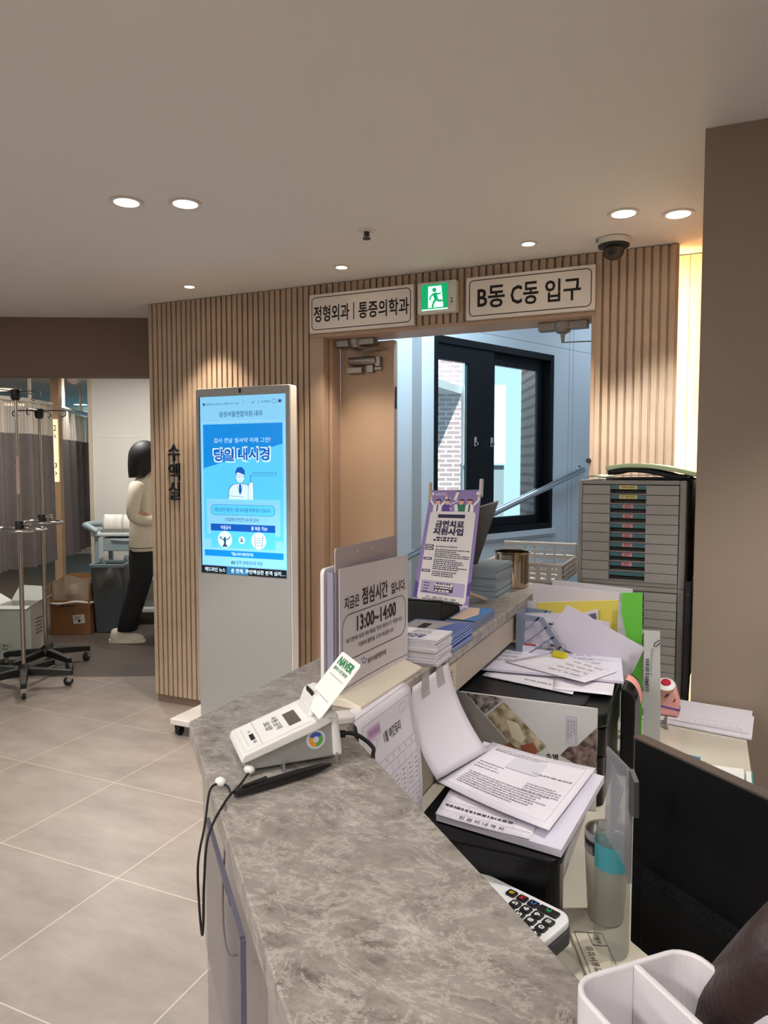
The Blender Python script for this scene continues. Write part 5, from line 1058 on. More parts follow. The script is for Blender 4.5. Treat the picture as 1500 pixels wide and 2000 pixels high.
MB(mat('cup_steel', (190, 172, 150), 0.14, 1.0)).lathe([(0.052, 0.0), (0.053, 0.004), (0.053, 0.106), (0.0575, 0.110), (0.0575, 0.114), (0.051, 0.112), (0.050, 0.01), (0.001, 0.008)], TR((-0.562, 2.262, ZL)), 40, cap=False).build('cup_body', parent=cu, smooth='auto')
bk = thing('plastic_basket', 'white plastic basket with oblong holes at the far end of the ledge', 'basket', (-0.55, 2.52, ZL))
BW = mat('basket_white', (168, 165, 162), 0.45)
def holed(mb, fr, w, h, nx, ny, mx, my, t):
    cw, ch = (w - mx) / nx, (h - my) / ny
    for i in range(nx + 1): mb.slab(fr, ((i * cw, 0), (i * cw + mx, 0), (i * cw + mx, h), (i * cw, h)), 0, t)
    for j in range(ny + 1): mb.slab(fr, ((0, j * ch), (w, j * ch), (w, j * ch + my), (0, j * ch + my)), 0.0002, t - 0.0002)
X0, X1, Y0, Y1, z = -0.69, -0.427, 2.39, 2.66, ZL
m = MB(BW); holed(m, Fr((X0, Y0, z), (1, 0, 0), (0, 0, 1)), X1 - X0, 0.056, 7, 3, 0.016, 0.009, 0.004); m.build('front_side', parent=bk)
m = MB(BW); holed(m, Fr((X1, Y0, z), (0, 1, 0), (0, 0, 1)), Y1 - Y0, 0.056, 8, 3, 0.008, 0.008, 0.004); m.build('right_side', parent=bk)
m = MB(BW); holed(m, Fr((X0, Y0, z), (0, 1, 0), (0, 0, 1)), Y1 - Y0, 0.056, 8, 3, 0.008, 0.008, 0.004); m.build('left_side', parent=bk)
m = MB(BW); holed(m, Fr((X0, Y1, z), (1, 0, 0), (0, 0, 1)), X1 - X0, 0.10, 7, 4, 0.008, 0.008, 0.004); m.build('back_side', parent=bk)
m = MB(BW); holed(m, Fr((X0, Y0, z + 0.001), (1, 0, 0), (0, 1, 0)), X1 - X0, Y1 - Y0, 7, 8, 0.014, 0.012, 0.003); m.build('bottom', parent=bk)
m = MB(BW).tube([(X0, Y0, z + 0.057), (X1, Y0, z + 0.057), (X1, Y1, z + 0.057), (X0, Y1, z + 0.057)], 0.005, 8, closed=True).tube([(X0, Y1, z + 0.057), (X0, Y1, z + 0.10), (X1, Y1, z + 0.10), (X1, Y1, z + 0.057)], 0.005, 8); m.build('rim', parent=bk)
# sheets hanging on the staff side
def drape(prof, ya, yb, skew=0.0):
    """a sheet bent over the ledge: prof is a list of (x, z) from the top downwards"""
    P = spline([(x, 0, z) for x, z in prof], 8); Ls = [0]
    for p, q in zip(P, P[1:]): Ls.append(Ls[-1] + (q - p).length)
    T_ = Ls[-1]
    def fn(x, y):     # x along the ledge (0..w), y from the bottom edge up
        s = min(max(T_ - y, 0), T_ - 1e-6); i = max(j for j in range(len(Ls) - 1) if Ls[j] <= s); t = (s - Ls[i]) / (Ls[i + 1] - Ls[i])
        p = P[i] + (P[i + 1] - P[i]) * t; return V((p.x, ya + x + skew * s, p.z))
    return fn, T_
fn, T_ = drape([(-0.502, ZL + 0.0012), (-0.480, ZL + 0.0012), (-0.468, ZL - 0.006), (-0.461, ZL - 0.05), (-0.448, 0.98), (-0.444, 0.90), (-0.446, 0.80)], 0.952, 1.17)
WDT = 0.212
ca = thing('duty_roster', 'printed monthly duty roster sheet hanging from the ledge above the near printer', 'paper', (-0.47, 1.05, 1.0))
cs = MB(PAPER).grid(lambda u, v: fn(u * WDT, v * T_), 8, 26, 0.0006).build('sheet', parent=ca, smooth=True)
wf = Warp(fn); g = Print(GREYINK)
zz = T_ - 0.045
g.line(wf, ((0.012, 0.004), (0.012, zz), (0.200, zz), (0.200, 0.004)), 0.0008)
for i, y in enumerate((zz - 0.068, zz - 0.080, zz - 0.098, zz - 0.150, zz - 0.160, zz - 0.208, zz - 0.218, zz - 0.262)):
    if y > 0.004: g.line(wf, ((0.012, y), (0.200, y)), 0.0008)
for x in (0.066, 0.093, 0.12, 0.147, 0.173): g.line(wf, ((x, 0.004), (x, zz - 0.080)), 0.0007)
for c_ in range(6): g.dashes(wf, 0.074 + 0.027 * (c_ % 5), zz - 0.108, 0.086 + 0.027 * (c_ % 5), 5, 0.008, 0.0022, 0.0006, 0.9, c_).dashes(wf, 0.074 + 0.027 * (c_ % 5), zz - 0.170, 0.086 + 0.027 * (c_ % 5), 4, 0.009, 0.0022, 0.0006, 0.9, c_ + 9)
for i, ch in enumerate('일월화수목금토'): g.text(wf, ch, 0.024 + i * 0.0255, zz - 0.077, 0.031 + i * 0.0255, zz - 0.070, 0, 0.0006)
g.use(mat('roster_ink', (60, 54, 64), 0.7)).text(wf, '1월 야간듀티', 0.082, zz - 0.046, 0.150, zz - 0.029, 0.02, 0.0007)
g.use(mat('roster_pink', (206, 170, 206), 0.6)).rect(wf, 0.028, zz - 0.026, 0.074, zz - 0.008).use(mat('roster_plum', (130, 60, 130), 0.6)).text(wf, '야간 듀티표', 0.033, zz - 0.022, 0.070, zz - 0.012, 0.0, 0.0007)
g.use(GREYINK).frame(wf, 0.152, zz - 0.020, 0.182, zz - 0.006, 0.004, 0.0007).frame(wf, 0.036, zz - 0.040, 0.058, zz - 0.029, 0.004, 0.0007)
g.build('print', parent=cs)
# blank sheet with tape, reaching down to the near printer
bsq = thing('blank_sheet', 'large blank sheet taped to the ledge and curving down to the near printer', 'paper', (-0.45, 1.3, 0.98))
tA, tB = V((-0.472, 1.185, ZL - 0.012)), V((-0.469, 1.372, ZL - 0.014)); mA, mB = V((-0.466, 1.188, 1.0)), V((-0.447, 1.385, 1.0)); lA, lB = V((-0.436, 1.215, 0.912)), V((-0.395, 1.40, 0.905))
def bfn2(u, v):
    a = lerp(tA, tB, u); b = lerp(mA, mB, u); c = lerp(lA, lB, u); return a * (1 - v) ** 2 + (b * 2 - (a + c) * 0.5) * 2 * v * (1 - v) + c * v * v
bq = MB(PAPER).grid(bfn2, 8, 14, 0.0006).build('sheet', parent=bsq, smooth=True)
TAPE = glass_mat('clear_tape', (216, 206, 206), 0.45, 0.3)
for u0 in (0.22, 0.62):
    MB(TAPE).grid(lambda u, v: bfn2(u0 + 0.2 * u, -0.04 + 0.24 * v) + V((0.0012, 0, 0.0004)), 3, 4).build('tape', parent=bq)
st = tag(MB(mat('sticker_cream', (196, 182, 162), 0.6)).box((-0.4800, 1.385, 1.005), (-0.4792, 1.455, 1.066)).build('sticker'), 'cream printed sticker on the inner counter face below the white booklets', 'sticker')
Print(mat('sticker_ink', (120, 96, 84), 0.7)).dashes(Fr((-0.4791, 1.385, 1.005), (0, 1, 0), (0, 0, 1)), 0.008, 0.044, 0.06, 5, 0.008, 0.004, seed=4).build('print', parent=st)

# ================================================================ behind the counter
# near printer
p1 = thing('desktop_printer', 'near black printer under the large pile of printed sheets', 'printer', (-0.30, 1.26, ZD))
PBK = mat('printer_black', (14, 14, 16), 0.32, spec=0.3); PGY = mat('printer_side', (176, 172, 178), 0.5)
zt = 0.878
MB(PBK).slab(Fr((-0.44, 1.085, zt - 0.012), (1, 0, 0), (0, 1, 0)), rr(0, 0, 0.25, 0.345, 0.03), 0, 0.012).build('top_cover', parent=p1, bevel=0.003)
MB(PBK).slab(Fr((-0.44, 1.088, ZD + 0.004), (1, 0, 0), (0, 1, 0)), [(0, 0), (0.228, 0)] + [(0.228 + 0.018 * math.sin(t), 0.018 - 0.018 * math.cos(t)) for t in (0.4, 0.8, 1.2, 1.57)] + [(0.246, 0.05), (0, 0.05)], 0, 0.114).build('front_panel', parent=p1, bevel=0.002, smooth=False)
MB(PGY).box((-0.214, 1.139, 0.822), (-0.194, 1.425, 0.865)).build('side_panel', parent=p1, bevel=0.002)
MB(BLACKM).box((-0.438, 1.12, ZD + 0.0005), (-0.225, 1.42, 0.866)).build('body', parent=p1)
Print(mat('printer_mark', (190, 190, 190), 0.5)).rect(Fr((-0.375, 1.0845, zt - 0.010), (1, 0, 0), (0, 0, 1)), 0, 0.002, 0.012, 0.006, 0.0008).build('maker_mark', parent=p1)
def quad_sheet(mb, c, sag=0.0, n=10, th=0.0005):
    """paper from corner points a, b, c, d with a soft curl"""
    a, b, c_, d = [V(p) for p in c]
    def fn(u, v): p = lerp(lerp(a, b, u), lerp(d, c_, u), v); p.z += sag * math.sin(PI * u) * -1 + abs(sag) * 0.5 * (1 - v) ** 2 * (1 if sag > 0 else 0); return p
    mb.grid(fn, n, n, th); return fn
class SheetF:
    """print frame lying on a quad sheet, 0..1 in both directions"""
    def __init__(s, fn): s.fn = fn
    def P(s, x, y, n=0.0): p = V(s.fn(x, y)); p.z += n; return p
C4 = [(-0.4073, 1.1331, 0.884), (-0.1917, 1.1004, 0.884), (-0.1662, 1.4042, 0.884), (-0.4251, 1.4818, 0.884)]
ps = tag(MB(PAPER2).prism([V(p) - V((0, 0, 0.004)) for p in C4], (0, 0, 0.012)).build('paper_stack'), 'thick pile of white paper on top of the near printer', 'paper')
o = thing('printed_sheet', 'printed form curling under the top sheet on the near printer', 'paper', (-0.3566, 1.1976, 0.9), group='sheets on the near printer')
m = MB(PAPER); fq = quad_sheet(m, [(-0.4073, 1.1278, 0.8935), (-0.2427, 1.1085, 0.8935), (-0.2347, 1.4111, 0.8935), (-0.4317, 1.4616, 0.8935)], 0.002); s1 = m.build('sheet', parent=o, smooth=True)
sf_ = SheetF(fq); g = Print(GREYINK)
for v in (0.06, 0.16): g.line(sf_, ((0.02, v), (0.98, v)), 0.003, 0.0012)
for u in (0.3, 0.55, 0.8): g.line(sf_, ((u, 0.06), (u, 0.16)), 0.004, 0.0012)
g.use(mat('form_ink', (70, 66, 76), 0.7)).text(sf_, '진 료 비 내 역 서', 0.25, 0.015, 0.72, 0.05, 0.01, 0.0012).dashes(sf_, 0.05, 0.11, 0.95, 1, 0.03, 0.02, 0.0012, 0.9, 3).build('print', parent=s1)
o = thing('printed_sheet', 'topmost printed sheet on the near printer', 'paper', (-0.3093, 1.2631, 0.9), group='sheets on the near printer')
m = MB(PAPER); fq = quad_sheet(m, [(-0.444, 1.2286, 0.903), (-0.2163, 1.1283, 0.903), (-0.1824, 1.4098, 0.903), (-0.3996, 1.4583, 0.903)], 0.004); s1 = m.build('sheet', parent=o, smooth=True)
sf_ = SheetF(fq); g = Print(GREYINK)
g.line(sf_, ((0.06, 0.06), (0.94, 0.06), (0.94, 0.94), (0.06, 0.94), (0.06, 0.06)), 0.0025, 0.0012)
g.dashes(sf_, 0.1, 0.9, 0.9, 2, 0.035, 0.014, 0.0012, 0.8, 1).dashes(sf_, 0.45, 0.66, 0.92, 1, 0.03, 0.018, 0.0012, 0.9, 2).dashes(sf_, 0.6, 0.48, 0.92, 4, 0.035, 0.012, 0.0012, 0.9, 4).dashes(sf_, 0.12, 0.36, 0.92, 7, 0.035, 0.012, 0.0012, 0.85, 5).dashes(sf_, 0.1, 0.58, 0.4, 3, 0.05, 0.012, 0.0012, 0.6, 6)
g.use(mat('form_shade', (206, 202, 214), 0.8)).rect(sf_, 0.32, 0.62, 0.62, 0.86, 0.0009)
g.build('print', parent=s1)

# far printer
p2 = thing('desktop_printer', 'far black printer topped with clipped forms', 'printer', (-0.37, 1.72, ZD))
MB(PBK).slab(Fr((-0.56, 1.565, 0.925), (1, 0, 0), (0, 1, 0)), rr(0, 0, 0.378, 0.315, 0.025), 0, 0.028).build('lid', parent=p2, bevel=0.006)
MB(PBK).slab(Fr((-0.555, 1.57, 0.862), (1, 0, 0), (0, 1, 0)), rr(0, 0, 0.370, 0.305, 0.025), 0, 0.060).build('upper_body', parent=p2, bevel=0.003)
MB(PBK).slab(Fr((-0.555, 1.572, ZD + 0.0005), (1, 0, 0), (0, 1, 0)), rr(0, 0, 0.366, 0.30, 0.02), 0, 0.109).build('lower_body', parent=p2, bevel=0.003)
MB(BLACK).slab(Fr((-0.535, 1.60, 0.953), (1, 0, 0), (0, 1, 0)), rr(0, 0, 0.30, 0.25, 0.02), 0, 0.005).build('lid_panel', parent=p2, bevel=0.002)
def sheet_thing(label, px, sag=0.0, group=None, m_=PAPER, th=0.0006):
    o = thing('printed_sheet', label, 'paper', V(px[0]), group=group); m = MB(m_); fq = quad_sheet(m, px, sag, 8, th); s = m.build('sheet', parent=o, smooth=True); return SheetF(fq), s
G2 = 'forms on the far printer'
f, s = sheet_thing('lowest form jutting out over the front of the far printer', [(-0.5007, 1.7261, 0.962), (-0.2701, 1.6635, 0.962), (-0.2719, 1.925, 0.962), (-0.5014, 2.029, 0.962)], 0.0, G2)
Print(GREYINK).dashes(f, 0.45, 0.12, 0.95, 1, 0.05, 0.03, 0.0008, 0.9, 3).build('print', parent=s)
f, s = sheet_thing('form lying squarely at the right front of the far printer', [(-0.3174, 1.6798, 0.9645), (-0.1851, 1.6846, 0.9645), (-0.1983, 1.8959, 0.9645), (-0.3543, 1.9055, 0.9645)], 0.0, G2)
st = tag(MB(PAPER2).prism([(-0.5327, 1.7527, 0.967), (-0.2742, 1.7749, 0.967), (-0.1701, 1.7757, 0.967), (-0.2068, 2.0581, 0.967), (-0.5286, 2.041, 0.967)], (0, 0, 0.006)).build('paper_stack'), 'broad pile of printed paper on top of the far printer', 'paper')
o = V((-0.5222, 2.0163, 0.9732)); ax_ = (V((-0.2043, 2.0332, 0.9732)) - o); ay_ = (V((-0.5263, 1.7315, 0.9732)) - o)
class Aff:
    def __init__(s, o, a, b): s.o, s.a, s.b = o, a, b
    def P(s, x, y, n=0.0): return s.o + s.a * x + s.b * y + V((0, 0, n))
fA = Aff(o, ax_, ay_); g = Print(GREYINK)
g.line(fA, ((0.5, 0.12), (0.97, 0.12)), 0.006, 0.0005).line(fA, ((0.5, 0.28), (0.97, 0.28)), 0.006, 0.0005).dashes(fA, 0.5, 0.16, 0.95, 3, -0.12, 0.03, 0.0005, 0.8, 4).dashes(fA, 0.08, 0.3, 0.3, 3, -0.14, 0.03, 0.0005, 0.7, 8)
g.build('print', parent=st)
f, s = sheet_thing('top form held by the yellow binder clip on the far printer', [(-0.4693, 1.8244, 0.976), (-0.2516, 1.7202, 0.976), (-0.1922, 1.8494, 0.976), (-0.3706, 1.9686, 0.978)], 0.0, G2)
g = Print(GREYINK)
for v in (0.1, 0.3, 0.5, 0.7, 0.9): g.line(f, ((0.05, v), (0.95, v)), 0.006, 0.0008)
for u in (0.05, 0.4, 0.95): g.line(f, ((u, 0.1), (u, 0.9)), 0.004, 0.0008)
g.dashes(f, 0.45, 0.8, 0.9, 4, 0.2, 0.05, 0.0008, 0.8, 5).build('print', parent=s)
def binder(name, label, c, rz, col, w=0.036):
    o = thing(name, label, 'clip', c, rz)
    MB(col).prism([(-w / 2, -0.012, 0), (-w / 2, 0.012, 0.000), (-w / 2, 0.012, 0.004), (-w / 2, 0.003, 0.016), (-w / 2, -0.003, 0.016), (-w / 2, -0.012, 0.004)], (w, 0, 0)).build('clip_body', parent=o, world=False, bevel=0.001)
    for s_ in (-1, 1): MB(CHROME).tube([(-0.008, 0.004 * s_, 0.012), (-0.011, 0.012 * s_, 0.028), (-0.004, 0.015 * s_, 0.034), (0.004, 0.015 * s_, 0.034), (0.011, 0.012 * s_, 0.028), (0.008, 0.004 * s_, 0.012)], 0.0009, 6).build('wire_handle', parent=o, world=False)
    return o
binder('binder_clip', 'yellow binder clip holding the top form on the far printer', (-0.3464, 1.9195, 0.977), -0.35, mat('clip_yellow', (206, 190, 40), 0.4))
binder('binder_clip', 'red binder clip behind the far printer beside the grey file rack', (-0.4603, 2.0367, 0.96), 0.05, mat('clip_red', (196, 48, 36), 0.4), 0.052)
# printed folder leaning on the far printer
ev = thing('photo_folder', 'white folder with diagonal photo strips leaning on the front of the far printer', 'folder', (-0.3577, 1.552, ZD))
EVW = mat('folder_white', (206, 204, 204), 0.5)
def Pq(l, n=0.0): return [V(p) - V((0, 0.0 + n, 0)) for p in l]
MB(EVW).prism([(-0.5284, 1.552, 0.9705), (-0.1999, 1.552, 0.9717), (-0.1999, 1.552, ZD + 0.001), (-0.5284, 1.552, ZD + 0.001)], (0, 0.006, 0)).build('cover', parent=ev)
def noise_mat(name, c1, c2, sc):
    m = mat(name, c1, 0.6); nt = m.node_tree; b = nt.nodes['Principled BSDF']; tc = nt.nodes.new('ShaderNodeTexCoord'); n = nt.nodes.new('ShaderNodeTexNoise'); n.inputs['Scale'].default_value = sc; n.inputs['Detail'].default_value = 6
    r = nt.nodes.new('ShaderNodeValToRGB'); r.color_ramp.elements[0].position = 0.38; r.color_ramp.elements[1].position = 0.62; r.color_ramp.elements[0].color = lin(*c1); r.color_ramp.elements[1].color = lin(*c2)
    nt.links.new(tc.outputs['Object'], n.inputs[0]); nt.links.new(n.outputs['Fac'], r.inputs['Fac']); nt.links.new(r.outputs['Color'], b.inputs['Base Color']); return m
PH1 = noise_mat('photo_monochrome', (70, 62, 62), (170, 160, 158), 70); PH2 = noise_mat('photo_warm', (116, 104, 70), (206, 190, 166), 40); PH3 = noise_mat('photo_brown', (66, 50, 50), (150, 128, 122), 60); PH4 = mat('photo_rust', (150, 84, 64), 0.6)
g = Print(mat('folder_grey', (150, 144, 140), 0.55)).face(*Pq([(-0.5277, 1.552, 0.9694), (-0.4917, 1.552, 0.9693), (-0.3695, 1.552, 0.8505), (-0.3688, 1.552, 0.7927), (-0.5265, 1.552, 0.7645)], 0.0004))
g.use(PH1).face(*Pq([(-0.4893, 1.552, 0.9696), (-0.4216, 1.552, 0.9702), (-0.4029, 1.552, 0.9645), (-0.4435, 1.552, 0.9264)], 0.0008))
g.use(PH2).face(*Pq([(-0.4006, 1.552, 0.9614), (-0.3046, 1.552, 0.8747), (-0.3288, 1.552, 0.8525), (-0.3695, 1.552, 0.8551), (-0.44, 1.552, 0.9234)], 0.0008))
g.use(mat('photo_cream', (214, 204, 180), 0.6)).face(*Pq([(-0.3932, 1.552, 0.9219), (-0.368, 1.552, 0.9175), (-0.3517, 1.552, 0.8878), (-0.3583, 1.552, 0.873), (-0.3813, 1.552, 0.8833)], 0.0012))
g.use(PH4).face(*Pq([(-0.3628, 1.552, 0.8677), (-0.3336, 1.552, 0.8792), (-0.3222, 1.552, 0.8605), (-0.3354, 1.552, 0.8491), (-0.3604, 1.552, 0.8542)], 0.0012)).face(*Pq([(-0.3996, 1.552, 0.8618), (-0.3858, 1.552, 0.8721), (-0.3672, 1.552, 0.8554), (-0.374, 1.552, 0.8474)], 0.0008))
g.use(PH3).face(*Pq([(-0.2002, 1.552, 0.9321), (-0.1986, 1.552, 0.8396), (-0.2475, 1.552, 0.848), (-0.2758, 1.552, 0.8601), (-0.2588, 1.552, 0.8809), (-0.2396, 1.552, 0.8873)], 0.0008))
g.build('photo_print', parent=ev)
lab = MB(mat('label_lilac', (196, 194, 206), 0.6)).prism([(-0.2652, 1.5515, 0.9495), (-0.2416, 1.5515, 0.9495), (-0.2406, 1.5515, 0.8862), (-0.2641, 1.5515, 0.8824)], (0, -0.0012, 0)).build('address_label', parent=ev)
f = Fr(V((-0.2646, 1.5515, 0.9495)) - V((0, 0.0013, 0)), (0, 0, -1), (1, 0, 0)); Print(GREYINK).frame(f, 0.001, 0.001, 0.060, 0.022, 0.003, 0.0006).dashes(f, 0.008, 0.016, 0.05, 3, 0.006, 0.003, 0.0006, 0.9, 3).build('print', parent=lab)
Print(BLACKM).text(Fr(V((-0.3064, 1.552, 0.8494)) - V((0, 0.0005, 0)), (1, 0, 0), (0, 0, 1)), '소병', 0, 0, 0.026, 0.012, 0.03).build('lettering', parent=ev)
# black label printer right of the far printer
lp = thing('label_printer', 'small black label printer with pink paper beside the far printer', 'printer', (-0.1615, 1.80, ZD))
xa, xb = -0.1739, -0.1418
hz = 0.9587
MB(PBK).prism([(xa, 1.76, ZD + 0.0005), (xb, 1.76, ZD + 0.0005), (xb, 1.76, hz - 0.03), (xb - 0.006, 1.76, hz - 0.010), (xb - 0.018, 1.76, hz), (xa, 1.76, hz)], (0, 0.14, 0)).build('case', parent=lp, bevel=0.003)
MB(mat('label_pink', (232, 160, 150), 0.6)).grid(lambda u, v: (xa + 0.006 + (xb - xa + 0.002) * math.sin(v * PI / 2), 1.80 + 0.05 * u, hz + 0.012 - 0.055 * (1 - math.cos(v * PI / 2)) ), 3, 8, 0.0006).build('label_strip', parent=lp, smooth=True)
# grey blue file rack and the papers standing in and behind it
RK = mat('rack_blue_grey', (124, 134, 156), 0.45)
rk = thing('file_rack', 'blue grey slanted file rack behind the far printer', 'file rack', (-0.4107, 1.97, ZD))
Rp = {k: V(v) for k, v in dict(tl=(-0.4716, 1.95, 1.0786), tr=(-0.3972, 1.95, 1.0736), sl=(-0.329, 1.95, 0.9715), il=(-0.4529, 1.95, 1.0604), ir=(-0.4068, 1.95, 1.0616), isl=(-0.3451, 1.95, 0.9697)).items()}
bl_ = V((Rp['tl'].x, 1.95, ZD)); brr = V((Rp['sl'].x + 0.02, 1.95, ZD))
def rack_side(y, nm):
    m = MB(RK); d = V((0, y - 1.95, 0)); t = (0, 0.003, 0)
    q = lambda *p: m.prism([x + d for x in p], t)
    il = Rp['il']; ir = Rp['ir']; isl = Rp['isl']
    q(Rp['tl'], Rp['tr'], ir, il); q(Rp['tl'], il, V((il.x, 1.95, ZD)), bl_); q(Rp['tr'], Rp['sl'], isl, ir); q(Rp['sl'], brr, V((isl.x, 1.95, ZD)), isl); q(V((il.x, 1.95, ZD)), V((isl.x, 1.95, ZD)), V((isl.x, 1.95, ZD + 0.05)), V((il.x, 1.95, ZD + 0.05)))
    for k in range(4):
        a = V((il.x, 1.95, il.z - 0.035 - k * 0.035)); b = a + V((0.045 + 0.02 * k, 0, 0.045 + 0.01 * k)); w_ = V((0, 0, 0.005)); q(a, a + w_, b + w_, b)
    return m.build(nm, parent=rk)
rack_side(1.95, 'side'); rack_side(2.05, 'side')
MB(RK).box((Rp['tl'].x, 1.953, ZD), (Rp['tl'].x + 0.003, 2.05, Rp['tl'].z)).build('end', parent=rk); MB(RK).box((Rp['tl'].x, 1.953, ZD), (Rp['sl'].x + 0.02, 2.05, ZD + 0.003)).build('floor_plate', parent=rk)
GP = 'papers standing behind the far printer'
def upright(name, label, pts, m_, th=0.002, group=GP, cat='paper', seat=True):
    P = [V(p) for p in pts]
    return tag(MB(m_).prism(P, (0, th, 0)).build(name), label, cat, group)
PL1 = mat('paper_lilac', (214, 208, 220), 0.75); PL3 = mat('paper_grey', (198, 196, 200), 0.7)
def dn(p): return (p[0], p[1], ZD + 0.001)
q = [(-0.4692, 2.14, 1.1359), (-0.4105, 2.14, 1.1488), (-0.1856, 2.14, 1.1369), (-0.1841, 2.14, 1.0642)]
upright('paper_sheet', 'tallest white sheet standing behind the yellow folder', [q[1], q[2], dn(q[2]), dn(q[1])], PL3)
q = [(-0.4633, 2.12, 1.1377), (-0.2205, 2.12, 1.126)]
upright('paper_sheet', 'wide pale sheet standing just behind the yellow folder', [q[0], q[1], dn(q[1]), dn(q[0])], PL1)
q = [(-0.487, 2.1, 1.089), (-0.4478, 2.1, 1.0874)]
upright('paper_sheet', 'narrow pale sheet edge left of the yellow folder', [q[0], q[1], dn(q[1]), dn(q[0])], PL1)
q = [(-0.442, 2.08, 1.0883), (-0.2173, 2.08, 1.1126)]
upright('paper_folder', 'yellow paper folder standing among the white papers', [q[0], q[1], dn(q[1]), dn(q[0])], mat('folder_yellow', (222, 204, 92), 0.6), 0.003, None, 'folder')
q = [(-0.2175, 2.07, 1.1086), (-0.1973, 2.07, 1.1073), (-0.2006, 2.07, 1.0702), (-0.1468, 2.07, 1.0354), (-0.1634, 2.07, 1.0056)]
upright('paper_sheet', 'pale sheet poking out between the yellow and green folders', [q[0], q[1], q[2], q[3], q[4], dn(q[0])], PL3)
q = [(-0.3502, 2.065, 1.0571), (-0.2696, 2.065, 1.0869), (-0.265, 2.065, 0.9851)]
o = upright('paper_sheet', 'small sheet with a dark printed square in front of the yellow folder', [q[0], q[1], dn(q[2]), dn(q[0])], PL1)
Print(mat('stamp_violet', (104, 94, 120), 0.6)).face(*Pq([(-0.2955, 2.0645, 1.069), (-0.2748, 2.0645, 1.0751), (-0.2717, 2.0645, 1.0552), (-0.28, 2.0645, 1.0545)])).build('print', parent=o)
q = [(-0.4916, 2.045, 1.0623), (-0.3681, 2.045, 1.0695), (-0.2366, 2.045, 1.0564)]
upright('paper_sheet', 'pale sheet standing inside the grey file rack at the back', [q[0], q[1], q[2], dn(q[2]), dn(q[0])], PL1)
q = [(-0.4108, 2.01, 1.0552), (-0.2482, 2.01, 1.0497)]
o = upright('printed_form', 'form with a printed table standing in the grey file rack', [q[0], q[1], dn(q[1]), dn(q[0])], PL1)
f = Fr(V((-0.4639, 2.0095, 0.9337)), (1, 0, 0), (0, 0, 1)); x1_ = -0.2733 - -0.4639; zt_ = 1.0361 - 0.9337
g = Print(mat('table_ink', (84, 80, 92), 0.7))
for k in range(6): g.line(f, ((0.06, zt_ * k / 5.0), (x1_, zt_ * k / 5.0)), 0.0012)
for k in range(5): g.line(f, ((0.07 + (x1_ - 0.07) * k / 4.0, 0), (0.07 + (x1_ - 0.07) * k / 4.0, zt_)), 0.0012)
g.dashes(f, 0.075, zt_ * 0.87, x1_ - 0.01, 5, zt_ / 5, 0.006, 0.0008, 0.9, 3).dashes(f, 0.07, zt_ + 0.006, x1_ - 0.02, 1, 0.01, 0.005, 0.0008, 1, 6).build('print', parent=o)
upright('green_folder', 'bright green folder standing upright right of the papers', [(-0.2046, 2.03, 1.1415), (-0.1513, 2.03, 1.1453), dn((-0.1459, 2.03, 0.9496)), dn((-0.1718, 2.03, 0.9467)), (-0.1718, 2.03, 0.9467), (-0.2034, 2.03, 1.0831)], mat('folder_green', (96, 186, 58), 0.45), 0.004, None, 'folder')
upright('paper_sheet', 'large sheet tilted across the front of the standing papers', [(-0.3407, 1.99, 1.1059), (-0.1402, 1.99, 1.008), (-0.1742, 1.99, 0.9236), (-0.4059, 1.99, 1.0023)], mat('paper_lilac2', (206, 200, 214), 0.75))
o = thing('clear_pocket', 'clear document pocket with vertical lettering and paper clip beside the green folder', 'document pocket', (-0.1177, 1.97, ZD))
pc = [(-0.141, 1.97, 1.0581), (-0.1026, 1.97, 1.059), (-0.0967, 1.97, 0.847), (-0.1377, 1.97, 0.8413)]
sh = MB(mat('pocket_pale', (190, 192, 190), 0.35)).prism(pc, (0, 0.003, 0)).prism([pc[3], pc[2], (pc[2][0], 1.97, ZD + 0.001), (pc[3][0], 1.97, ZD + 0.001)], (0.0, 0.003, 0)).build('pocket', parent=o)
f = Fr(V((-0.1344, 1.9695, 0.9851)), (0, 0, -1), (1, 0, 0)); hl = 0.9849 - 0.8989
Print(BLACKM).text(Fr(V((-0.1358, 1.9695, 0.8986)), (0, 0, 1), (-1, 0, 0)), '신규 등록환자 및 설명 동의서', 0, -0.010, hl, 0, 0.03).use(GREYINK).dashes(Fr(V((-0.1235, 1.9695, 0.9406)), (0, 0, 1), (-1, 0, 0)), 0, -0.004, 0.11, 1, 0.01, 0.003).build('lettering', parent=sh)
tag(MB(mat('clip_dark', (60, 60, 62), 0.3, 0.8)).tube([V(p) for p in ((-0.1019, 1.966, 1.0373), (-0.114, 1.966, 1.0282), (-0.1163, 1.966, 1.0199), (-0.1113, 1.966, 1.0191), (-0.1017, 1.966, 1.0294))], 0.0012, 6).build('paper_clip'), 'dark paper clip on the edge of the clear document pocket', 'clip')
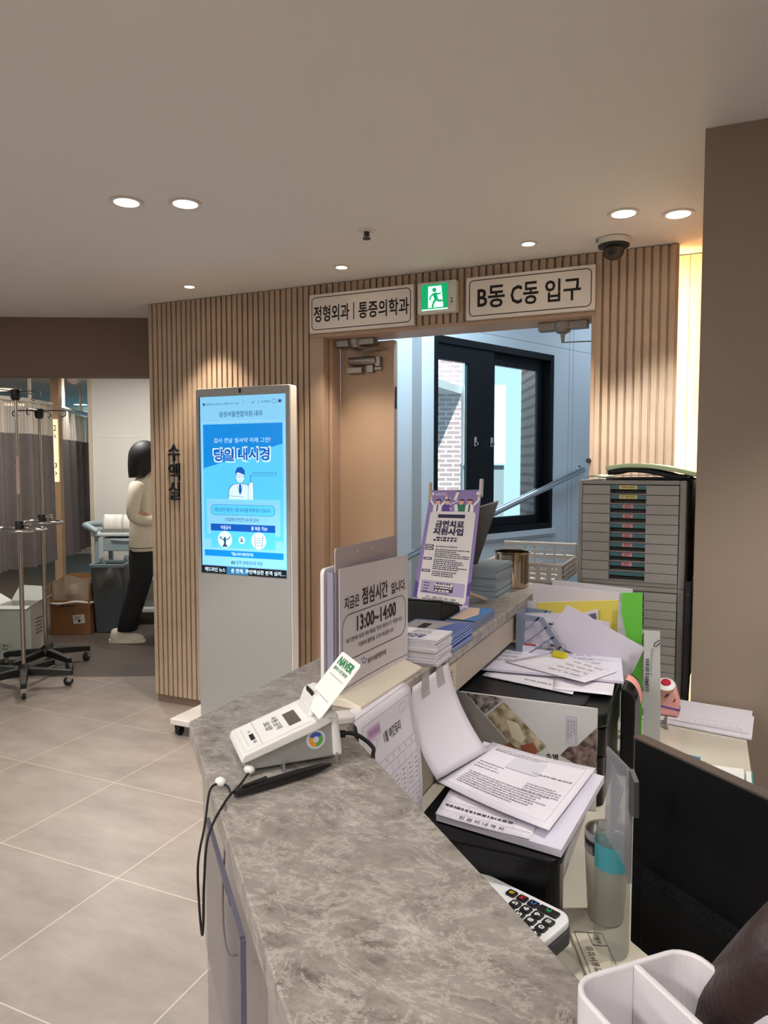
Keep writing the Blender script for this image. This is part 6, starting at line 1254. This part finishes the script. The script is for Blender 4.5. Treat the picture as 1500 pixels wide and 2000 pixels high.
# ---------------------------------------------------------------- drawer cabinets
CAB = mat('cabinet_grey', (138, 134, 130), 0.5); CABD = mat('cabinet_drawer', (150, 146, 142), 0.5); TEAL = mat('label_teal', (62, 108, 118), 0.35); SLOT = mat('slot_dark', (52, 48, 46), 0.6)
CL, CRt = V((-0.394, 2.478, 0)), V((-0.060, 2.452, 0)); crz = math.atan2((CRt - CL).y, (CRt - CL).x); CWd = (CRt - CL).length
def cabinet(z, H, label, n, tags, group='drawer cabinets'):
    o = thing('drawer_cabinet', label, 'drawer cabinet', (CL.x, CL.y, z), crz, group)
    m = MB(CAB); w = CWd; d = 0.30
    m.box((0, 0.004, 0), (0.014, d, H)).box((w - 0.020, 0.004, 0), (w, d, H)).box((0.014, 0.004, H - 0.0145), (w - 0.02, d, H)).box((0.014, 0.004, 0), (w - 0.02, d, 0.015)).box((0.014, 0.06, 0.015), (w - 0.02, d, H - 0.0145))
    m.build('case', parent=o, world=False, bevel=0.003)
    p = (H - 0.0305) / n; x0, x1 = 0.0155, w - 0.0215
    for i in range(n):
        zb = H - 0.015 - (i + 1) * p; za = zb + p - 0.0016
        dr = MB(CABD).box((x0, 0.0, zb), (x0 + 0.088, 0.05, za)).box((x1 - 0.098, 0.0, zb), (x1, 0.05, za)).box((x0 + 0.088, 0.006, zb + p * 0.52), (x1 - 0.098, 0.05, za)).box((x0 + 0.088, 0.0, zb), (x1 - 0.098, 0.05, zb + p * 0.09)).box((x0 + 0.088, 0.03, zb + p * 0.09), (x1 - 0.098, 0.05, zb + p * 0.52))
        dr = dr.build('drawer', parent=o, world=False, bevel=0.0008)
        MB(TEAL).box((x0 + 0.0885, 0.0045, zb + p * 0.54), (x1 - 0.0985, 0.006, za - 0.001)).build('label_window', parent=dr, world=False)
        MB(SLOT).box((x0 + 0.0885, 0.0285, zb + p * 0.10), (x1 - 0.0985, 0.030, zb + p * 0.5)).build('finger_slot', parent=dr, world=False)
        if i < len(tags) and tags[i]:
            kind, txt = tags[i]; xc = x0 + 0.088 + (x1 - 0.098 - x0 - 0.088) * 0.5; hw_ = 0.028 if kind == 'y' else 0.016
            cm = mat('tag_yellow', (206, 192, 120), 0.6) if kind == 'y' else mat('tag_pink', (212, 140, 148), 0.6)
            f = Fr((xc - hw_, 0.0043, zb + p * 0.55), (1, 0, 0), (0, 0, 1)); k = Print(cm).rect(f, 0, 0, hw_ * 2, p * 0.40, 0.0004)
            k.use(BLACKM)
            if txt: k.text(f, txt, 0.006, 0.0035, hw_ * 2 - 0.008, p * 0.40 - 0.0025, 0.02, 0.0008)
            else: k.dashes(f, 0.006, p * 0.24, hw_ * 2 - 0.006, 2, 0.0055, 0.0022, 0.0008, 0.9, i)
            k.build('name_tag', parent=dr, world=False)
    MB(NICKEL).lathe([(0.0045, 0), (0.0045, 0.003), (0.002, 0.003)], TR((w - 0.010, 0.004, H - 0.032), rx=PI / 2), 14).build('lock', parent=o, world=False)
    return o
cabinet(1.0935, 0.343, 'upper grey cabinet of ten flat drawers with yellow and pink name tags', 10, [('y', 'WSH 일보'), ('y', 'CT · WSH 일보')] + [('p', None)] * 7)
cabinet(ZD + 0.0005, 0.3425, 'lower grey drawer cabinet half hidden by the green folder', 11, [])
bcase = thing('black_case', 'narrow black case between the lower drawer cabinet and the taupe wall', 'case', (-0.046, 2.43, ZD))
MB(BLACKM).box((-0.0575, 2.418, ZD + 0.0005), (-0.0375, 2.446, 1.1243)).build('case_body', parent=bcase, bevel=0.003)
MB(NICKEL).lathe([(0.002, 0), (0.002, 0.003)], TR((-0.0475, 2.4185, 1.085), rx=PI / 2), 10).build('screw', parent=bcase)
# folders on top of the cabinets
CT = 1.4368
zf = CT
bf_ = thing('black_folder', 'black clear file with loose sheets lying on the upper cabinet', 'folder', (-0.177, 2.56, CT))
xa, xb = -0.3075, -0.0446
CTM = Matrix.Translation((CL.x, CL.y, CT)) @ Matrix.Rotation(crz, 4, 'Z')
def cp(x, y, z): return CTM @ V((x, y, z))
MB(BLACKM).grid(lambda u, v: cp(0.088 + 0.262 * u, 0.012 + 0.21 * v, 0.006 + 0.002 * math.sin(u * 3)), 12, 4, 0.005).build('lower_cover', parent=bf_, smooth=True)
MB(PAPER).grid(lambda u, v: cp(0.09 + 0.25 * u, 0.014 + 0.20 * v, 0.0125 + 0.004 * math.sin(u * PI)), 12, 4, 0.002).build('loose_sheet', parent=bf_, smooth=True)
MB(BLACKM).grid(lambda u, v: cp(0.090 + 0.245 * u, 0.012 + 0.20 * v, 0.018 + 0.026 * math.sin(min(0.1 + u * 1.1, 1) * PI) ** 0.7 * (1 - 0.5 * u)), 16, 4, 0.014).build('upper_cover', parent=bf_, smooth=True)
o = thing('green_sheet', 'pale green sheets arching over the black clear file on the cabinet', 'paper', cp(0.2, 0.1, 0.03))
MB(mat('sheet_pale_green', (196, 214, 168), 0.6)).grid(lambda u, v: cp(0.084 + 0.290 * u, 0.008 + 0.22 * v, 0.020 + 0.040 * math.sin(min(0.16 + u * 0.84, 1) * PI) ** 0.75 * (1 - 0.42 * u)), 20, 4, 0.013).build('sheet', parent=o, smooth=True)
o = thing('green_notebook', 'thin pale green booklet lying at the left of the cabinet top', 'booklet', cp(0.05, 0.1, 0))
MB(mat('notebook_green', (190, 204, 172), 0.6)).grid(lambda u, v: cp(0.022 + 0.055 * u, 0.012 + 0.2 * v, 0.006 + 0.010 * math.sin(min(0.25 + u * 0.6, 1) * PI)), 8, 4, 0.005).build('cover', parent=o, smooth=True)
# ---------------------------------------------------------------- right part of the desk
wp = thing('paper_pile', 'wide white printed sheets under the bulldog clip along the taupe wall', 'paper', (0.0138, 2.2361, 0.752))
MB(PAPER).prism([(-0.1595, 2.1867, 0.752), (0.1239, 2.1315, 0.752), (0.1401, 2.3295, 0.752), (-0.1034, 2.3937, 0.752)], (0, 0, 0.004)).build('lower_sheets', parent=wp)
MB(PAPER).prism([(-0.1558, 2.2107, 0.757), (0.1203, 2.1642, 0.757), (0.138, 2.3707, 0.757), (-0.095, 2.4025, 0.757)], (0, 0, 0.002)).build('upper_sheet', parent=wp)
f = Aff(V((-0.0922, 2.1659, 0.7595)), V((0.1178, 2.164, 0.7595)) - V((-0.0922, 2.1659, 0.7595)), V((-0.0868, 2.224, 0.7595)) - V((-0.0922, 2.1659, 0.7595)))
g = Print(mat('ruler_grey', (150, 146, 160), 0.6)).dashes(f, 0.0, 0.1, 0.95, 1, 0.1, 0.45, 0.0003, 1, 5) if False else Print(GREYINK)
for i in range(44): g.rect(f, 0.01 + i * 0.021, 0.1, 0.014 + i * 0.021, 0.55 if i % 4 else 0.8, 0.0003)
g.line(f, ((0.0, 1.1), (0.98, 1.1)), 0.02, 0.0004); g.build('print', parent=wp)
bc = thing('bulldog_clip', 'silver bulldog clip gripping the papers in front of the pink dispenser', 'clip', (-0.1167, 2.1446, 0.757), 0.1)
m = MB(NICKEL).box((-0.024, -0.004, 0.0), (0.024, 0.010, 0.012)); m.build('jaw', parent=bc, world=False, bevel=0.003)
for x in (-0.022, 0.022): MB(NICKEL).prism([(x - 0.006, -0.004, 0.004), (x + 0.006, -0.004, 0.004), (x + 0.003 + x * 0.2, -0.012, 0.030), (x - 0.003 + x * 0.2, -0.012, 0.030)], (0, 0.004, 0)).prism([(x - 0.006, -0.006, 0.004), (x + 0.006, -0.006, 0.004), (x + 0.004 + x * 0.3, -0.022, -0.004), (x - 0.004 + x * 0.3, -0.022, -0.004)], (0, 0.004, 0.001)).build('lever', parent=bc, world=False, bevel=0.001)
PINK = mat('dispenser_pink', (226, 162, 154), 0.5)
td = thing('tape_dispenser', 'pink dispenser with red and white top behind the bulldog clip', 'tape dispenser', (-0.084, 2.2236, 0.76))
xa, xb = -0.148, -0.0592; zt2 = 0.8499
MB(PINK).prism([(xa, 2.215, 0.761), (xb, 2.215, 0.761), (xb + 0.002, 2.215, 0.80), (xb - 0.012, 2.215, zt2), (xb - 0.04, 2.215, zt2 + 0.008), (xa, 2.215, zt2 - 0.004)], (0, 0.05, 0)).build('body', parent=td, bevel=0.008, seg=3)
MB(mat('dispenser_band', (96, 76, 150), 0.5)).prism([(xa, 2.2142, 0.792), (xb + 0.0025, 2.2142, 0.779), (xb + 0.0025, 2.2142, 0.784), (xa, 2.2142, 0.797)], (0, 0.04, 0)).build('band', parent=td)
M_ = TR((xb - 0.037, 2.225, zt2 - 0.006), rx=0.5)
MB(WHITE).lathe([(0.024, 0.004), (0.026, 0.010), (0.018, 0.016), (0.001, 0.017)], M_, 24).build('white_ring', parent=td, smooth='auto')
MB(mat('dispenser_red', (190, 30, 60), 0.4)).lathe([(0.014, 0.0165), (0.012, 0.020), (0.001, 0.021)], M_, 20).build('red_button', parent=td, smooth='auto')
f = Fr((xa, 2.2145, 0.76), (1, 0, 0), (0, 0, 1)); Print(mat('dispenser_navy', (50, 60, 110), 0.6)).poly(f, ((xb - xa - 0.042, 0.052), (xb - xa - 0.030, 0.060), (xb - xa - 0.026, 0.070), (xb - xa - 0.036, 0.064)), 0.001).use(mat('dispenser_yellow', (226, 190, 60), 0.6)).line(f, ((xb - xa - 0.05, 0.05), (xb - xa - 0.02, 0.075)), 0.002, 0.0008).use(mat('dispenser_wine', (140, 40, 60), 0.6)).line(f, ((xb - xa - 0.016, 0.044), (xb - xa - 0.010, 0.054)), 0.004, 0.001).build('print', parent=td)
rp = thing('ballpoint_pen', 'red pen with silver end lying on the desk behind the monitor', 'pen', (-0.0086, 1.907, 0.756))
a, b = V((-0.0583, 1.9195, 0.756)), V((0.0144, 1.9004, 0.756))
MB(mat('pen_red', (200, 30, 44), 0.3)).tube([a, lerp(a, b, 0.85)], 0.0055, 12).build('barrel', parent=rp, smooth='auto'); MB(CHROME).tube([lerp(a, b, 0.85), lerp(a, b, 0.97), b], [0.0055, 0.006, 0.003], 12).build('end_cap', parent=rp, smooth='auto')
bp_ = thing('ballpoint_pen', 'blue green pen lying just beyond the red pen', 'pen', (-0.0267, 1.9371, 0.756))
a, b = V((-0.0591, 1.9405, 0.756)), V((0.0004, 1.9316, 0.756)); MB(mat('pen_teal', (60, 130, 150), 0.35)).tube([a, b], [0.005, 0.005], 12).build('barrel', parent=bp_, smooth='auto')
tag(MB(mat('pad_white', (226, 226, 220), 0.7)).prism([(0.01, 1.8889, 0.752), (0.095, 1.8976, 0.752), (0.0933, 1.7771, 0.752), (0.0765, 1.7366, 0.752), (-0.0073, 1.8145, 0.752)], (0, 0, 0.008)).build('notepad'), 'white notepad on the desk right of the red pen', 'notepad')
nb_ = thing('teal_notebook', 'notebook with teal edges at the right end of the desk', 'notebook', (0.1017, 1.8036, 0.752))
MB(mat('nb_white', (220, 222, 220), 0.7)).prism([(0.1001, 1.8872, 0.752), (0.1109, 1.8857, 0.752), (0.1081, 1.7453, 0.752), (0.095, 1.7449, 0.752)], (0, 0, 0.008)).build('pages', parent=nb_)
MB(mat('nb_teal', (60, 150, 164), 0.5)).prism([(0.111, 1.8889, 0.752), (0.1131, 1.8867, 0.752), (0.1099, 1.7407, 0.752), (0.1068, 1.7394, 0.752)], (0, 0, 0.010)).build('cover_edge', parent=nb_)
# ---------------------------------------------------------------- monitor seen from behind
MA = V((-0.086, 1.060, 0)); md = V((0.751, -0.66, 0)).normalized(); mn = V((md.y, -md.x, 0))   # mn points to the ledge
if mn.x > 0: mn = -mn
mo = thing('monitor', 'large black desktop monitor in front on the desk, seen from its dusty back', 'monitor', MA + md * 0.26 + V((0, 0, ZD)))
def mbox(mb, s0, s1, n0, n1, z0, z1): return mb.prism([MA + md * s0 + mn * n0 + V((0, 0, z0)), MA + md * s1 + mn * n0 + V((0, 0, z0)), MA + md * s1 + mn * n0 + V((0, 0, z1)), MA + md * s0 + mn * n0 + V((0, 0, z1))], mn * (n1 - n0))
MONB = mat('monitor_black', (10, 10, 11), 0.75, spec=0.15); DUST = mat('monitor_dust', (20, 20, 22), 0.9, noise=(160, 0.9), spec=0.15)
mbox(MB(MONB), 0, 0.54, -0.016, 0.0, 0.80, 1.098).build('back_shell', parent=mo, bevel=0.003)
mbox(MB(mat('monitor_edge', (74, 64, 58), 0.45)), 0.0, 0.54, -0.017, 0.001, 1.0982, 1.101).build('top_edge', parent=mo)
mbox(MB(DUST), 0.03, 0.50, 0.0004, 0.008, 0.912, 0.926).build('dusty_step', parent=mo)
mbox(MB(MONB), 0.03, 0.50, 0.0004, 0.012, 0.81, 0.912).build('lower_bulge', parent=mo, bevel=0.004)
mbox(MB(MONB), 0.24, 0.30, -0.012, 0.002, ZD + 0.012, 0.82).build('stand_neck', parent=mo)
mbox(MB(MONB), 0.17, 0.37, -0.10, 0.06, ZD + 0.0005, ZD + 0.012).build('stand_base', parent=mo, bevel=0.003)
mbox(MB(mat('screen_off', (8, 8, 10), 0.1)), 0.01, 0.53, -0.0175, -0.0162, 0.815, 1.09).build('screen', parent=mo)
# clear memo board clipped to the monitor
ca_, cb_ = V((-0.1142, 1.0086, 1.1)), V((-0.0752, 0.9349, 1.1))
cmb = thing('memo_board', 'clear upright memo board at the left edge of the monitor', 'memo board', (cb_.x, cb_.y, 0.93))
zb_ = 0.9681
dn_ = (cb_ - ca_).normalized(); tn = V((dn_.y, -dn_.x, 0))
SMK = glass_mat('memo_clear', (222, 222, 226), 0.8, 0.12)
MB(SMK).prism([ca_, cb_, V((cb_.x, cb_.y, zb_)), V((ca_.x, ca_.y, zb_ + 0.01))], tn * 0.003).build('sheet', parent=cmb)
MB(glass_mat('memo_edge', (168, 166, 168), 0.45)).prism([cb_ - dn_ * 0.012, cb_, V((cb_.x, cb_.y, zb_ - 0.012)), V((cb_.x, cb_.y, zb_ + 0.01)) - dn_ * 0.012], tn * 0.005).build('edge_strip', parent=cmb)
MB(glass_mat('memo_slip', (214, 214, 220), 0.5, 0.5)).prism([lerp(ca_, cb_, 0.12) + V((0, 0, -0.02)), lerp(ca_, cb_, 0.6) + V((0, 0, -0.035)), lerp(ca_, cb_, 0.35) + V((0, 0, -0.10)), lerp(ca_, cb_, 0.10) + V((0, 0, -0.13))], tn * -0.001).build('slip', parent=cmb)
MB(DGREY).prism([cb_ + V((0, 0, 0.004)), cb_ + dn_ * 0.016 + V((0, 0, -0.006)), cb_ + dn_ * 0.018 + V((0, 0, -0.05)), cb_ + V((0, 0, -0.05))], tn * 0.006).build('clamp', parent=cmb)
# clear bottle with a turquoise label
bx_, by_ = -0.116, 1.102
bo = thing('clear_bottle', 'clear plastic bottle with a turquoise band behind the memo board', 'bottle', (bx_, by_, ZD))
MB(glass_mat('bottle_clear', (226, 228, 226), 0.86, 0.05)).lathe([(0.024, 0.001), (0.026, 0.006), (0.026, 0.125), (0.025, 0.14), (0.022, 0.19), (0.012, 0.205), (0.012, 0.222)], TR((bx_, by_, ZD)), 28, cap=True).build('bottle_body', parent=bo, smooth='auto')
MB(glass_mat('turquoise_band', (84, 176, 190), 0.3, 0.3)).lathe([(0.0264, 0.135), (0.0264, 0.172)], TR((bx_, by_, ZD)), 28, cap=False).build('turquoise_band', parent=bo, smooth=True)
tx_, ty_ = -0.134, 1.184
tu = thing('tumbler', 'cream tumbler with a brushed steel rim beside the near printer', 'tumbler', (tx_, ty_, ZD))
MB(mat('tumbler_cream', (206, 196, 180), 0.4)).lathe([(0.026, 0.0006), (0.028, 0.004), (0.034, 0.112), (0.034, 0.114)], TR((tx_, ty_, ZD)), 32).build('cup_body', parent=tu, smooth='auto')
MB(STEEL).lathe([(0.0345, 0.1145), (0.035, 0.118), (0.035, 0.146), (0.0335, 0.148), (0.0315, 0.146), (0.030, 0.125), (0.001, 0.122)], TR((tx_, ty_, ZD)), 32, cap=False).build('steel_rim', parent=tu, smooth='auto')
MB(WHITE).box((-0.012, -0.001, 0), (0.016, 0.001, 0.03), TR((tx_ - 0.002, ty_, ZD + 0.124), 0.6, 0.5)).build('tea_tag', parent=tu)
npl = thing('name_plate', 'flat beige name plate with vertical lettering on the desk by the calculator', 'name plate', (-0.1454, 1.082, 0.753))
NC = [V(p) for p in ((-0.1815, 1.1202, 0.757), (-0.1303, 1.1375, 0.757), (-0.0965, 1.0103, 0.757), (-0.1357, 1.0148, 0.757))]
MB(mat('plate_beige', (196, 186, 168), 0.45)).prism([p - V((0, 0, 0.006)) for p in NC], (0, 0, 0.006)).build('plate', parent=npl, bevel=0.001)
f = Aff(NC[0], NC[1] - NC[0], NC[3] - NC[0]); g = Print(mat('plate_ink', (70, 62, 58), 0.6)).line(f, ((0.12, 0.06), (0.12, 1.2), (0.9, 1.2), (0.9, 0.06), (0.12, 0.06)), 0.02, 0.0004).line(f, ((0.5, 0.06), (0.5, 0.32), (0.9, 0.32)), 0.02, 0.0004)
class Turn:
    def __init__(s, f): s.f = f
    def P(s, x, y, n=0.0): return s.f.P(0.45 - y * 1.0, x, n)
g.text(Turn(f), '삼성서울연합의원', 0.35, 0.0, 1.15, 0.2, 0.01, 0.0005).text(Turn(f), '이름표', 0.09, -0.32, 0.29, -0.2, 0.01, 0.0005); g.build('lettering', parent=npl)
# calculator
c_o = V((-0.1873, 1.0478, 0.832)); c_x = (V((-0.1873, 1.0478, 0.832)) - V((-0.2752, 1.0811, 0.832))).normalized(); c_y = V((-c_x.y, c_x.x, 0))
ccl = thing('calculator', 'white calculator with black keys tucked under the ledge by the near printer', 'calculator', c_o - V((0, 0, 0.03)))
cf_ = Fr(c_o, c_x, c_y)
CB = mat('calculator_white', (232, 230, 232), 0.35)
MB(CB).slab(cf_, rr(-0.17, -0.160, 0.030, 0.0, 0.024), -0.012, 0).build('top_shell', parent=ccl, bevel=0.003)
MB(mat('calculator_base', (60, 58, 66), 0.5)).slab(cf_, rr(-0.165, -0.155, 0.033, -0.005, 0.02), -0.0315, -0.012).build('base', parent=ccl)
KB = mat('key_black', (24, 24, 28), 0.35)
cols = ((226, 190, 40), (200, 40, 48), (60, 120, 210), (40, 170, 90))
xs = (-0.066, -0.047, -0.028, -0.002)
class KF:
    """legend frame turned a quarter, standing on one key"""
    def __init__(s, x, y): s.x, s.y = x, y
    def P(s, x, y, n=0.0): return cf_.P(s.x - y, s.y + x, n)
for i in range(4):
    w_ = 0.008 if i < 3 else 0.0165
    kx_, ky_ = xs[i], -0.020
    kk_ = MB(KB).slab(cf_, rr(kx_ - w_, ky_ - 0.0075, kx_ + w_, ky_ + 0.0075, 0.003), 0.0, 0.003).build('key', parent=ccl, bevel=0.0008)
    Print(mat('legend_%s' % ('yellow', 'red', 'blue', 'green')[i], cols[i], 0.5)).text(KF(kx_, ky_), ('MR', 'M', 'C', 'AC')[i], -0.0035, -0.004, 0.0035, 0.004, 0.03, 0.0034).build('legend', parent=kk_)
for r_, row in enumerate((('5', '6', '9', '00'), ('2', '5', '8', '0'), ('1', '2', '7', '+'))):
    for i, ch in enumerate(row):
        kx_ = (-0.060, -0.038, -0.020, 0.0005)[i]; ky_ = (-0.039 - r_ * 0.018) - (0.003 if i == 3 else 0)
        kx_ = (-0.047, -0.028, -0.0085, 0.0115)[i]
        kk_ = MB(KB).slab(cf_, rr(kx_ - 0.008, ky_ - 0.0078, kx_ + 0.008, ky_ + 0.0078, 0.003), 0.0, 0.003).build('key', parent=ccl, bevel=0.0008)
        Print(WHITE).text(KF(kx_, ky_), ch, -0.0035, -0.004, 0.0035, 0.004, 0.03, 0.0034).build('legend', parent=kk_)
# ---------------------------------------------------------------- white organiser in the foreground
OX, OY = V((0.7071, -0.7071, 0)), V((0.7071, 0.7071, 0))
oc = V((-0.0642, 0.3887, 1.2)); oc.z = ZL
og = thing('desk_organizer', 'white two compartment organizer on the ledge in the foreground', 'organizer', oc)
OW = mat('organizer_white', (214, 208, 212), 0.4); OIN = mat('organizer_inner', (196, 190, 196), 0.5)
of = Fr(oc, OX, OY); oL, oW, oH = 0.19, 0.085, 0.10
m = MB(OW); a = rr(0, 0, oL, oW, 0.016, 6); b = rr(0.0035, 0.0035, oL - 0.0035, oW - 0.0035, 0.0125, 6); n = len(a)
m.add([of.P(x, y, 0.0005) for x, y in a] + [of.P(x, y, oH) for x, y in a] + [of.P(x, y, oH) for x, y in b] + [of.P(x, y, 0.004) for x, y in b],
      [(i, (i + 1) % n, n + (i + 1) % n, n + i) for i in range(n)] + [(n + i, n + (i + 1) % n, 2 * n + (i + 1) % n, 2 * n + i) for i in range(n)] + [(2 * n + i, 2 * n + (i + 1) % n, 3 * n + (i + 1) % n, 3 * n + i) for i in range(n)] + [tuple(range(3 * n, 4 * n)), tuple(reversed(range(n)))])
m.build('tray', parent=og, bevel=0.0012)
MB(OW).slab(of, ((0.0035, oW * 0.50), (oL - 0.0035, oW * 0.50), (oL - 0.0035, oW * 0.50 + 0.004), (0.0035, oW * 0.50 + 0.004)), 0.004, oH).build('divider', parent=og, bevel=0.001)
tag(MB(PAPER2).prism([of.P(0.030, 0.012, 0.045), of.P(0.10, 0.008, 0.005), of.P(0.12, 0.034, 0.005), of.P(0.04, 0.036, 0.055)], (0.001, 0.001, 0.001)).build('note_slip'), 'folded white slip standing in the front compartment of the white organizer', 'paper')
lc = thing('leather_case', 'dark brown leather case leaning out of the white organizer', 'case', of.P(0.13, 0.06, 0.01))
LEA = mat('leather_brown', (50, 34, 32), 0.42, bump=(220, 0.25))
l0, l1 = V((0.0135, 0.4551, 1.1486)), V((0.0559, 0.4042, 1.2522)); lv = l1 - l0
MB(LEA).tube([l0 - lv * 0.02, l0, l0 + lv * 0.06, l0 + lv * 0.3, l0 + lv * 0.7, l1], [0.010, 0.017, 0.021, 0.0225, 0.023, 0.022], 24).build('case_body', parent=lc, smooth=True)
MB(mat('leather_stitch', (92, 66, 60), 0.6)).tube([l0 + lv * 0.05 + V((0.0, 0.012, -0.018)), l1 + V((0.0, 0.012, -0.0185))], 0.0012, 6).build('seam', parent=lc)
